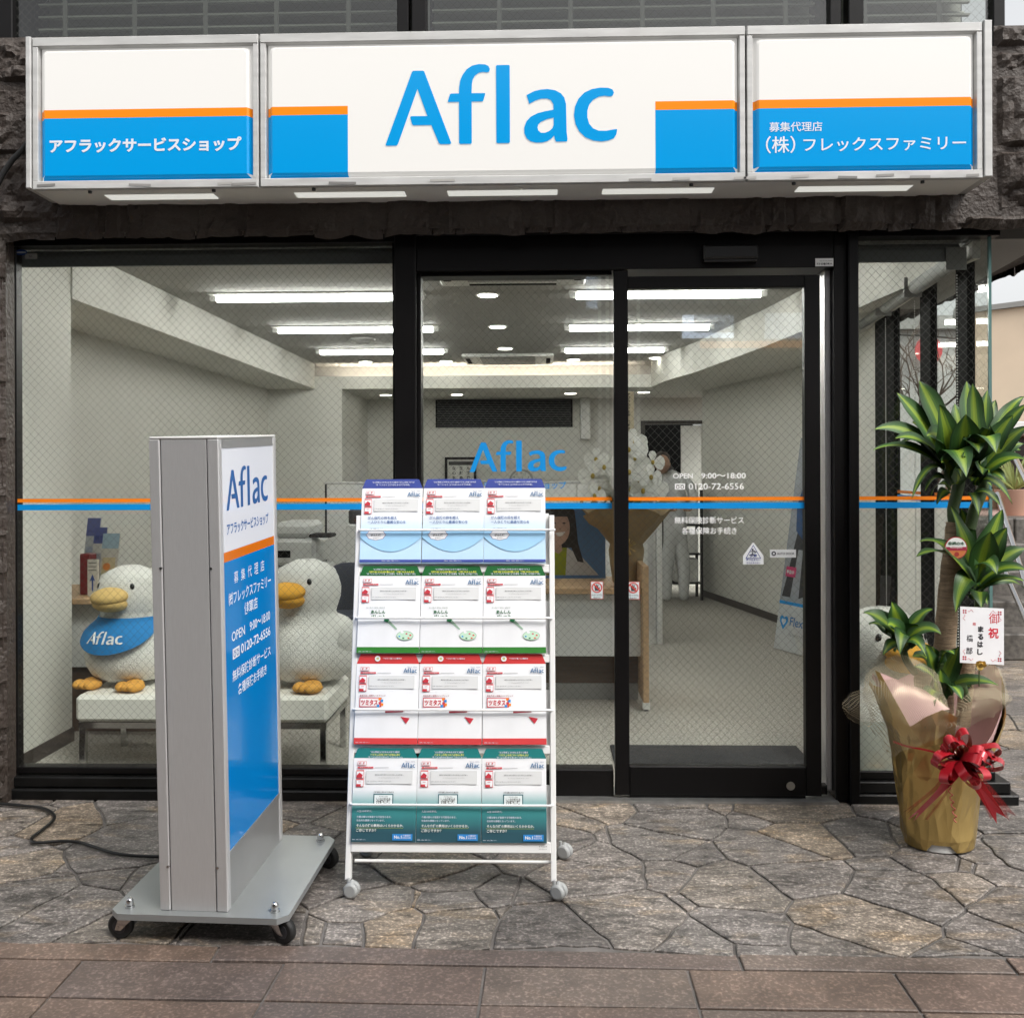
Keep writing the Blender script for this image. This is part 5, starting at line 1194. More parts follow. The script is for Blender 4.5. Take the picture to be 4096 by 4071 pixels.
q = MB(); q.fbox(fb, .03, Wp-.03, BZ0, TOP-1.318, -.03, -.004); xf(q).build('side_frame', mat('satin_aluminium', (.42, .42, .42), .4, .7, var=.05, scale=5), ps)
q = MB(); q.fbox(fb, .03, Wp-.03, TOP-.03, TOP-.006, -.03, -.003); xf(q).build('side_frame', mat('satin_aluminium'), ps)
q = MB(); q.fbox(fb, .03, Wp-.03, TOP-1.322, TOP-1.305, -.03, -.001); q.fbox(fb, .03, Wp-.03, TOP-.035, TOP-.028, -.03, -.001); xf(q).build('side_frame', mat('satin_aluminium', (.36, .36, .36), .4, .7, var=.05, scale=5), ps)
m_pw = mat('panel_white', (.62, .64, .70), .12, emit=.10, ecol=(.9, .92, 1), coat=.5); m_pb = mat('panel_blue', srgb(0, 118, 190), .12, emit=.10, ecol=srgb(0, 118, 190), coat=.5); m_po = mat('panel_orange', srgb(214, 112, 22), .15, emit=.05, ecol=srgb(214, 112, 22), coat=.5)
q = MB(); q.quad(fb, .0305, TOP-.361, Wp-.0305, TOP-.0355, -.003, 0); q.quad(fb, .0305, TOP-.392, Wp-.0305, TOP-.361, -.003, 1); q.quad(fb, .0305, TOP-1.3045, Wp-.0305, TOP-.392, -.003, 2); xf(q).build('face_panel', [m_pw, m_po, m_pb], ps)
q = MB(); d = -.0022; nb = srgb(8, 84, 150)
def pt_(s_, x0, x1, below, h, col=(.7, .75, .8), bold=.01, **k): q.text(fb, s_, Wp*x0, TOP-below, h=h, w=Wp*(x1-x0), bold=bold, d=d, col=col, **k)
logo(q, fb, Wp*.115, TOP-.232, Wp*.72, h=.136, d=d, col=nb)
pt_('アフラックサービスショップ', .115, .835, .310, .038, nb, .022)
for i, ch in enumerate('募集代理店'): q.text(fb, ch, Wp*(.21+.115*i), TOP-.470+.0, h=.038, w=.038, d=d, col=(.7, .75, .8))
pt_('㈱フレックスファミリー', .12, .86, .534, .041); pt_('健軍店', .37, .60, .588, .04)
pt_('OPEN', .155, .37, .652, .031); pt_('9:00～18:00', .455, .83, .652, .031); pt_('0120-72-6556', .30, .83, .708, .032, bold=.015)
pt_('無料保険診断サービス', .155, .83, .781, .037); pt_('各種保険お手続き', .24, .745, .836, .037)
freedial(q, fb, Wp*.165, TOP-.71, .062, .034, d, c1=(.7, .75, .8), c0=nb)
xf(q).build('lettering', m_ink, ps)
for (x, z) in ((BXL+.03, 1.18), (BXR-.03, 1.18), (BXL+.03, .24), (BXR-.03, .24)):
    q = MB(); q.cyl((x, BY0-.004, z), (x, BY0+.002, z), .004, 10); xf(q).build('screw', m_chrome, ps)
for (x, y, k) in ((-.235, .045, 0), (.235, .045, 0), (-.235, .575, 1), (.235, .575, 1)):
    q = MB(); q.cyl((x, y, .098), (x, y, .106), .016, 6); q.cyl((x, y, .106), (x, y, .118), .012, 14); q.ell((x, y, .118), .012, .012, .012, 14, 8); xf(q).build('dome_nut', m_chrome, ps)
    cs = MB(); dx = -.03 if x < 0 else .028; dy = 0
    a = R(84 if x < 0 else 68); ax = Vector((math.cos(a), math.sin(a), 0)); wc = Vector((x+dx, y+dy, .04))
    q = MB(); q.tube([wc-ax*.013, wc-ax*.010, wc+ax*.010, wc+ax*.013], [.034, .04, .04, .034], 28); wh = xf(q).build('wheel', m_rubber, ps)
    q = MB(); q.cyl(wc-ax*.0145, wc+ax*.0145, .022, 20); q.cyl(wc-ax*.021, wc+ax*.021, .006, 10, 1); xf(q).build('hub', [mat('hub_dark', (.03, .03, .035), .4), m_chrome], wh)
    q = MB(); 
    for sg in (-1, 1):
        b0 = wc + ax*.019*sg; yv = Vector((-ax.y, ax.x, 0)); t0 = Vector((x, y, .077)) + ax*.019*sg
        q.add([b0-yv*.010+Vector((0, 0, -.008)), b0+yv*.010+Vector((0, 0, -.008)), t0+yv*.026, t0-yv*.026], [(0, 1, 2, 3)]); q.add([(b0-yv*.010+Vector((0, 0, -.008)))+ax*.002*sg, (b0+yv*.010+Vector((0, 0, -.008)))+ax*.002*sg, t0+yv*.026+ax*.002*sg, t0-yv*.026+ax*.002*sg], [(0, 1, 2, 3)])
    q.cyl((x, y, .066), (x, y, .078), .026, 16); xf(q).build('bracket', m_chrome, ps)
# power cord
pz = [(-60, 118), (0, 118), (80, 124), (150, 132), (195, 150), (204, 175), (165, 212), (122, 245), (122, 262), (150, 266), (230, 260), (300, 264), (360, 283), (450, 309), (580, 318), (680, 315)]
ctrl = [G(x*1.06, 3100+y*1.06) + Vector((0, 0, .012)) for x, y in pz]
def smooth(pts, n=5):
    out = []
    for i in range(len(pts)-1):
        p0, p1, p2, p3 = pts[max(i-1, 0)], pts[i], pts[i+1], pts[min(i+2, len(pts)-1)]
        for k in range(n):
            t_ = k/n; out.append(.5*((2*p1) + (p2-p0)*t_ + (2*p0-5*p1+4*p2-p3)*t_*t_ + (3*p1-p0-3*p2+p3)*t_**3))
    return out + [pts[-1]]
tag(MB().tube(smooth(ctrl), .0065, 8).build('power_cord', mat('cord_rubber', (.008, .008, .008), .35), origin=ctrl[0]), 'black power cord snaking over the flagstones to the pillar sign', 'cord')

# ================================================================== BROCHURE RACK
tv = Vector((0, .189, .982)).normalized(); nv = Vector((0, -tv.z, tv.y))
RO = Vector((0, 3.40, .01)); rf = Fr(RO, (1, 0, 0), tv); rf.n = nv
RX0, RX1 = -.683, .048; RL = 1.27
rk = thing('brochure_rack', ((RX0+RX1)/2, 3.5, gz(3.5)), 'white four-tier leaning brochure rack on castors in front of the door', 'rack')
for x in (RX0, RX1-.019): q = MB(); q.fbox(rf, x, x+.019, 0, RL, -.035, 0, 0, ch=.002); q.build('upright', m_rack, rk)
zr_ = lambda z: (z - .01) / .982
rowz = [1.084, .768, .458, .137]; rowS = [zr_(z) - .004 for z in rowz]
for i, s_ in enumerate(rowS):
    q = MB(); q.fbox(rf, RX0+.020, RX1-.020, s_, s_+.19, -.03, -.024, 0); q.build('back_plate', m_rack, rk)
    q = MB(); q.fbox(rf, RX0+.012, RX1-.012, s_-.030, s_-.001, -.03, -.003, 0, ch=.002); q.build('ledge', m_rack, rk)
for i, z in enumerate((1.200, .888, .573, .258)):
    s_ = zr_(z); q = MB(); e = .02 if i == 0 else 0
    q.tube([rf.p(RX0+.012, s_, .0), rf.p(RX0+.016, s_, .022), rf.p(RX0+.03, s_, .026), rf.p(RX1-.03, s_, .026), rf.p(RX1-.016+e, s_, .022 if not e else .026)] + ([rf.p(RX1-.012, s_, .0)] if not e else []), .0042, 8); q.build('retaining_bar', m_rack, rk)
q = MB(); q.fbox(rf, RX0+.019, RX1-.019, .092, .128, -.03, .003, 0, ch=.002); q.build('bottom_board', m_rack, rk)
q = MB(); q.text(rf, 'アフラック', RX1-.032, .112, w=.028, bold=.02, al='r', d=.0036, col=(.2, .2, .2)); q.text(rf, 'パンフレット', RX1-.032, .104, w=.028, bold=.02, al='r', d=.0036, col=(.2, .2, .2)); q.build('lettering', m_ink, rk)
RY = 3.72
for x in (RX0+.004, RX1-.019):
    q = MB(); q.tube([(x+.007, RY-.02, gz(RY)+.06), (x+.007, rf.p(0, .75, -.03).y, rf.p(0, .75, -.03).z)], .009, 6); q.tube([(x+.007, 3.44, .10), (x+.007, RY-.02, gz(RY)+.075)], .008, 6); q.build('rear_strut', m_rack, rk)
q = MB(); q.tube([(RX0+.01, RY-.03, .09), (RX1-.01, RY-.03, .09)], .0075, 8); q.build('cross_bar', m_rack, rk)
q = MB(); q.tube([rf.p(RX0+.03, .06, -.02), rf.p(RX1-.01, .06, -.02)], .006, 8); q.build('cross_bar', m_rack, rk)
m_castor = mat('grey_castor', (.36, .37, .37), .45)
for (x, y, dz) in ((RX0+.015, 3.39, 0), (RX1-.008, 3.39, 0), (RX0+.01, RY, 1), (RX1+.02, RY-.01, 1)):
    g0 = gz(y); q = MB(); a = R(78 if x < -.3 else 60); ax = Vector((math.cos(a), math.sin(a), 0)); c_ = Vector((x + (.012 if x < -.3 else .016), y-.004, g0+.026))
    for sg in (-1, 1): q.tube([c_+ax*.003*sg, c_+ax*.005*sg, c_+ax*.017*sg, c_+ax*.020*sg], [.021, .026, .026, .019], 24)
    cw = q.build('castor', m_castor, rk); q = MB(); q.ell(c_+Vector((0, .004, .012)), .012, .022, .020, 14, 10); q.cyl((x, y, g0+.03), (x, y, g0+.062), .006, 8); q.build('fork', m_castor, cw)

K = .225 / 515; EH = .314
def env_front(kind):
    """returns list of (part name, MB, material) drawn in a frame with origin lower left"""
    fr_ = Fr((0, 0, 0)); U = lambda y: EH - y*K; ph = EH/K
    parts = []
    capc = {1: NAVY, 2: GREEN, 3: srgb(214, 62, 62), 4: srgb(30, 128, 128)}[kind]
    pw = (.80, .81, .83); b = MB()
    FH = {1: 78, 2: 82, 3: 80, 4: 78}[kind]
    # body sheet with a hint of thickness, bulging a little
    nx, ny = 6, 8; vs = []; cs = []
    for j in range(ny+1):
        for i in range(nx+1):
            y = (ph-FH)*j/ny; x = 515*i/nx; vs.append(fr_.p(x*K, y*K, .0035*math.sin(math.pi*i/nx)*math.sin(math.pi*j/ny)))
            yt = ph - y; c = pw
            if kind == 1: t_ = max(0, min(1, (yt-300)/160)); c = tuple(pw[k]*(1-t_) + (.50, .70, .88)[k]*t_ for k in range(3))
            if kind == 4:
                t_ = max(0, min(1, (yt-330)/110)); c = tuple(pw[k]*(1-t_) + srgb(60, 150, 150)[k]*t_ for k in range(3))
                t2 = max(0, min(1, (yt-440)/200)); c = tuple(c[k]*(1-t2) + srgb(38, 78, 90)[k]*t2 for k in range(3))
            cs.append(c)
    N_ = nx+1
    b.add(vs, [(j*N_+i, j*N_+i+1, (j+1)*N_+i+1, (j+1)*N_+i) for j in range(ny) for i in range(nx)], 0, cs, True)
    b.fbox(fr_, 0, 515*K, 0, (ph-FH)*K, -.008, -.0005, 0, pw)
    parts.append(('envelope_body', b))
    f = MB(); f.add([fr_.p(0, U(FH), 0), fr_.p(515*K, U(FH), 0), fr_.p(485*K, U(4), .004), fr_.p(475*K, U(0), .004), fr_.p(40*K, U(0), .004), fr_.p(30*K, U(4), .004)], [(0, 1, 2, 3, 4, 5)], 0, capc); parts.append(('flap', f))
    p = MB(); d1, d2, d3 = .0042, .0046, .0050
    fy = FH
    # privacy box, red pill, two small pictures
    def rect(x0, y0, x1, y1, c, d=d1): p.quad(fr_, x0*K, U(y1), x1*K, U(y0), d, 0, c)
    rect(35, fy+25, 106, fy+56, srgb(215, 120, 120)); rect(38, fy+28, 103, fy+53, pw, d2)
    rect(35, fy+66, 162, fy+79, srgb(200, 70, 78)); rect(172, fy+71, 285, fy+74, (.35, .35, .36))
    for y0 in (92, 160):
        rect(27, fy+y0, 87, fy+y0+62, srgb(205, 90, 95)); rect(30, fy+y0+10, 84, fy+y0+59, pw, d2)
    p.poly(fr_, [(30*K, U(fy+150)), (30*K, U(fy+135)), (52*K, U(fy+112)), (78*K, U(fy+130)), (72*K, U(fy+150))], d3, 0, srgb(190, 45, 60))
    rect(30, fy+200, 84, fy+219, srgb(200, 60, 70), d3); p.disc(fr_, 74*K, U(fy+208), 10*K, d3+.0004, 0, pw, 14)
    rect(45, fy+180, 68, fy+184, srgb(190, 110, 110), d3)
    rect(105, fy+98, 478, fy+200, (.52, .53, .53)); rect(107, fy+101, 476, fy+198, (.68, .69, .69), d2)
    if kind == 1:
        pts = [(0, 440)] + [(515*i/20, 440 + 180*math.sin(math.pi*(.08 + .84*i/20))**.8) for i in range(21)] + [(515, 440)]
        p.poly(fr_, [(x*K, U(y)) for x, y in pts][::-1], .0040, 0, (.34, .60, .84)); rect(0, 686, 515, 706, NAVY)
        pts = [(132 + 82*math.cos(a/16*2*math.pi) * (1 + .05*math.cos(a*math.pi)), 478 + 46*math.sin(a/16*2*math.pi) * (1 + .05*math.cos(a*math.pi))) for a in range(16)]
        p.poly(fr_, [(x*K, U(y)) for x, y in pts], d2, 0, srgb(130, 90, 140)); p.poly(fr_, [((132+(x-132)*.95)*K, U(478+(y-478)*.94)) for x, y in pts], d3, 0, (.8, .8, .82))
    if kind == 2: rect(0, 668, 515, 716, srgb(42, 120, 38))
    if kind == 3:
        rect(0, 668, 515, 716, srgb(206, 60, 62)); rect(35, 350, 215, 425, srgb(200, 50, 70)); rect(41, 356, 200, 419, (.8, .78, .78), d2)
        for (x, y, c) in ((190, 352, ORANGE), (208, 365, BLUE), (192, 385, srgb(200, 50, 70)), (210, 395, ORANGE), (178, 405, BLUE)): rect(x, y, x+20, y+20, c, d3)
        p.disc(fr_, 172*K, U(38), 23*K, .0046, 0, (.8, .8, .8)); rect(162, 30, 183, 46, srgb(190, 190, 120), .0050)
    if kind == 4:
        rect(170, 352, 330, 436, srgb(30, 90, 100)); rect(178, 360, 322, 430, (.72, .78, .78), d2); rect(330, 655, 490, 703, srgb(40, 130, 200)); 
        rect(35, 610, 415, 612, srgb(180, 190, 60))
    if kind == 2:
        p.disc(fr_, 395*K, U(575), 70*K, .0042, 0, (.22, .34, .24), 30, ry=38*K); p.disc(fr_, 395*K, U(575), 67*K, .0046, 0, (.52, .72, .56), 30, ry=35*K); p.disc(fr_, 372*K, U(548), 14*K, .0050, 0, (.8, .8, .82), 14, ry=9*K)
        for (x, y, c) in ((350, 582, BLUE), (382, 596, srgb(40, 110, 70)), (408, 560, srgb(200, 80, 90)), (425, 595, srgb(220, 90, 60)), (440, 572, srgb(220, 70, 50))): p.disc(fr_, x*K, U(y), 9*K, .0050, 0, c, 12, ry=6*K)
        p.poly(fr_, [(225*K, U(452)), (245*K, U(432)), (330*K, U(520)), (322*K, U(528))], .0042, 0, (.30, .45, .33)); p.poly(fr_, [(215*K, U(455)), (232*K, U(425)), (262*K, U(445)), (246*K, U(470))], .0046, 0, srgb(20, 105, 60))
    if kind == 3:
        p.poly(fr_, [(248*K, U(442)), (248*K, U(470)), (395*K, U(462)), (395*K, U(446))], .0042, 0, srgb(150, 40, 55)); p.poly(fr_, [(372*K, U(500)), (448*K, U(512)), (420*K, U(556))], .0042, 0, srgb(190, 45, 60))
    parts.append(('printed_picture', p))
    t = MB(); tx = lambda s_, x, y, h=None, w=None, col=(.1, .1, .1), bold=.01, al='l', d=.0054, flip=False, res=2: t.text(fr_, s_, x*K, U(y), h=h*K if h else None, w=w*K if w else None, bold=bold, al=al, d=d, col=col, flip=flip, res=res)
    tx('親', 47, fy+49, h=17, col=srgb(200, 60, 70), bold=.03); tx('展', 76, fy+49, h=17, col=srgb(200, 60, 70), bold=.03)
    tx('重要なご案内', 98, fy+76, h=8, w=90, col=(.7, .5, .5), al='c'); 
    tx('「生きる」を創る。', 500, fy+31, w=82, al='r', col=(.2, .25, .35)); logo(t, fr_, 388*K, U(fy+73), 112*K, d=.0054, col=srgb(50, 105, 150))
    gcol = (.25, .25, .26)
    tx('資料をお持ち帰りいただきましたお客様へ', 292, fy+134, w=230, al='c', col=gcol); tx('－サービスショップからのメッセージです－', 292, fy+155, w=180, al='c', col=gcol, bold=0); tx('お申し出に添えましてありがとうございます。', 112, fy+183, w=200, col=gcol, bold=0)
    lt = (.62, .65, .75)
    if kind == 1:
        tx('「あなたによりそうがん保険 ミライト」は、', 405, 42, w=290, col=lt, flip=True, bold=.03); tx('がんの保障を備えたいお客様におすすめの保険商品です。', 445, 20, w=360, col=lt, flip=True, bold=.03)
        c = srgb(50, 90, 150); tx('がん保険の枠を超え', 58, 346, w=246, col=c); tx('一人ひとりに最適な安心を', 58, 382, w=322, col=c)
        tx('保障と相談サポートで', 75, 432, w=112, bold=.02); tx('がん保険', 132, 492, w=86, al='c', bold=.025, d=.0058); tx('ミライト', 132, 512, w=46, al='c', bold=.02, d=.0058); tx('詳細は、中面をご確認ください。', 262, 702, w=150, col=lt, al='c')
    if kind == 2:
        tx('「ほしい安心で「生きる」を創る保険 あんしんパレット」は、', 470, 60, w=410, col=lt, flip=True, bold=.03); tx('病気やケガの保障に、がんや重大疾病の保障も含む', 460, 42, w=380, col=srgb(220, 220, 90), flip=True, bold=.03); tx('備えたいお客様におすすめの保険商品です。', 385, 22, w=270, col=lt, flip=True, bold=.03)
        tx('ほしい安心で「生きる」を創る保険', 70, 352, w=155, bold=.02, col=(.1, .18, .12)); tx('あんしん', 108, 396, w=120, col=srgb(20, 95, 50), bold=.035); tx('パレット', 108, 434, w=120, col=srgb(20, 95, 50), bold=.035); tx('詳細は、中面をご確認ください。', 15, 708, w=115, col=lt)
    if kind == 3:
        tx('中を開けてご覧ください。', 370, 30, w=155, col=lt, flip=True, bold=.03); tx('資産形成と保障のハイブリッド', 35, 342, w=212, col=srgb(150, 50, 60)); tx('ツミタス', 48, 412, h=46, w=138, col=srgb(190, 40, 60), bold=.04, d=.0056); tx('詳細は、中面をご確認ください。', 15, 706, w=115, col=lt)
    if kind == 4:
        tx('「アフラックのしっかり頼れる介護保険」は、', 395, 62, w=280, col=lt, flip=True, bold=.03); tx('介護や障がいの保障を備えたい', 375, 42, w=240, col=srgb(210, 215, 110), flip=True, bold=.03); tx('お客様におすすめの保険商品です。', 370, 22, w=235, col=lt, flip=True, bold=.03)
        tx('介護状態に合わせて保障する', 172, 344, w=160, bold=.02); tx('アフラックの', 250, 378, w=70, al='c', d=.0058); tx('しっかり頼れる', 250, 398, w=115, al='c', bold=.02, d=.0058); tx('介護保険', 250, 426, w=115, al='c', bold=.03, d=.0058)
        tx('人生100年時代。', 42, 492, w=122, col=lt); tx('介護は誰もが直面する可能性のある、', 42, 535, w=278, col=lt); tx('社会的な課題となっています。', 42, 562, w=225, col=lt); tx('そんな介護の費用はいくらかかるか、', 42, 604, w=375, col=(.7, .72, .7), bold=.02); tx('ご存じですか？', 42, 640, w=158, col=(.7, .72, .7), bold=.02)
        tx('No.1', 375, 690, h=24, w=60, col=(.75, .78, .8), bold=.03, al='c'); tx('介護保険', 412, 675, w=66, col=lt); tx('新契約件数', 412, 690, w=66, col=lt); tx('詳細は、中面をご確認ください。', 12, 702, w=110, col=lt)
    parts.append(('lettering', t)); return parts
colx = [-.6635, -.4365, -.2095]
knd = {1: ('navy-flapped envelope about cancer cover', 'top'), 2: ('green-flapped envelope with a green bottom band', 'second'), 3: ('red-flapped envelope with a red bottom band', 'third'), 4: ('teal-flapped envelope with a dark teal lower half', 'bottom')}
lean = Matrix.Rotation(R(10.9 + 2.2) * -1, 3, 'X')
for kind in (1, 2, 3, 4):
    s0_ = rowS[kind-1]
    base = rf.p(colx[0], s0_ + .0015, .012)
    L = thing('envelope', base, 'left %s in the %s row of the rack' % knd[kind], 'envelope', 'envelopes on the brochure rack')
    for nm, mb in env_front(kind):
        mb.v = [lean @ v + base for v in mb.v]; mb.build(nm, m_print if nm != 'lettering' else m_ink, L)
    for k, pos in ((1, 'middle'), (2, 'right')):
        c = copy_tree(L); c.location = rf.p(colx[k] + random.uniform(-.001, .001), s0_ + .0015, .012); c['label'] = '%s %s in the %s row of the rack' % (pos, *knd[kind]); c.rotation_euler = (0, random.uniform(-.004, .004), random.uniform(-.01, .01))

# ================================================================== GIFT PLANT
PY = 3.86; pb = P(3745, 3340, PY); PX = pb.x; GZ = gz(PY)
m_leaf = bpy.data.materials.new('striped_leaf'); m_leaf.use_nodes = True; t_ = m_leaf.node_tree; N = t_.nodes; L = t_.links; bb = N['Principled BSDF']
uvn = N.new('ShaderNodeUVMap'); sp2 = N.new('ShaderNodeSeparateXYZ'); L.new(uvn.outputs[0], sp2.inputs[0])
nz_ = N.new('ShaderNodeTexNoise'); nz_.inputs['Scale'].default_value = 1; mpn = N.new('ShaderNodeMapping'); mpn.inputs['Scale'].default_value = (14, 1.2, 1); L.new(uvn.outputs[0], mpn.inputs[0]); L.new(mpn.outputs[0], nz_.inputs[0])
cr_ = N.new('ShaderNodeValToRGB'); e = cr_.color_ramp.elements; e[0].position = 0; e[0].color = (.19, .27, .022, 1); e[1].position = 1; e[1].color = (.014, .042, .010, 1)
for pos, c in ((.22, (.13, .21, .02)), (.38, (.045, .11, .018)), (.6, (.025, .072, .016))): k = e.new(pos); k.color = (*c, 1)
ab = N.new('ShaderNodeMath'); ab.operation = 'ABSOLUTE'; sb = N.new('ShaderNodeMath'); sb.operation = 'SUBTRACT'; sb.inputs[1].default_value = .5; L.new(sp2.outputs[0], sb.inputs[0]); L.new(sb.outputs[0], ab.inputs[0])
ma = N.new('ShaderNodeMath'); ma.operation = 'MULTIPLY_ADD'; ma.inputs[1].default_value = 2.0; L.new(ab.outputs[0], ma.inputs[0])
mb2 = N.new('ShaderNodeMath'); mb2.operation = 'MULTIPLY_ADD'; mb2.inputs[1].default_value = .7; mb2.inputs[2].default_value = -.35; L.new(nz_.outputs[0], mb2.inputs[0]); L.new(mb2.outputs[0], ma.inputs[2]); L.new(ma.outputs[0], cr_.inputs[0])
at = N.new('ShaderNodeAttribute'); at.attribute_name = 'Col'; ml = N.new('ShaderNodeMix'); ml.data_type = 'RGBA'; ml.blend_type = 'MULTIPLY'; ml.inputs[0].default_value = 1; L.new(cr_.outputs[0], ml.inputs['A']); L.new(at.outputs[0], ml.inputs['B'])
L.new(ml.outputs['Result'], bb.inputs['Base Color']); bb.inputs['Roughness'].default_value = .47; bb.inputs['Specular IOR Level'].default_value = .35
bu = N.new('ShaderNodeBump'); bu.inputs['Strength'].default_value = .25; bu.inputs['Distance'].default_value = .003; L.new(nz_.outputs[0], bu.inputs['Height']); L.new(bu.outputs[0], bb.inputs['Normal'])
def leaf(base, tip, up=.35, w=.032, face=None, wav=.3, col=None, tipdrop=0.0):
    w *= 1.08; mb = MB(); base = Vector(base); tip = Vector(tip); d_ = tip - base; Ln = d_.length
    c1 = base + d_*.3 + Vector((0, 0, up*Ln)); c2 = base + d_*.72 + Vector((0, 0, up*Ln*.8)); 
    n = 14; vs = []; uvs = []; face = Vector(face or (0, -1, .6)).normalized(); ph_ = random.uniform(0, 6)
    for i in range(n+1):
        t1 = i/n; p = base*(1-t1)**3 + c1*3*t1*(1-t1)**2 + c2*3*t1*t1*(1-t1) + tip*t1**3
        tg = (-3*base*(1-t1)**2 + 3*c1*((1-t1)**2 - 2*t1*(1-t1)) + 3*c2*(2*t1*(1-t1) - t1*t1) + 3*tip*t1*t1).normalized()
        side = tg.cross(face); 
        if side.length < .25: side = side + tg.cross(Vector((1, 0, .2)))*.4
        side.normalize(); nn = side.cross(tg).normalized()
        tw = wav*.5*math.sin(t1*3 + ph_); side = (side*math.cos(tw) + nn*math.sin(tw)).normalized(); nn = side.cross(tg).normalized()
        ww = w * (min(1, .38 + t1*1.9) if t1 < .35 else max(.0, 1 - ((t1-.35)/.65)**2.1)) * (1 + .05*math.sin(t1*14+ph_))
        for k in (-1, -.5, 0, .5, 1):
            vs.append(p + side*ww*k + nn*(-(abs(k))*ww*-.22 + .006*wav*math.sin(t1*11+ph_+k*2)*abs(k))); uvs.append((.5+.5*k, t1*1.0 + ph_))
    c = col or (random.uniform(.75, 1.25),)*3
    mb.add(vs, [(i*5+k, i*5+k+1, i*5+k+6, i*5+k+5) for i in range(n) for k in range(4)], 0, c, True, uvs)
    return mb
gp = thing('gift_plant', (PX, PY, GZ), 'tall striped-leaf gift plant in gold wrapping with a red bow beside the corner window', 'potted plant')
m_bark = mat('cane_bark', (.36, .26, .165), .8, var=.35, scale=5, stretch=(3, 3, 26), bump=1, bscale=18, bdist=.008)
def PP(u, v, y=0): return P(u, v, PY + y)
def cane(pts, r0, r1):
    q = MB(); n = len(pts)*6; sp_ts = smooth(pts, 6); m_ = len(sp_ts)
    q.tube(sp_ts, [(r0 + (r1-r0)*i/(m_-1)) * (1 + .04*math.sin(i*2.1)) for i in range(m_)], 16); q.build('trunk', m_bark, gp)
cane([PP(3768, 2900, .02), PP(3775, 2650, .02), PP(3792, 2400, .01), PP(3812, 2200), PP(3822, 2090)], .043, .034)
cane([PP(3850, 2900, .06), PP(3875, 2650, .06), PP(3900, 2470, .06)], .028, .024); cane([PP(3690, 2820, .0), PP(3692, 2730), PP(3694, 2672)], .034, .033)
q = MB(); 
for (u, v, y) in ((3694, 2670, 0),): p = PP(u, v, y); q.cyl(p-Vector((0, 0, .006)), p+Vector((0, 0, .006)), .028, 16)
q.build('cut_cap', m_rubber, gp)
m_gstem = mat('green_shoot', (.05, .09, .025), .5, var=.3, scale=20)
def shoot(pts, r):
    q = MB(); q.tube(smooth(pts, 4), r, 12); q.build('shoot', m_gstem, gp)
shoot([PP(3818, 2100), PP(3812, 2040), PP(3830, 1960), PP(3840, 1900)], .022); shoot([PP(3880, 2115, .03), PP(3898, 2040, .03), PP(3925, 1970, .03), PP(3935, 1900, .03)], .022)
shoot([PP(3900, 2480, .05), PP(3915, 2430, .02), PP(3918, 2380, 0), PP(3925, 2330, 0)], .017); shoot([PP(3660, 2690, -.03), PP(3625, 2640, -.05), PP(3610, 2580, -.05)], .014); shoot([PP(3745, 2700, -.08), PP(3760, 2650, -.1)], .014)
shoot([PP(3870, 2800, -.08), PP(3850, 2740, -.1)], .014)
def lf(bu_, bv_, by, tu, tv_, ty, up, w, face=None, wav=.3): leaf(PP(bu_, bv_, by), PP(tu, tv_, ty), up, w, face, wav).build('leaf', m_leaf, gp)
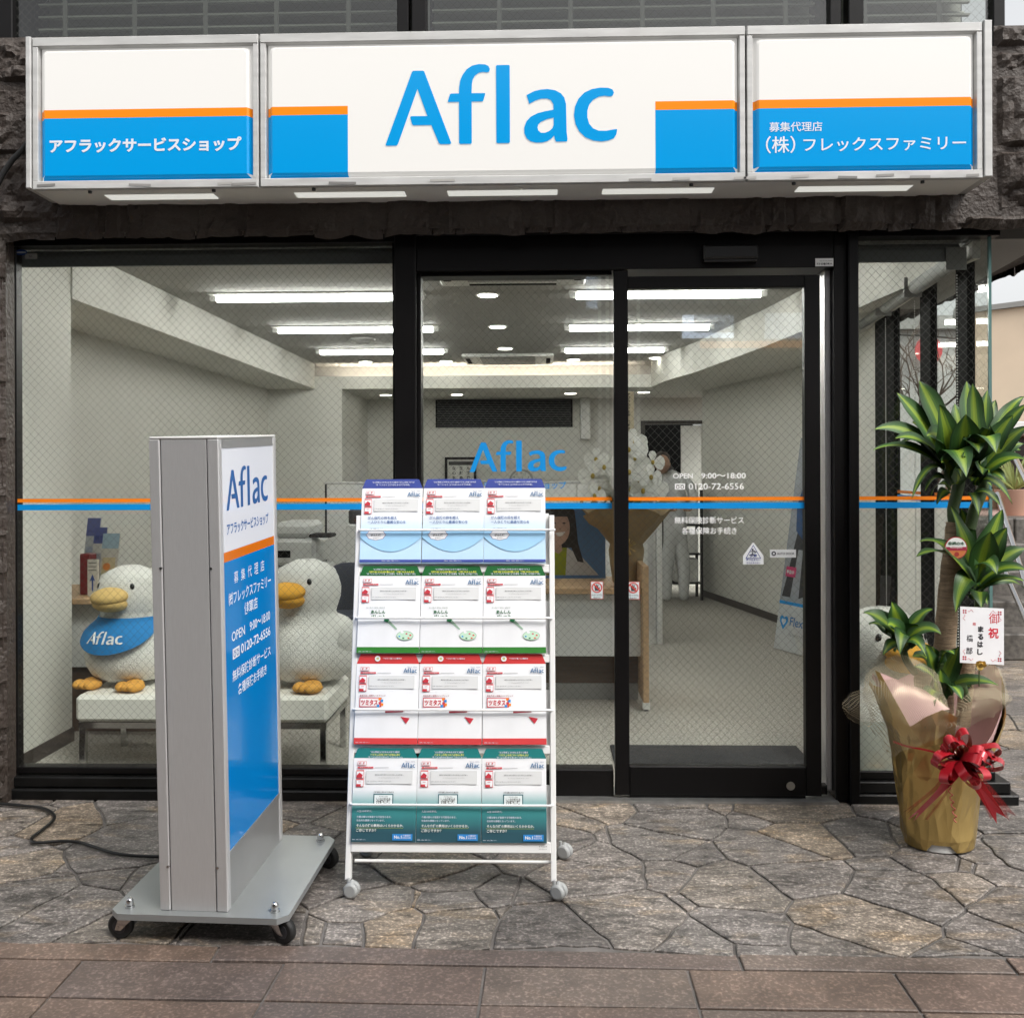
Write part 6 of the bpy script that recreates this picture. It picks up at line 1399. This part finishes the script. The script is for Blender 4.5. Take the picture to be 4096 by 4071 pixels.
# crown
U5 = lambda x, y: (3300 + .625*x, 1500 + .625*y)
crown = [(820,560,0,   600,35,-.02, .10,.052,None), (960,560,.02, 905,38,.08, .06,.046,None), (965,600,0, 945,52,-.04,.05,.046,None), (800,600,-.03, 458,112,-.02,.10,.042,None),
 (830,640,-.06, 735,190,-.16,.05,.052,(0,-1,.1)), (870,640,-.05, 900,250,-.16,.05,.062,(0,-1,.1)), (800,620,-.02, 308,352,-.05,.30,.030,None), (800,620,-.05, 445,408,-.12,.28,.036,(0,-.6,1)), (790,640,-.05, 308,480,-.10,.26,.030,(0,-.5,1)),
 (980,600,.02, 1040,95,.08,.10,.034,None), (1000,600,0, 1274,140,.05,.22,.030,None), (1000,600,-.02, 1300,185,-.06,.18,.028,None), (980,620,-.04, 1205,258,-.08,.12,.036,None), (1000,640,-.05, 1300,330,-.1,.16,.036,None),
 (980,680,-.05, 1290,545,-.16,.30,.040,(0,-.5,1)), (960,690,-.05, 1160,690,-.14,.55,.030,(0,-.5,1)), (800,660,-.06, 905,655,-.26,.75,.050,(0,-.6,1)), (800,690,-.04, 555,790,-.12,.65,.020,(0,-.5,1)), (800,720,-.04, 640,740,-.08,.6,.018,(0,-.5,1)),
 (960,700,-.04, 1200,825,-.1,.5,.022,(0,-.5,1)), (950,640,-.08, 1095,500,-.26,.75,.050,(0,-.7,1)), (930,660,-.08, 985,500,-.24,.6,.044,(0,-.8,.8)), (960,640,0, 1274,440,0,.2,.034,None), (990,640,.08, 1240,370,.18,.2,.034,None),
 (830,600,.05, 700,250,.14,.1,.045,None), (900,600,.08, 830,180,.16,.05,.045,None), (980,600,.08, 1090,160,.18,.1,.04,None), (800,620,.05, 560,300,.16,.2,.036,None), (820,700,-.05, 745,560,-.18,.3,.04,(0,-1,.2)), (960,680,-.03, 1010,640,-.2,.4,.04,(0,-1,.3)),
 (800,760,-.03, 715,830,-.06,.5,.018,(0,-.5,1)), (930,760,-.03, 985,905,-.1,.4,.018,(0,-.5,1)), (960,760,-.02, 1130,850,-.05,.4,.02,(0,-.5,1)), (850,680,-.1, 890,520,-.22,.2,.05,(0,-1,.3)), (950,560,-.02, 1060,330,-.12,.2,.05,(0,-1,.4)), (830,560,-.02, 650,390,-.14,.3,.045,(0,-1,.5)),
 # middle crown
 (965,1330,0, 805,840,-.06,.1,.036,None), (970,1310,0, 1135,860,.02,.08,.040,None), (980,1330,-.02, 1165,975,-.05,.1,.040,None), (960,1340,-.04, 605,1065,-.05,.32,.030,(0,-.6,1)), (960,1350,-.06, 585,1160,-.10,.36,.034,(0,-.6,1)), (960,1360,-.05, 835,1520,-.14,.65,.036,(0,-.6,1)),
 (970,1340,-.06, 1100,1280,-.2,.7,.036,(0,-.7,1)), (980,1350,-.05, 1290,1250,-.12,.3,.038,(0,-.6,1)), (980,1340,-.02, 1290,1110,-.02,.2,.032,None), (980,1380,-.05, 1280,1320,-.1,.25,.026,(0,-.5,1)), (970,1330,.0, 1060,1000,-.1,.1,.05,(0,-1,.1)), (960,1420,-.04, 890,1410,-.1,.5,.02,(0,-.5,1)), (975,1420,-.06, 1000,1490,-.14,.6,.03,(0,-.7,1)), (960,1330,.05, 900,1040,.12,.1,.036,None),
 (980,1450,-.02, 1040,1470,-.1,.6,.02,None),
 # lower left crown
 (500,1720,-.04, 425,1445,-.06,.08,.036,None), (500,1730,-.05, 242,1522,-.08,.24,.034,(0,-.6,1)), (500,1720,-.04, 300,1500,.0,.2,.026,None), (510,1730,-.05, 690,1500,-.08,.3,.028,(0,-.6,1)), (510,1740,-.08, 745,1660,-.16,.45,.034,(0,-.6,1)), (500,1760,-.08, 645,1800,-.2,.6,.026,(0,-.6,1)), (500,1750,-.08, 370,1795,-.14,.45,.022,(0,-.6,1)), (500,1760,-.08, 480,1790,-.2,.8,.03,(0,-.8,.8)),
 (510,1720,-.02, 620,1540,.05,.1,.03,None), (520,1730,-.05, 600,1600,-.1,.2,.04,(0,-1,.3)), (495,1720,-.06, 400,1600,-.14,.3,.034,(0,-1,.5)),
 # low centre
 (700,1900,-.10, 640,1720,-.12,.1,.026,None), (720,1880,-.1, 830,1790,-.18,.5,.024,(0,-.6,1)), (740,1990,-.1, 855,1740,-.1,.05,.040,None), (740,2010,-.12, 565,1870,-.14,.3,.02,(0,-.6,1)), (700,2060,-.14, 490,2150,-.2,.3,.03,(0,-.5,1)), (720,2060,-.14, 640,2260,-.24,.6,.03,(0,-.7,1)), (760,2050,-.1, 880,2080,-.22,.5,.032,(0,-.6,1)), (780,2000,-.06, 1110,1985,-.1,.2,.028,(0,-.5,1)), (780,2010,-.04, 940,2000,-.05,.3,.03,None), (730,2060,-.12, 700,1960,-.16,.1,.03,(0,-1,.2)), (740,2090,-.12, 740,1880,-.12,.05,.036,None), (690,1850,-.06,560,1800,-.12,.2,.022,None)]
for c in crown:
    u0, v0_ = U5(c[0], c[1]); u1, v1_ = U5(c[3], c[4]); lf(u0, v0_, c[2], u1, v1_, c[5], c[6], c[7], c[8], random.uniform(.2, .8))
    if random.random() < .5: lf(u0 + random.uniform(-8, 8), v0_ + 10, c[2] + .03, u0 + (u1-u0)*random.uniform(.7, .95) + random.uniform(-40, 40), v0_ + (v1_-v0_)*random.uniform(.7, .95) + random.uniform(-20, 40), c[5] + random.uniform(.05, .14), c[6] + .1, c[7]*.85, c[8], .8)
# gold foil wrap
q = MB(); n = 36; prof = [(.0, .127, .1, 3755), (.044, .137, .3, 3752), (.12, .143, .5, 3751), (.19, .149, .6, 3751), (.287, .163, .8, 3750), (.375, .184, 1, 3758), (.434, .2, 1, 3768), (.482, .217, 1, 3767), (.55, .236, 1, 3762), (.63, .256, 1, 3752)]
cxp = PX
def foilpt(i, j, ex=0):
    z, r, w_, uc = prof[j]; a = 2*math.pi*(i + (.5 if j % 2 else 0) + .25*noise.noise(Vector((i*.9, j*1.3, 2))))/n; lean_ = 0; cxp = P(uc, 2900, PY).x; rnd_ = noise.noise(Vector((i*3.1, j*2.7, 9)))*.012*w_
    fold = .5*(abs((a*2.5/math.pi) % 1 - .5)*2) + .3*noise.noise(Vector((math.cos(a)*3, math.sin(a)*3, z*5))) + .14*noise.noise(Vector((math.cos(a)*9, math.sin(a)*9, z*11)))
    fold2 = round(fold*5)/5*.5 + fold*.5
    rr_ = r*(1 + w_*.12*(fold2-.25)) + ex + rnd_
    dip = 0
    if j >= 6:                        # the collar opens in a V towards the front, peaks at the sides
        k = (j-5)/4; fr_d = math.cos(a + math.pi/2 - .25); dip = k*(-.27*max(0, fr_d)**2.2 - .07*max(0, -fr_d) + .02*math.sin(a*5))
        rr_ = r*(1 + .07*(fold2-.3)) - k*.02*max(0, fr_d) + ex + rnd_
    return Vector((cxp + lean_*.7 + rr_*math.cos(a), PY + rr_*.86*math.sin(a), GZ + .004 + z + dip + (.026 if j == 0 and 4.15 < a < 4.75 else 0)))
vs = [foilpt(i, j) for j in range(len(prof)) for i in range(n)]
q.add(vs, [(j*n+i, j*n+(i+1) % n, (j+1)*n+(i+1) % n, (j+1)*n+i) for j in range(len(prof)-1) for i in range(n)], 0, None, False)
q.build('gold_wrapping', m_gold, gp)
m_pink = mat('pink_paper', (.62, .40, .38), .75, bump=.2, bscale=30); q = MB()
vs = [foilpt(i, j, -.012) + Vector((0, 0, .03)) for j in (4, 6, 7, 8, 9) for i in range(n)]
q.add(vs, [(j*n+i, j*n+(i+1) % n, (j+1)*n+(i+1) % n, (j+1)*n+i) for j in range(4) for i in range(n)], 0, None, True); q.build('pink_liner', m_pink, gp)
# folded-over flap on the front left
q = MB(); fl_ = [PP(3520, 2690, -.20), PP(3640, 2905, -.235), PP(3760, 2845, -.24), PP(3800, 2835, -.22), PP(3700, 2760, -.22)]; q.add(fl_, [(0, 1, 2), (0, 2, 3), (0, 3, 4)], 0, None, True); q.build('pink_flap', m_pink, gp)
q = MB(); fl_ = [PP(3640, 2908, -.237), PP(3700, 2868, -.25), PP(3770, 2838, -.25), PP(3830, 2868, -.24), PP(3815, 2960, -.22), PP(3700, 2990, -.215)]; q.add(fl_, [(0, 5, 1), (1, 5, 2), (2, 5, 4), (2, 4, 3)], 0, None, True); q.build('gold_flap', m_gold, gp)
q = MB(); fl_ = [PP(3500, 2680, -.19), PP(3520, 2690, -.21), PP(3640, 2908, -.235), PP(3625, 2960, -.22), PP(3570, 2870, -.205)]; q.add(fl_, [(0, 4, 1), (1, 4, 2), (2, 4, 3)], 0, None, True); q.build('gold_flap', m_gold, gp)
q = MB(); p0 = Vector((PX, PY-.115, GZ)); 
q.tube([(PX+.008, PY, GZ+.001), (PX+.008, PY, GZ+.3)], [.112, .112], 30); q.v = [Vector((v.x, PY+(v.y-PY)*.9, v.z)) for v in q.v]; q.build('white_pot', m_whitep, gp)
# net
def net_mat():
    m = bpy.data.materials.new('gold_net'); m.use_nodes = True; t = m.node_tree; N = t.nodes; L = t.links; N.clear()
    out = N.new('ShaderNodeOutputMaterial'); uv = N.new('ShaderNodeUVMap'); sp = N.new('ShaderNodeSeparateXYZ'); L.new(uv.outputs[0], sp.inputs[0]); fs = []
    for sg in (1, -1):
        a = N.new('ShaderNodeMath'); a.operation = 'MULTIPLY_ADD'; a.inputs[1].default_value = sg*1.5; L.new(sp.outputs[0], a.inputs[0]); L.new(sp.outputs[1], a.inputs[2])
        f = N.new('ShaderNodeMath'); f.operation = 'FRACT'; L.new(a.outputs[0], f.inputs[0]); c = N.new('ShaderNodeMath'); c.operation = 'LESS_THAN'; c.inputs[1].default_value = .15; L.new(f.outputs[0], c.inputs[0]); fs.append(c)
    mm = N.new('ShaderNodeMath'); mm.operation = 'MAXIMUM'; L.new(fs[0].outputs[0], mm.inputs[0]); L.new(fs[1].outputs[0], mm.inputs[1])
    b = N.new('ShaderNodeBsdfPrincipled'); b.inputs['Base Color'].default_value = (.45, .38, .25, 1); b.inputs['Metallic'].default_value = .3; b.inputs['Roughness'].default_value = .35
    tr = N.new('ShaderNodeBsdfTransparent'); mx = N.new('ShaderNodeMixShader'); L.new(mm.outputs[0], mx.inputs[0]); L.new(tr.outputs[0], mx.inputs[1]); L.new(b.outputs[0], mx.inputs[2]); L.new(mx.outputs[0], out.inputs[0]); return m
m_net = net_mat()
def sheet(rows_, name, sub=6, amp=.012, dens=105):
    """a crumpled sheet through a grid of control points"""
    nr, nc = len(rows_), len(rows_[0]); H_, W_ = (nr-1)*sub+1, (nc-1)*sub+1; vs = []; uvs = []
    colsm = [smooth([Vector(r[c]) for r in rows_], sub) for c in range(nc)]
    for j in range(H_):
        rw_ = smooth([colsm[c][j] for c in range(nc)], sub); acc = 0
        for i, p in enumerate(rw_):
            if i: acc += (rw_[i]-rw_[i-1]).length
            p2 = p + noise.noise_vector(p*16)*amp + noise.noise_vector(p*40)*amp*.35; vs.append(p2); uvs.append((p.x*dens + p.y*40, p.z*dens))
    mb = MB(); mb.add(vs, [(j*W_+i, j*W_+i+1, (j+1)*W_+i+1, (j+1)*W_+i) for j in range(H_-1) for i in range(W_-1)], 0, None, True, uvs); mb.build(name, m_net, gp)
Z6 = lambda x, y, d_: P(3200 + .573*x, 2400 + .573*y, PY + d_)
sheet([[Z6(490, 480, -.12), Z6(640, 400, -.1), Z6(800, 420, -.12), Z6(960, 520, -.16)], [Z6(450, 590, -.2), Z6(600, 620, -.24), Z6(800, 640, -.26), Z6(1040, 740, -.27)], [Z6(480, 760, -.22), Z6(620, 800, -.27), Z6(800, 840, -.28), Z6(1040, 850, -.28)], [Z6(500, 900, -.2), Z6(640, 960, -.25), Z6(790, 940, -.27), Z6(1010, 930, -.27)], [Z6(600, 1060, -.17), Z6(650, 1110, -.22), Z6(700, 1080, -.24), Z6(760, 1040, -.25)]], 'net_wrapping')
sheet([[Z6(450, 600, -.18), Z6(520, 640, -.2), Z6(560, 700, -.22)], [Z6(350, 670, -.14), Z6(440, 720, -.18), Z6(560, 780, -.22)], [Z6(290, 740, -.12), Z6(380, 800, -.16), Z6(500, 860, -.2)], [Z6(360, 840, -.12), Z6(420, 890, -.16), Z6(480, 890, -.2)]], 'net_wrapping')
sheet([[Z6(1080, 740, -.25), Z6(1180, 640, -.22), Z6(1300, 600, -.18), Z6(1430, 640, -.12)], [Z6(1080, 800, -.28), Z6(1180, 740, -.28), Z6(1300, 700, -.25), Z6(1480, 700, -.16)], [Z6(1080, 850, -.28), Z6(1170, 850, -.3), Z6(1260, 800, -.27), Z6(1400, 780, -.18)], [Z6(1010, 900, -.27), Z6(1090, 900, -.3), Z6(1130, 890, -.3), Z6(1200, 870, -.27)], [Z6(1040, 1010, -.26), Z6(1070, 1020, -.28), Z6(1095, 1010, -.29), Z6(1110, 960, -.28)]], 'net_wrapping')
sheet([[Z6(1200, 480, 0), Z6(1300, 440, .02), Z6(1400, 480, 0), Z6(1450, 600, -.04)], [Z6(1180, 600, -.08), Z6(1300, 560, -.06), Z6(1400, 600, -.06), Z6(1450, 680, -.08)], [Z6(1200, 700, -.15), Z6(1300, 680, -.14), Z6(1380, 700, -.14), Z6(1430, 740, -.12)]], 'net_wrapping')
# bow
m_rib = mat('red_ribbon', (.42, .012, .022), .28, .25, coat=.4); BC = P(3200 + .573*1110, 2400 + .573*1110, PY-.30)
m_organza = film_mat('red_organza', (.5, .04, .04), .5)
def ribbon(pts, w, name='ribbon_loop', m=None, wd=(0, 0, 1), fork=False):
    sm = smooth([Vector(p) for p in pts], 6); mb = MB(); vs = []; wd = Vector(wd); n_ = len(sm)
    for i, p in enumerate(sm):
        t = (sm[min(i+1, n_-1)] - sm[max(i-1, 0)]).normalized(); s_ = wd - t*wd.dot(t); s_ = s_.normalized() if s_.length > .05 else Vector((0, 0, 1)); vs += [p - s_*w/2, p + s_*w/2]
    fs = [(2*i, 2*i+1, 2*i+3, 2*i+2) for i in range(n_-1)]
    mb.add(vs, fs, 0, None, True)
    if fork: mb.add([vs[-2], vs[-1], (vs[-1]+vs[-2])/2, vs[-2] + (sm[-1]-sm[-3])*1.2, vs[-1] + (sm[-1]-sm[-3])*1.2], [(0, 2, 3), (1, 4, 2)])
    mb.build(name, m or m_rib, gp)
rr = random.Random(12)
for k in range(20):
    a = rr.uniform(-.2, 2*math.pi); el = rr.uniform(.25, 1); Lk = rr.uniform(.085, .135); d_ = Vector((math.cos(a)*el, -.35 - .5*(1-el), math.sin(a)*el)).normalized(); s_ = d_.cross(Vector((0, 1, .2))).normalized()
    w_ = .034; ribbon([BC, BC + d_*Lk*.5 + s_*.024, BC + d_*Lk + s_*.018, BC + d_*Lk*1.04 - s_*.010, BC + d_*Lk*.55 - s_*.026, BC + Vector((0, -.006, 0))], w_, wd=(s_.cross(d_)))
for (x, y, wl, m_) in ((830, 1480, .036, m_rib), (790, 1440, .03, m_organza), (1370, 1480, .040, m_rib), (1440, 1470, .03, m_organza), (880, 1530, .012, m_organza), (1340, 1520, .012, m_organza)):
    e_ = Z6(x, y, -.26); mid = (BC + e_)/2 + Vector((.01 if x < 1100 else -.01, -.03, .012)); ribbon([BC, mid, e_], wl, 'ribbon_tail', m_, wd=(1, 0, .5), fork=wl > .02)
ribbon([Z6(650, 985, -.21), Z6(750, 1020, -.235), Z6(900, 1050, -.26), BC], .007, 'ribbon_band', mat('red_ribbon'))
q = MB(); pc = Z6(1045, 1310, -.27); q.tube([pc + Vector((.02*i/30 + .006*math.cos(i*.9), .006*math.sin(i*.9), -.11*i/30)) for i in range(34)], .0022, 5); q.build('curled_ribbon', mat('coral_ribbon', (.6, .12, .08), .3), gp)
# card, round tag, flower pick
fb = Fr(P(3200 + .573*1117, 2400 + .573*436, PY-.16), Vector((.9975, 0, -.05)), (0.095, .10, .99)); fb.n = fb.ex.cross(fb.ey).normalized(); fb.ey = fb.n.cross(fb.ex).normalized()
cd = thing('gift_card', fb.o, 'white upright gift card with red and black brush writing held by the plant', 'card')
CW_, CH_ = .160, .206; q = MB(); q.fbox(fb, 0, CW_, 0, CH_, -.0015, 0, 0, (.78, .78, .80)); q.build('card', m_print, cd)
q = MB(); d = .0006
def ct(s_, x, y, h, col, bold=.015, w=None): q.text(fb, s_, x*CW_, y*CH_, h=h*CH_, w=(w or h*1.25)*CW_, bold=bold, al='c', d=d, col=col)
red_ = srgb(200, 20, 50); ct('御', .77, .72, .19, red_, 0); ct('祝', .76, .46, .19, red_, .025)
for i, ch in enumerate('まるはし'): ct(ch, .47 - .006*i, .56-.135*i, .105, (.02, .02, .025), .05)
ct('橋', .22, .38, .12, (.02, .02, .025), .01); ct('部', .21, .16, .12, (.02, .02, .025), .01); ct('贈', .32, .67, .055, red_, 0); q.build('lettering', m_ink, cd)
q = MB(); 
for (sx_, sy_) in ((0, 0), (1, 0), (0, 1), (1, 1)):
    X = lambda x: (x if sx_ == 0 else CW_-x); Yc = lambda y: (y if sy_ == 0 else CH_-y)
    for (x, y) in ((.012, .014), (.020, .014), (.012, .022), (.020, .022)): q.disc(fb, X(x), Yc(y), .0034, d, 0, srgb(170, 40, 60), 8)
    pts = [fb.p(X(.028 + .0028*i), Yc(.014 + .004*math.sin(i*1.1)), d) for i in range(8)]; q.tube(pts, .0007, 4, 0, srgb(200, 90, 105)); pts = [fb.p(X(.014 + .004*math.sin(i*1.1)), Yc(.03 + .0028*i), d) for i in range(8)]; q.tube(pts, .0007, 4, 0, srgb(200, 90, 105))
q.build('printed_border', m_ink, cd)
tp_ = PP(3300 + .625*838, 1500 + .625*1105, -.06) if 0 else PP(3824, 2191, -.055); fb = Fr(tp_)
tg_ = thing('round_tag', tp_, 'round white and red plant tag hanging on the cane', 'tag'); q = MB(); q.disc(fb, 0, 0, .0425, 0, 0, srgb(150, 35, 45), 36, th=.002); q.disc(fb, 0, 0, .039, .0006, 0, (.72, .74, .72), 36)
q.poly(fb, [(.0385*math.cos(R(a)), .0385*math.sin(R(a))) for a in range(188, 353, 8)], .0012, 0, srgb(190, 110, 60)); q.quad(fb, -.038, -.010, .038, .004, .0018, 0, srgb(150, 35, 60)); q.disc(fb, .002, -.024, .009, .0018, 0, srgb(150, 45, 40)); q.build('disc', m_print, tg_)
q = MB(); q.text(fb, '幸福の木', 0, .010, w=.062, h=.014, bold=.03, al='c', d=.0024, col=(.02, .08, .04)); q.text(fb, 'Massangeana', 0, -.003, w=.045, bold=.01, al='c', d=.0026, col=(.7, .6, .6)); q.build('lettering', m_ink, tg_)
fp = Z6(1255, 450, -.19); fw = thing('flower_pick', fp, 'small yellow ribbon rose on a stick at the foot of the gift card', 'ornament'); q = MB(); rr = random.Random(3)
for k in range(18):
    a = rr.uniform(0, 6.28); el = rr.uniform(-.9, .9); d_ = Vector((math.cos(a)*math.cos(el), -.6, math.sin(el))).normalized(); s_ = d_.cross(Vector((.2, 1, .3))).normalized(); c_ = fp + d_*.014
    q.add([c_ - s_*.009, c_ + d_*.008 - s_*.004, c_ + d_*.010 + s_*.005, c_ + s_*.009, c_ - d_*.004], [(0, 1, 2, 3, 4)], 0, None)
q.ell(fp, .014, .012, .014, 10, 8); q.build('rosette', mat('yellow_satin', (.62, .42, .10), .4), fw); q = MB(); q.tube([fp + Vector((0, .005, 0)), Z6(1250, 600, -.17)], .0025, 6); q.build('stick', m_gstem, fw)

# ================================================================== THE STREET TO THE RIGHT
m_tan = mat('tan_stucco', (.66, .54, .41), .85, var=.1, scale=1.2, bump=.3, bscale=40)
tb = thing('tan_building', (6.5, 11.5, 0), 'tan stucco building with a pale canopy band across the side street', 'building')
def PB(u, v, Y): return P(u, v, Y)
q = MB(); zt = PB(3860, 1270, 11.5).z; xl = PB(3850, 1300, 11.5).x
q.add([(xl, 11.5, 1.9), (9.5, 9.0, 1.9), (9.5, 9.0, 3.5), (xl, 11.5, 3.22), (xl+.3, 12.3, 1.9), (9.5, 11.0, 1.9), (9.5, 11.0, 3.5), (xl+.3, 12.3, 3.22)], [(0, 1, 2, 3), (3, 2, 6, 7), (0, 3, 7, 4), (0, 4, 5, 1), (1, 5, 6, 2)]); q.build('wall', m_tan, tb)
q = MB(); q.add([(xl, 11.45, 3.22), (9.5, 8.95, 3.5), (9.5, 8.95, 3.56), (xl, 11.45, 3.28), (xl+.3, 12.3, 3.28), (9.5, 11, 3.56)], [(0, 1, 2, 3), (3, 2, 5, 4)]); q.build('parapet_cap', m_grey, tb)
q = MB(); q.box((xl, 10.6, 1.82), (9.5, 11.6, 1.94), bev=.01); q.build('canopy', m_alu, tb)
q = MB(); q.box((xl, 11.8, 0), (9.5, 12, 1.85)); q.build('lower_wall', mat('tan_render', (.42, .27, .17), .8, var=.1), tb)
a = PB(3985, 2000, 11.75); q = MB(); q.box((a.x+.05, 11.74, .1), (a.x+.95, 11.79, 1.8)); q.build('dark_window', mat('brown_glass', (.04, .02, .015), .15), tb); q = MB(); 
for k in range(3): q.box((a.x+.05+.42*k, 11.70, .1), (a.x+.11+.42*k, 11.74, 1.8))
q.build('window_mullion', m_wooddk, tb)
# far houses seen through the side windows
fh = thing('far_house', (7.9, 20, 0), 'pale distant house with a red round sign seen through the side windows', 'building')
q = MB(); q.box((6.3, 19, 0), (9.6, 24, 4.1)); q.build('wall', mat('far_white', (.45, .45, .44), .8), fh); q = MB(); q.box((6.1, 18.8, 4.1), (9.8, 24.2, 4.35)); q.build('roof', m_grey, fh)
p = P(3712, 1402, 18.8); fb = Fr((p.x, 18.85, p.z)); q = MB(); q.disc(fb, 0, 0, .26, .08, 0, srgb(200, 70, 75)); q.ring(fb, 0, .02, .13, .08, .09, 0, (.7, .6, .6)); q.build('round_sign', m_print, fh)
# stairs
stp = thing('stone_steps', (5.3, 8.2, 0), 'dark granite steps rising beyond the glass corner', 'steps')
for k in range(5):
    q = MB(); 
    for i in range(5): q.box((3.35 + .02*k + .75*i, 7.5 + .34*k, .0 if k == 0 else .2*k - .02), (4.09 + .02*k + .75*i, 7.5 + .34*k + .5, .2*(k+1)), bev=.012)
    q.build('step', mat('dark_granite', (.10, .09, .08), .55, var=.4, scale=30), stp)
q = MB(); q.box((3.35, 9.2, .8), (8, 11.7, .98)); tag(q.build('upper_terrace', mat('red_paving', (.38, .25, .22), .7, var=.2, scale=6), origin=(5, 10, .8)), kind='structure')
for (u0, v0_, u1, v1_, lb) in ((3990, 1975, 4130, 2420, 'upper'), (3930, 2080, 4140, 2560, 'lower'), (4040, 1790, 4140, 1990, 'farthest')):
    t = thing('handrail', P(u1, v1_, 7.4), 'shiny steel handrail sloping down the steps, ' + lb + ' one', 'handrail', 'handrails on the steps'); q = MB()
    q.tube([P(u0, v0_, 9.0), P(u1, v1_, 7.2)], .022, 10); q.build('tube', m_chrome, t); q = MB(); pp_ = P(u1, v1_, 7.2); q.tube([pp_, (pp_.x, pp_.y, .2)], .02, 8); q.build('post', m_chrome, t)
pk = P(4060, 2080, 9.6); t = thing('planter', (pk.x, 9.6, .98), 'terracotta planter with a spiky pale grass plant on the terrace', 'planter'); q = MB(); q.tube([(pk.x, 9.6, .981), (pk.x, 9.6, 1.24)], [.13, .18], 18); q.build('pot', mat('terracotta', (.45, .27, .2), .8), t)
q = MB(); rr = random.Random(8)
for k in range(60):
    a = rr.uniform(0, 6.28); L_ = rr.uniform(.3, .6); e_ = rr.uniform(.2, 1.3); b0 = Vector((pk.x, 9.6, 1.24)); d_ = Vector((math.cos(a)*math.cos(e_), math.sin(a)*math.cos(e_), math.sin(e_))); s_ = d_.cross(Vector((0, 1, 0))).normalized()*.008; tp2 = b0 + d_*L_ - Vector((0, 0, .12*math.cos(e_))); m_ = b0 + d_*L_*.55 + Vector((0, 0, .04))
    q.add([b0-s_, b0+s_, m_+s_, m_-s_, tp2], [(0, 1, 2, 3), (3, 2, 4)])
q.build('foliage', mat('pale_grass_leaf', (.22, .26, .08), .6), t)
# bare shrub seen through the side windows
t = thing('bare_tree', (5.0, 13, 0), 'leafless brown tree behind the side windows', 'tree'); q = MB(); rr = random.Random(6)
def br(p, d_, L_, r, k):
    e_ = p + d_*L_; q.tube([p, (p+e_)/2 + Vector((rr.uniform(-.04, .04), 0, rr.uniform(-.03, .03))), e_], [r, r*.8, r*.6], 5)
    if k:
        for _ in range(3): br(e_, (d_ + Vector((rr.uniform(-.8, .8), rr.uniform(-.4, .4), rr.uniform(-.3, .5)))).normalized(), L_*rr.uniform(.6, .8), r*.6, k-1)
br(Vector((5.0, 13, .0)), Vector((0, 0, 1)), 1.1, .06, 5); q.build('branches', mat('brown_bark', (.10, .06, .04), .8), t)
q = MB(); q.tube(smooth([P(3600, 1340, 14), P(3800, 1352, 13), P(4150, 1405, 12)], 6), .012, 5); tag(q.build('overhead_wire', m_rubber, origin=P(3600, 1340, 14)), 'thin dark overhead wire crossing the pale sky at the right', 'wire')
p = P(3885, 1255, 11.6); t = thing('satellite_dish', (p.x, 11.7, p.z-.2), 'grey satellite dish on the parapet of the tan building', 'satellite dish'); q = MB(); q.ell((p.x, 11.7, p.z), .17, .05, .17, 18, 12); q.build('dish', m_grey, t); q = MB(); q.tube([(p.x, 11.7, p.z-.1), (p.x, 11.75, 3.38)], .02, 6); q.build('mast', m_grey, t)

# ================================================================== ACROSS THE STREET (seen only mirrored in the glass)
ob_ = thing('opposite_building', (0, -7, 0), 'dark shop building across the street, mirrored faintly in the shop glass', 'building')
q = MB(); q.box((-16, -9, -.3), (9, -7, 7.5)); q.build('wall', mat('opposite_wall', (.055, .05, .045), .8, var=.3, scale=.6), ob_)
q = MB(); q.box((2.5, -6.99, 3.36), (4.6, -6.9, 3.46)); q.build('glowing_orange_fascia', mat('glowing_orange_fascia', (.6, .25, .04), .6, emit=1.6), ob_)  # fascia given its own glow so its orange band mirrors in the glass
for (a, c, z0_, z1_, e_) in ((2.22, 3.02, 3.52, 3.88, 3.6), (3.5, 4.1, 3.5, 3.9, 1.0), (.72, .95, 4.0, 4.5, 4.5)):
    q = MB(); q.box((a, -6.99, z0_), (c, -6.95, z1_)); q.build('added_glow_panel', mat('lit_pane_%d' % int(e_*10), (.6, .7, .85), .5, emit=e_, ecol=(.62, .74, .92)), ob_)  # added glowing panels, standing in for bright sky patches mirrored in the door
for x in (.9, 1.02, 1.5): q = MB(); q.box((x, -6.9, 1.6), (x+.05, -6.85, 4.6)); q.build('glowing_pole', mat('pale_glow_pole', (.7, .72, .7), .5, emit=.35), ob_)  # white poles with a glow put in, to mirror as pale vertical lines
for i in range(7): q = MB(); q.box((-15+2.9*i, -6.99, 3.6), (-13.2+2.9*i, -6.95, 5.0)); q.build('window', mat('opp_glass', (.03, .035, .04), .2), ob_)
q = MB(); q.box((-30, -9.5, 4.9), (9, -1.2, 5.1)); 
tag(q.build('arcade_roof', mat('arcade_roof_panel', (.30, .30, .29), .8), origin=(0, -4, 5)), 'flat arcade roof over the middle of the street, above and behind the viewer', 'roof')
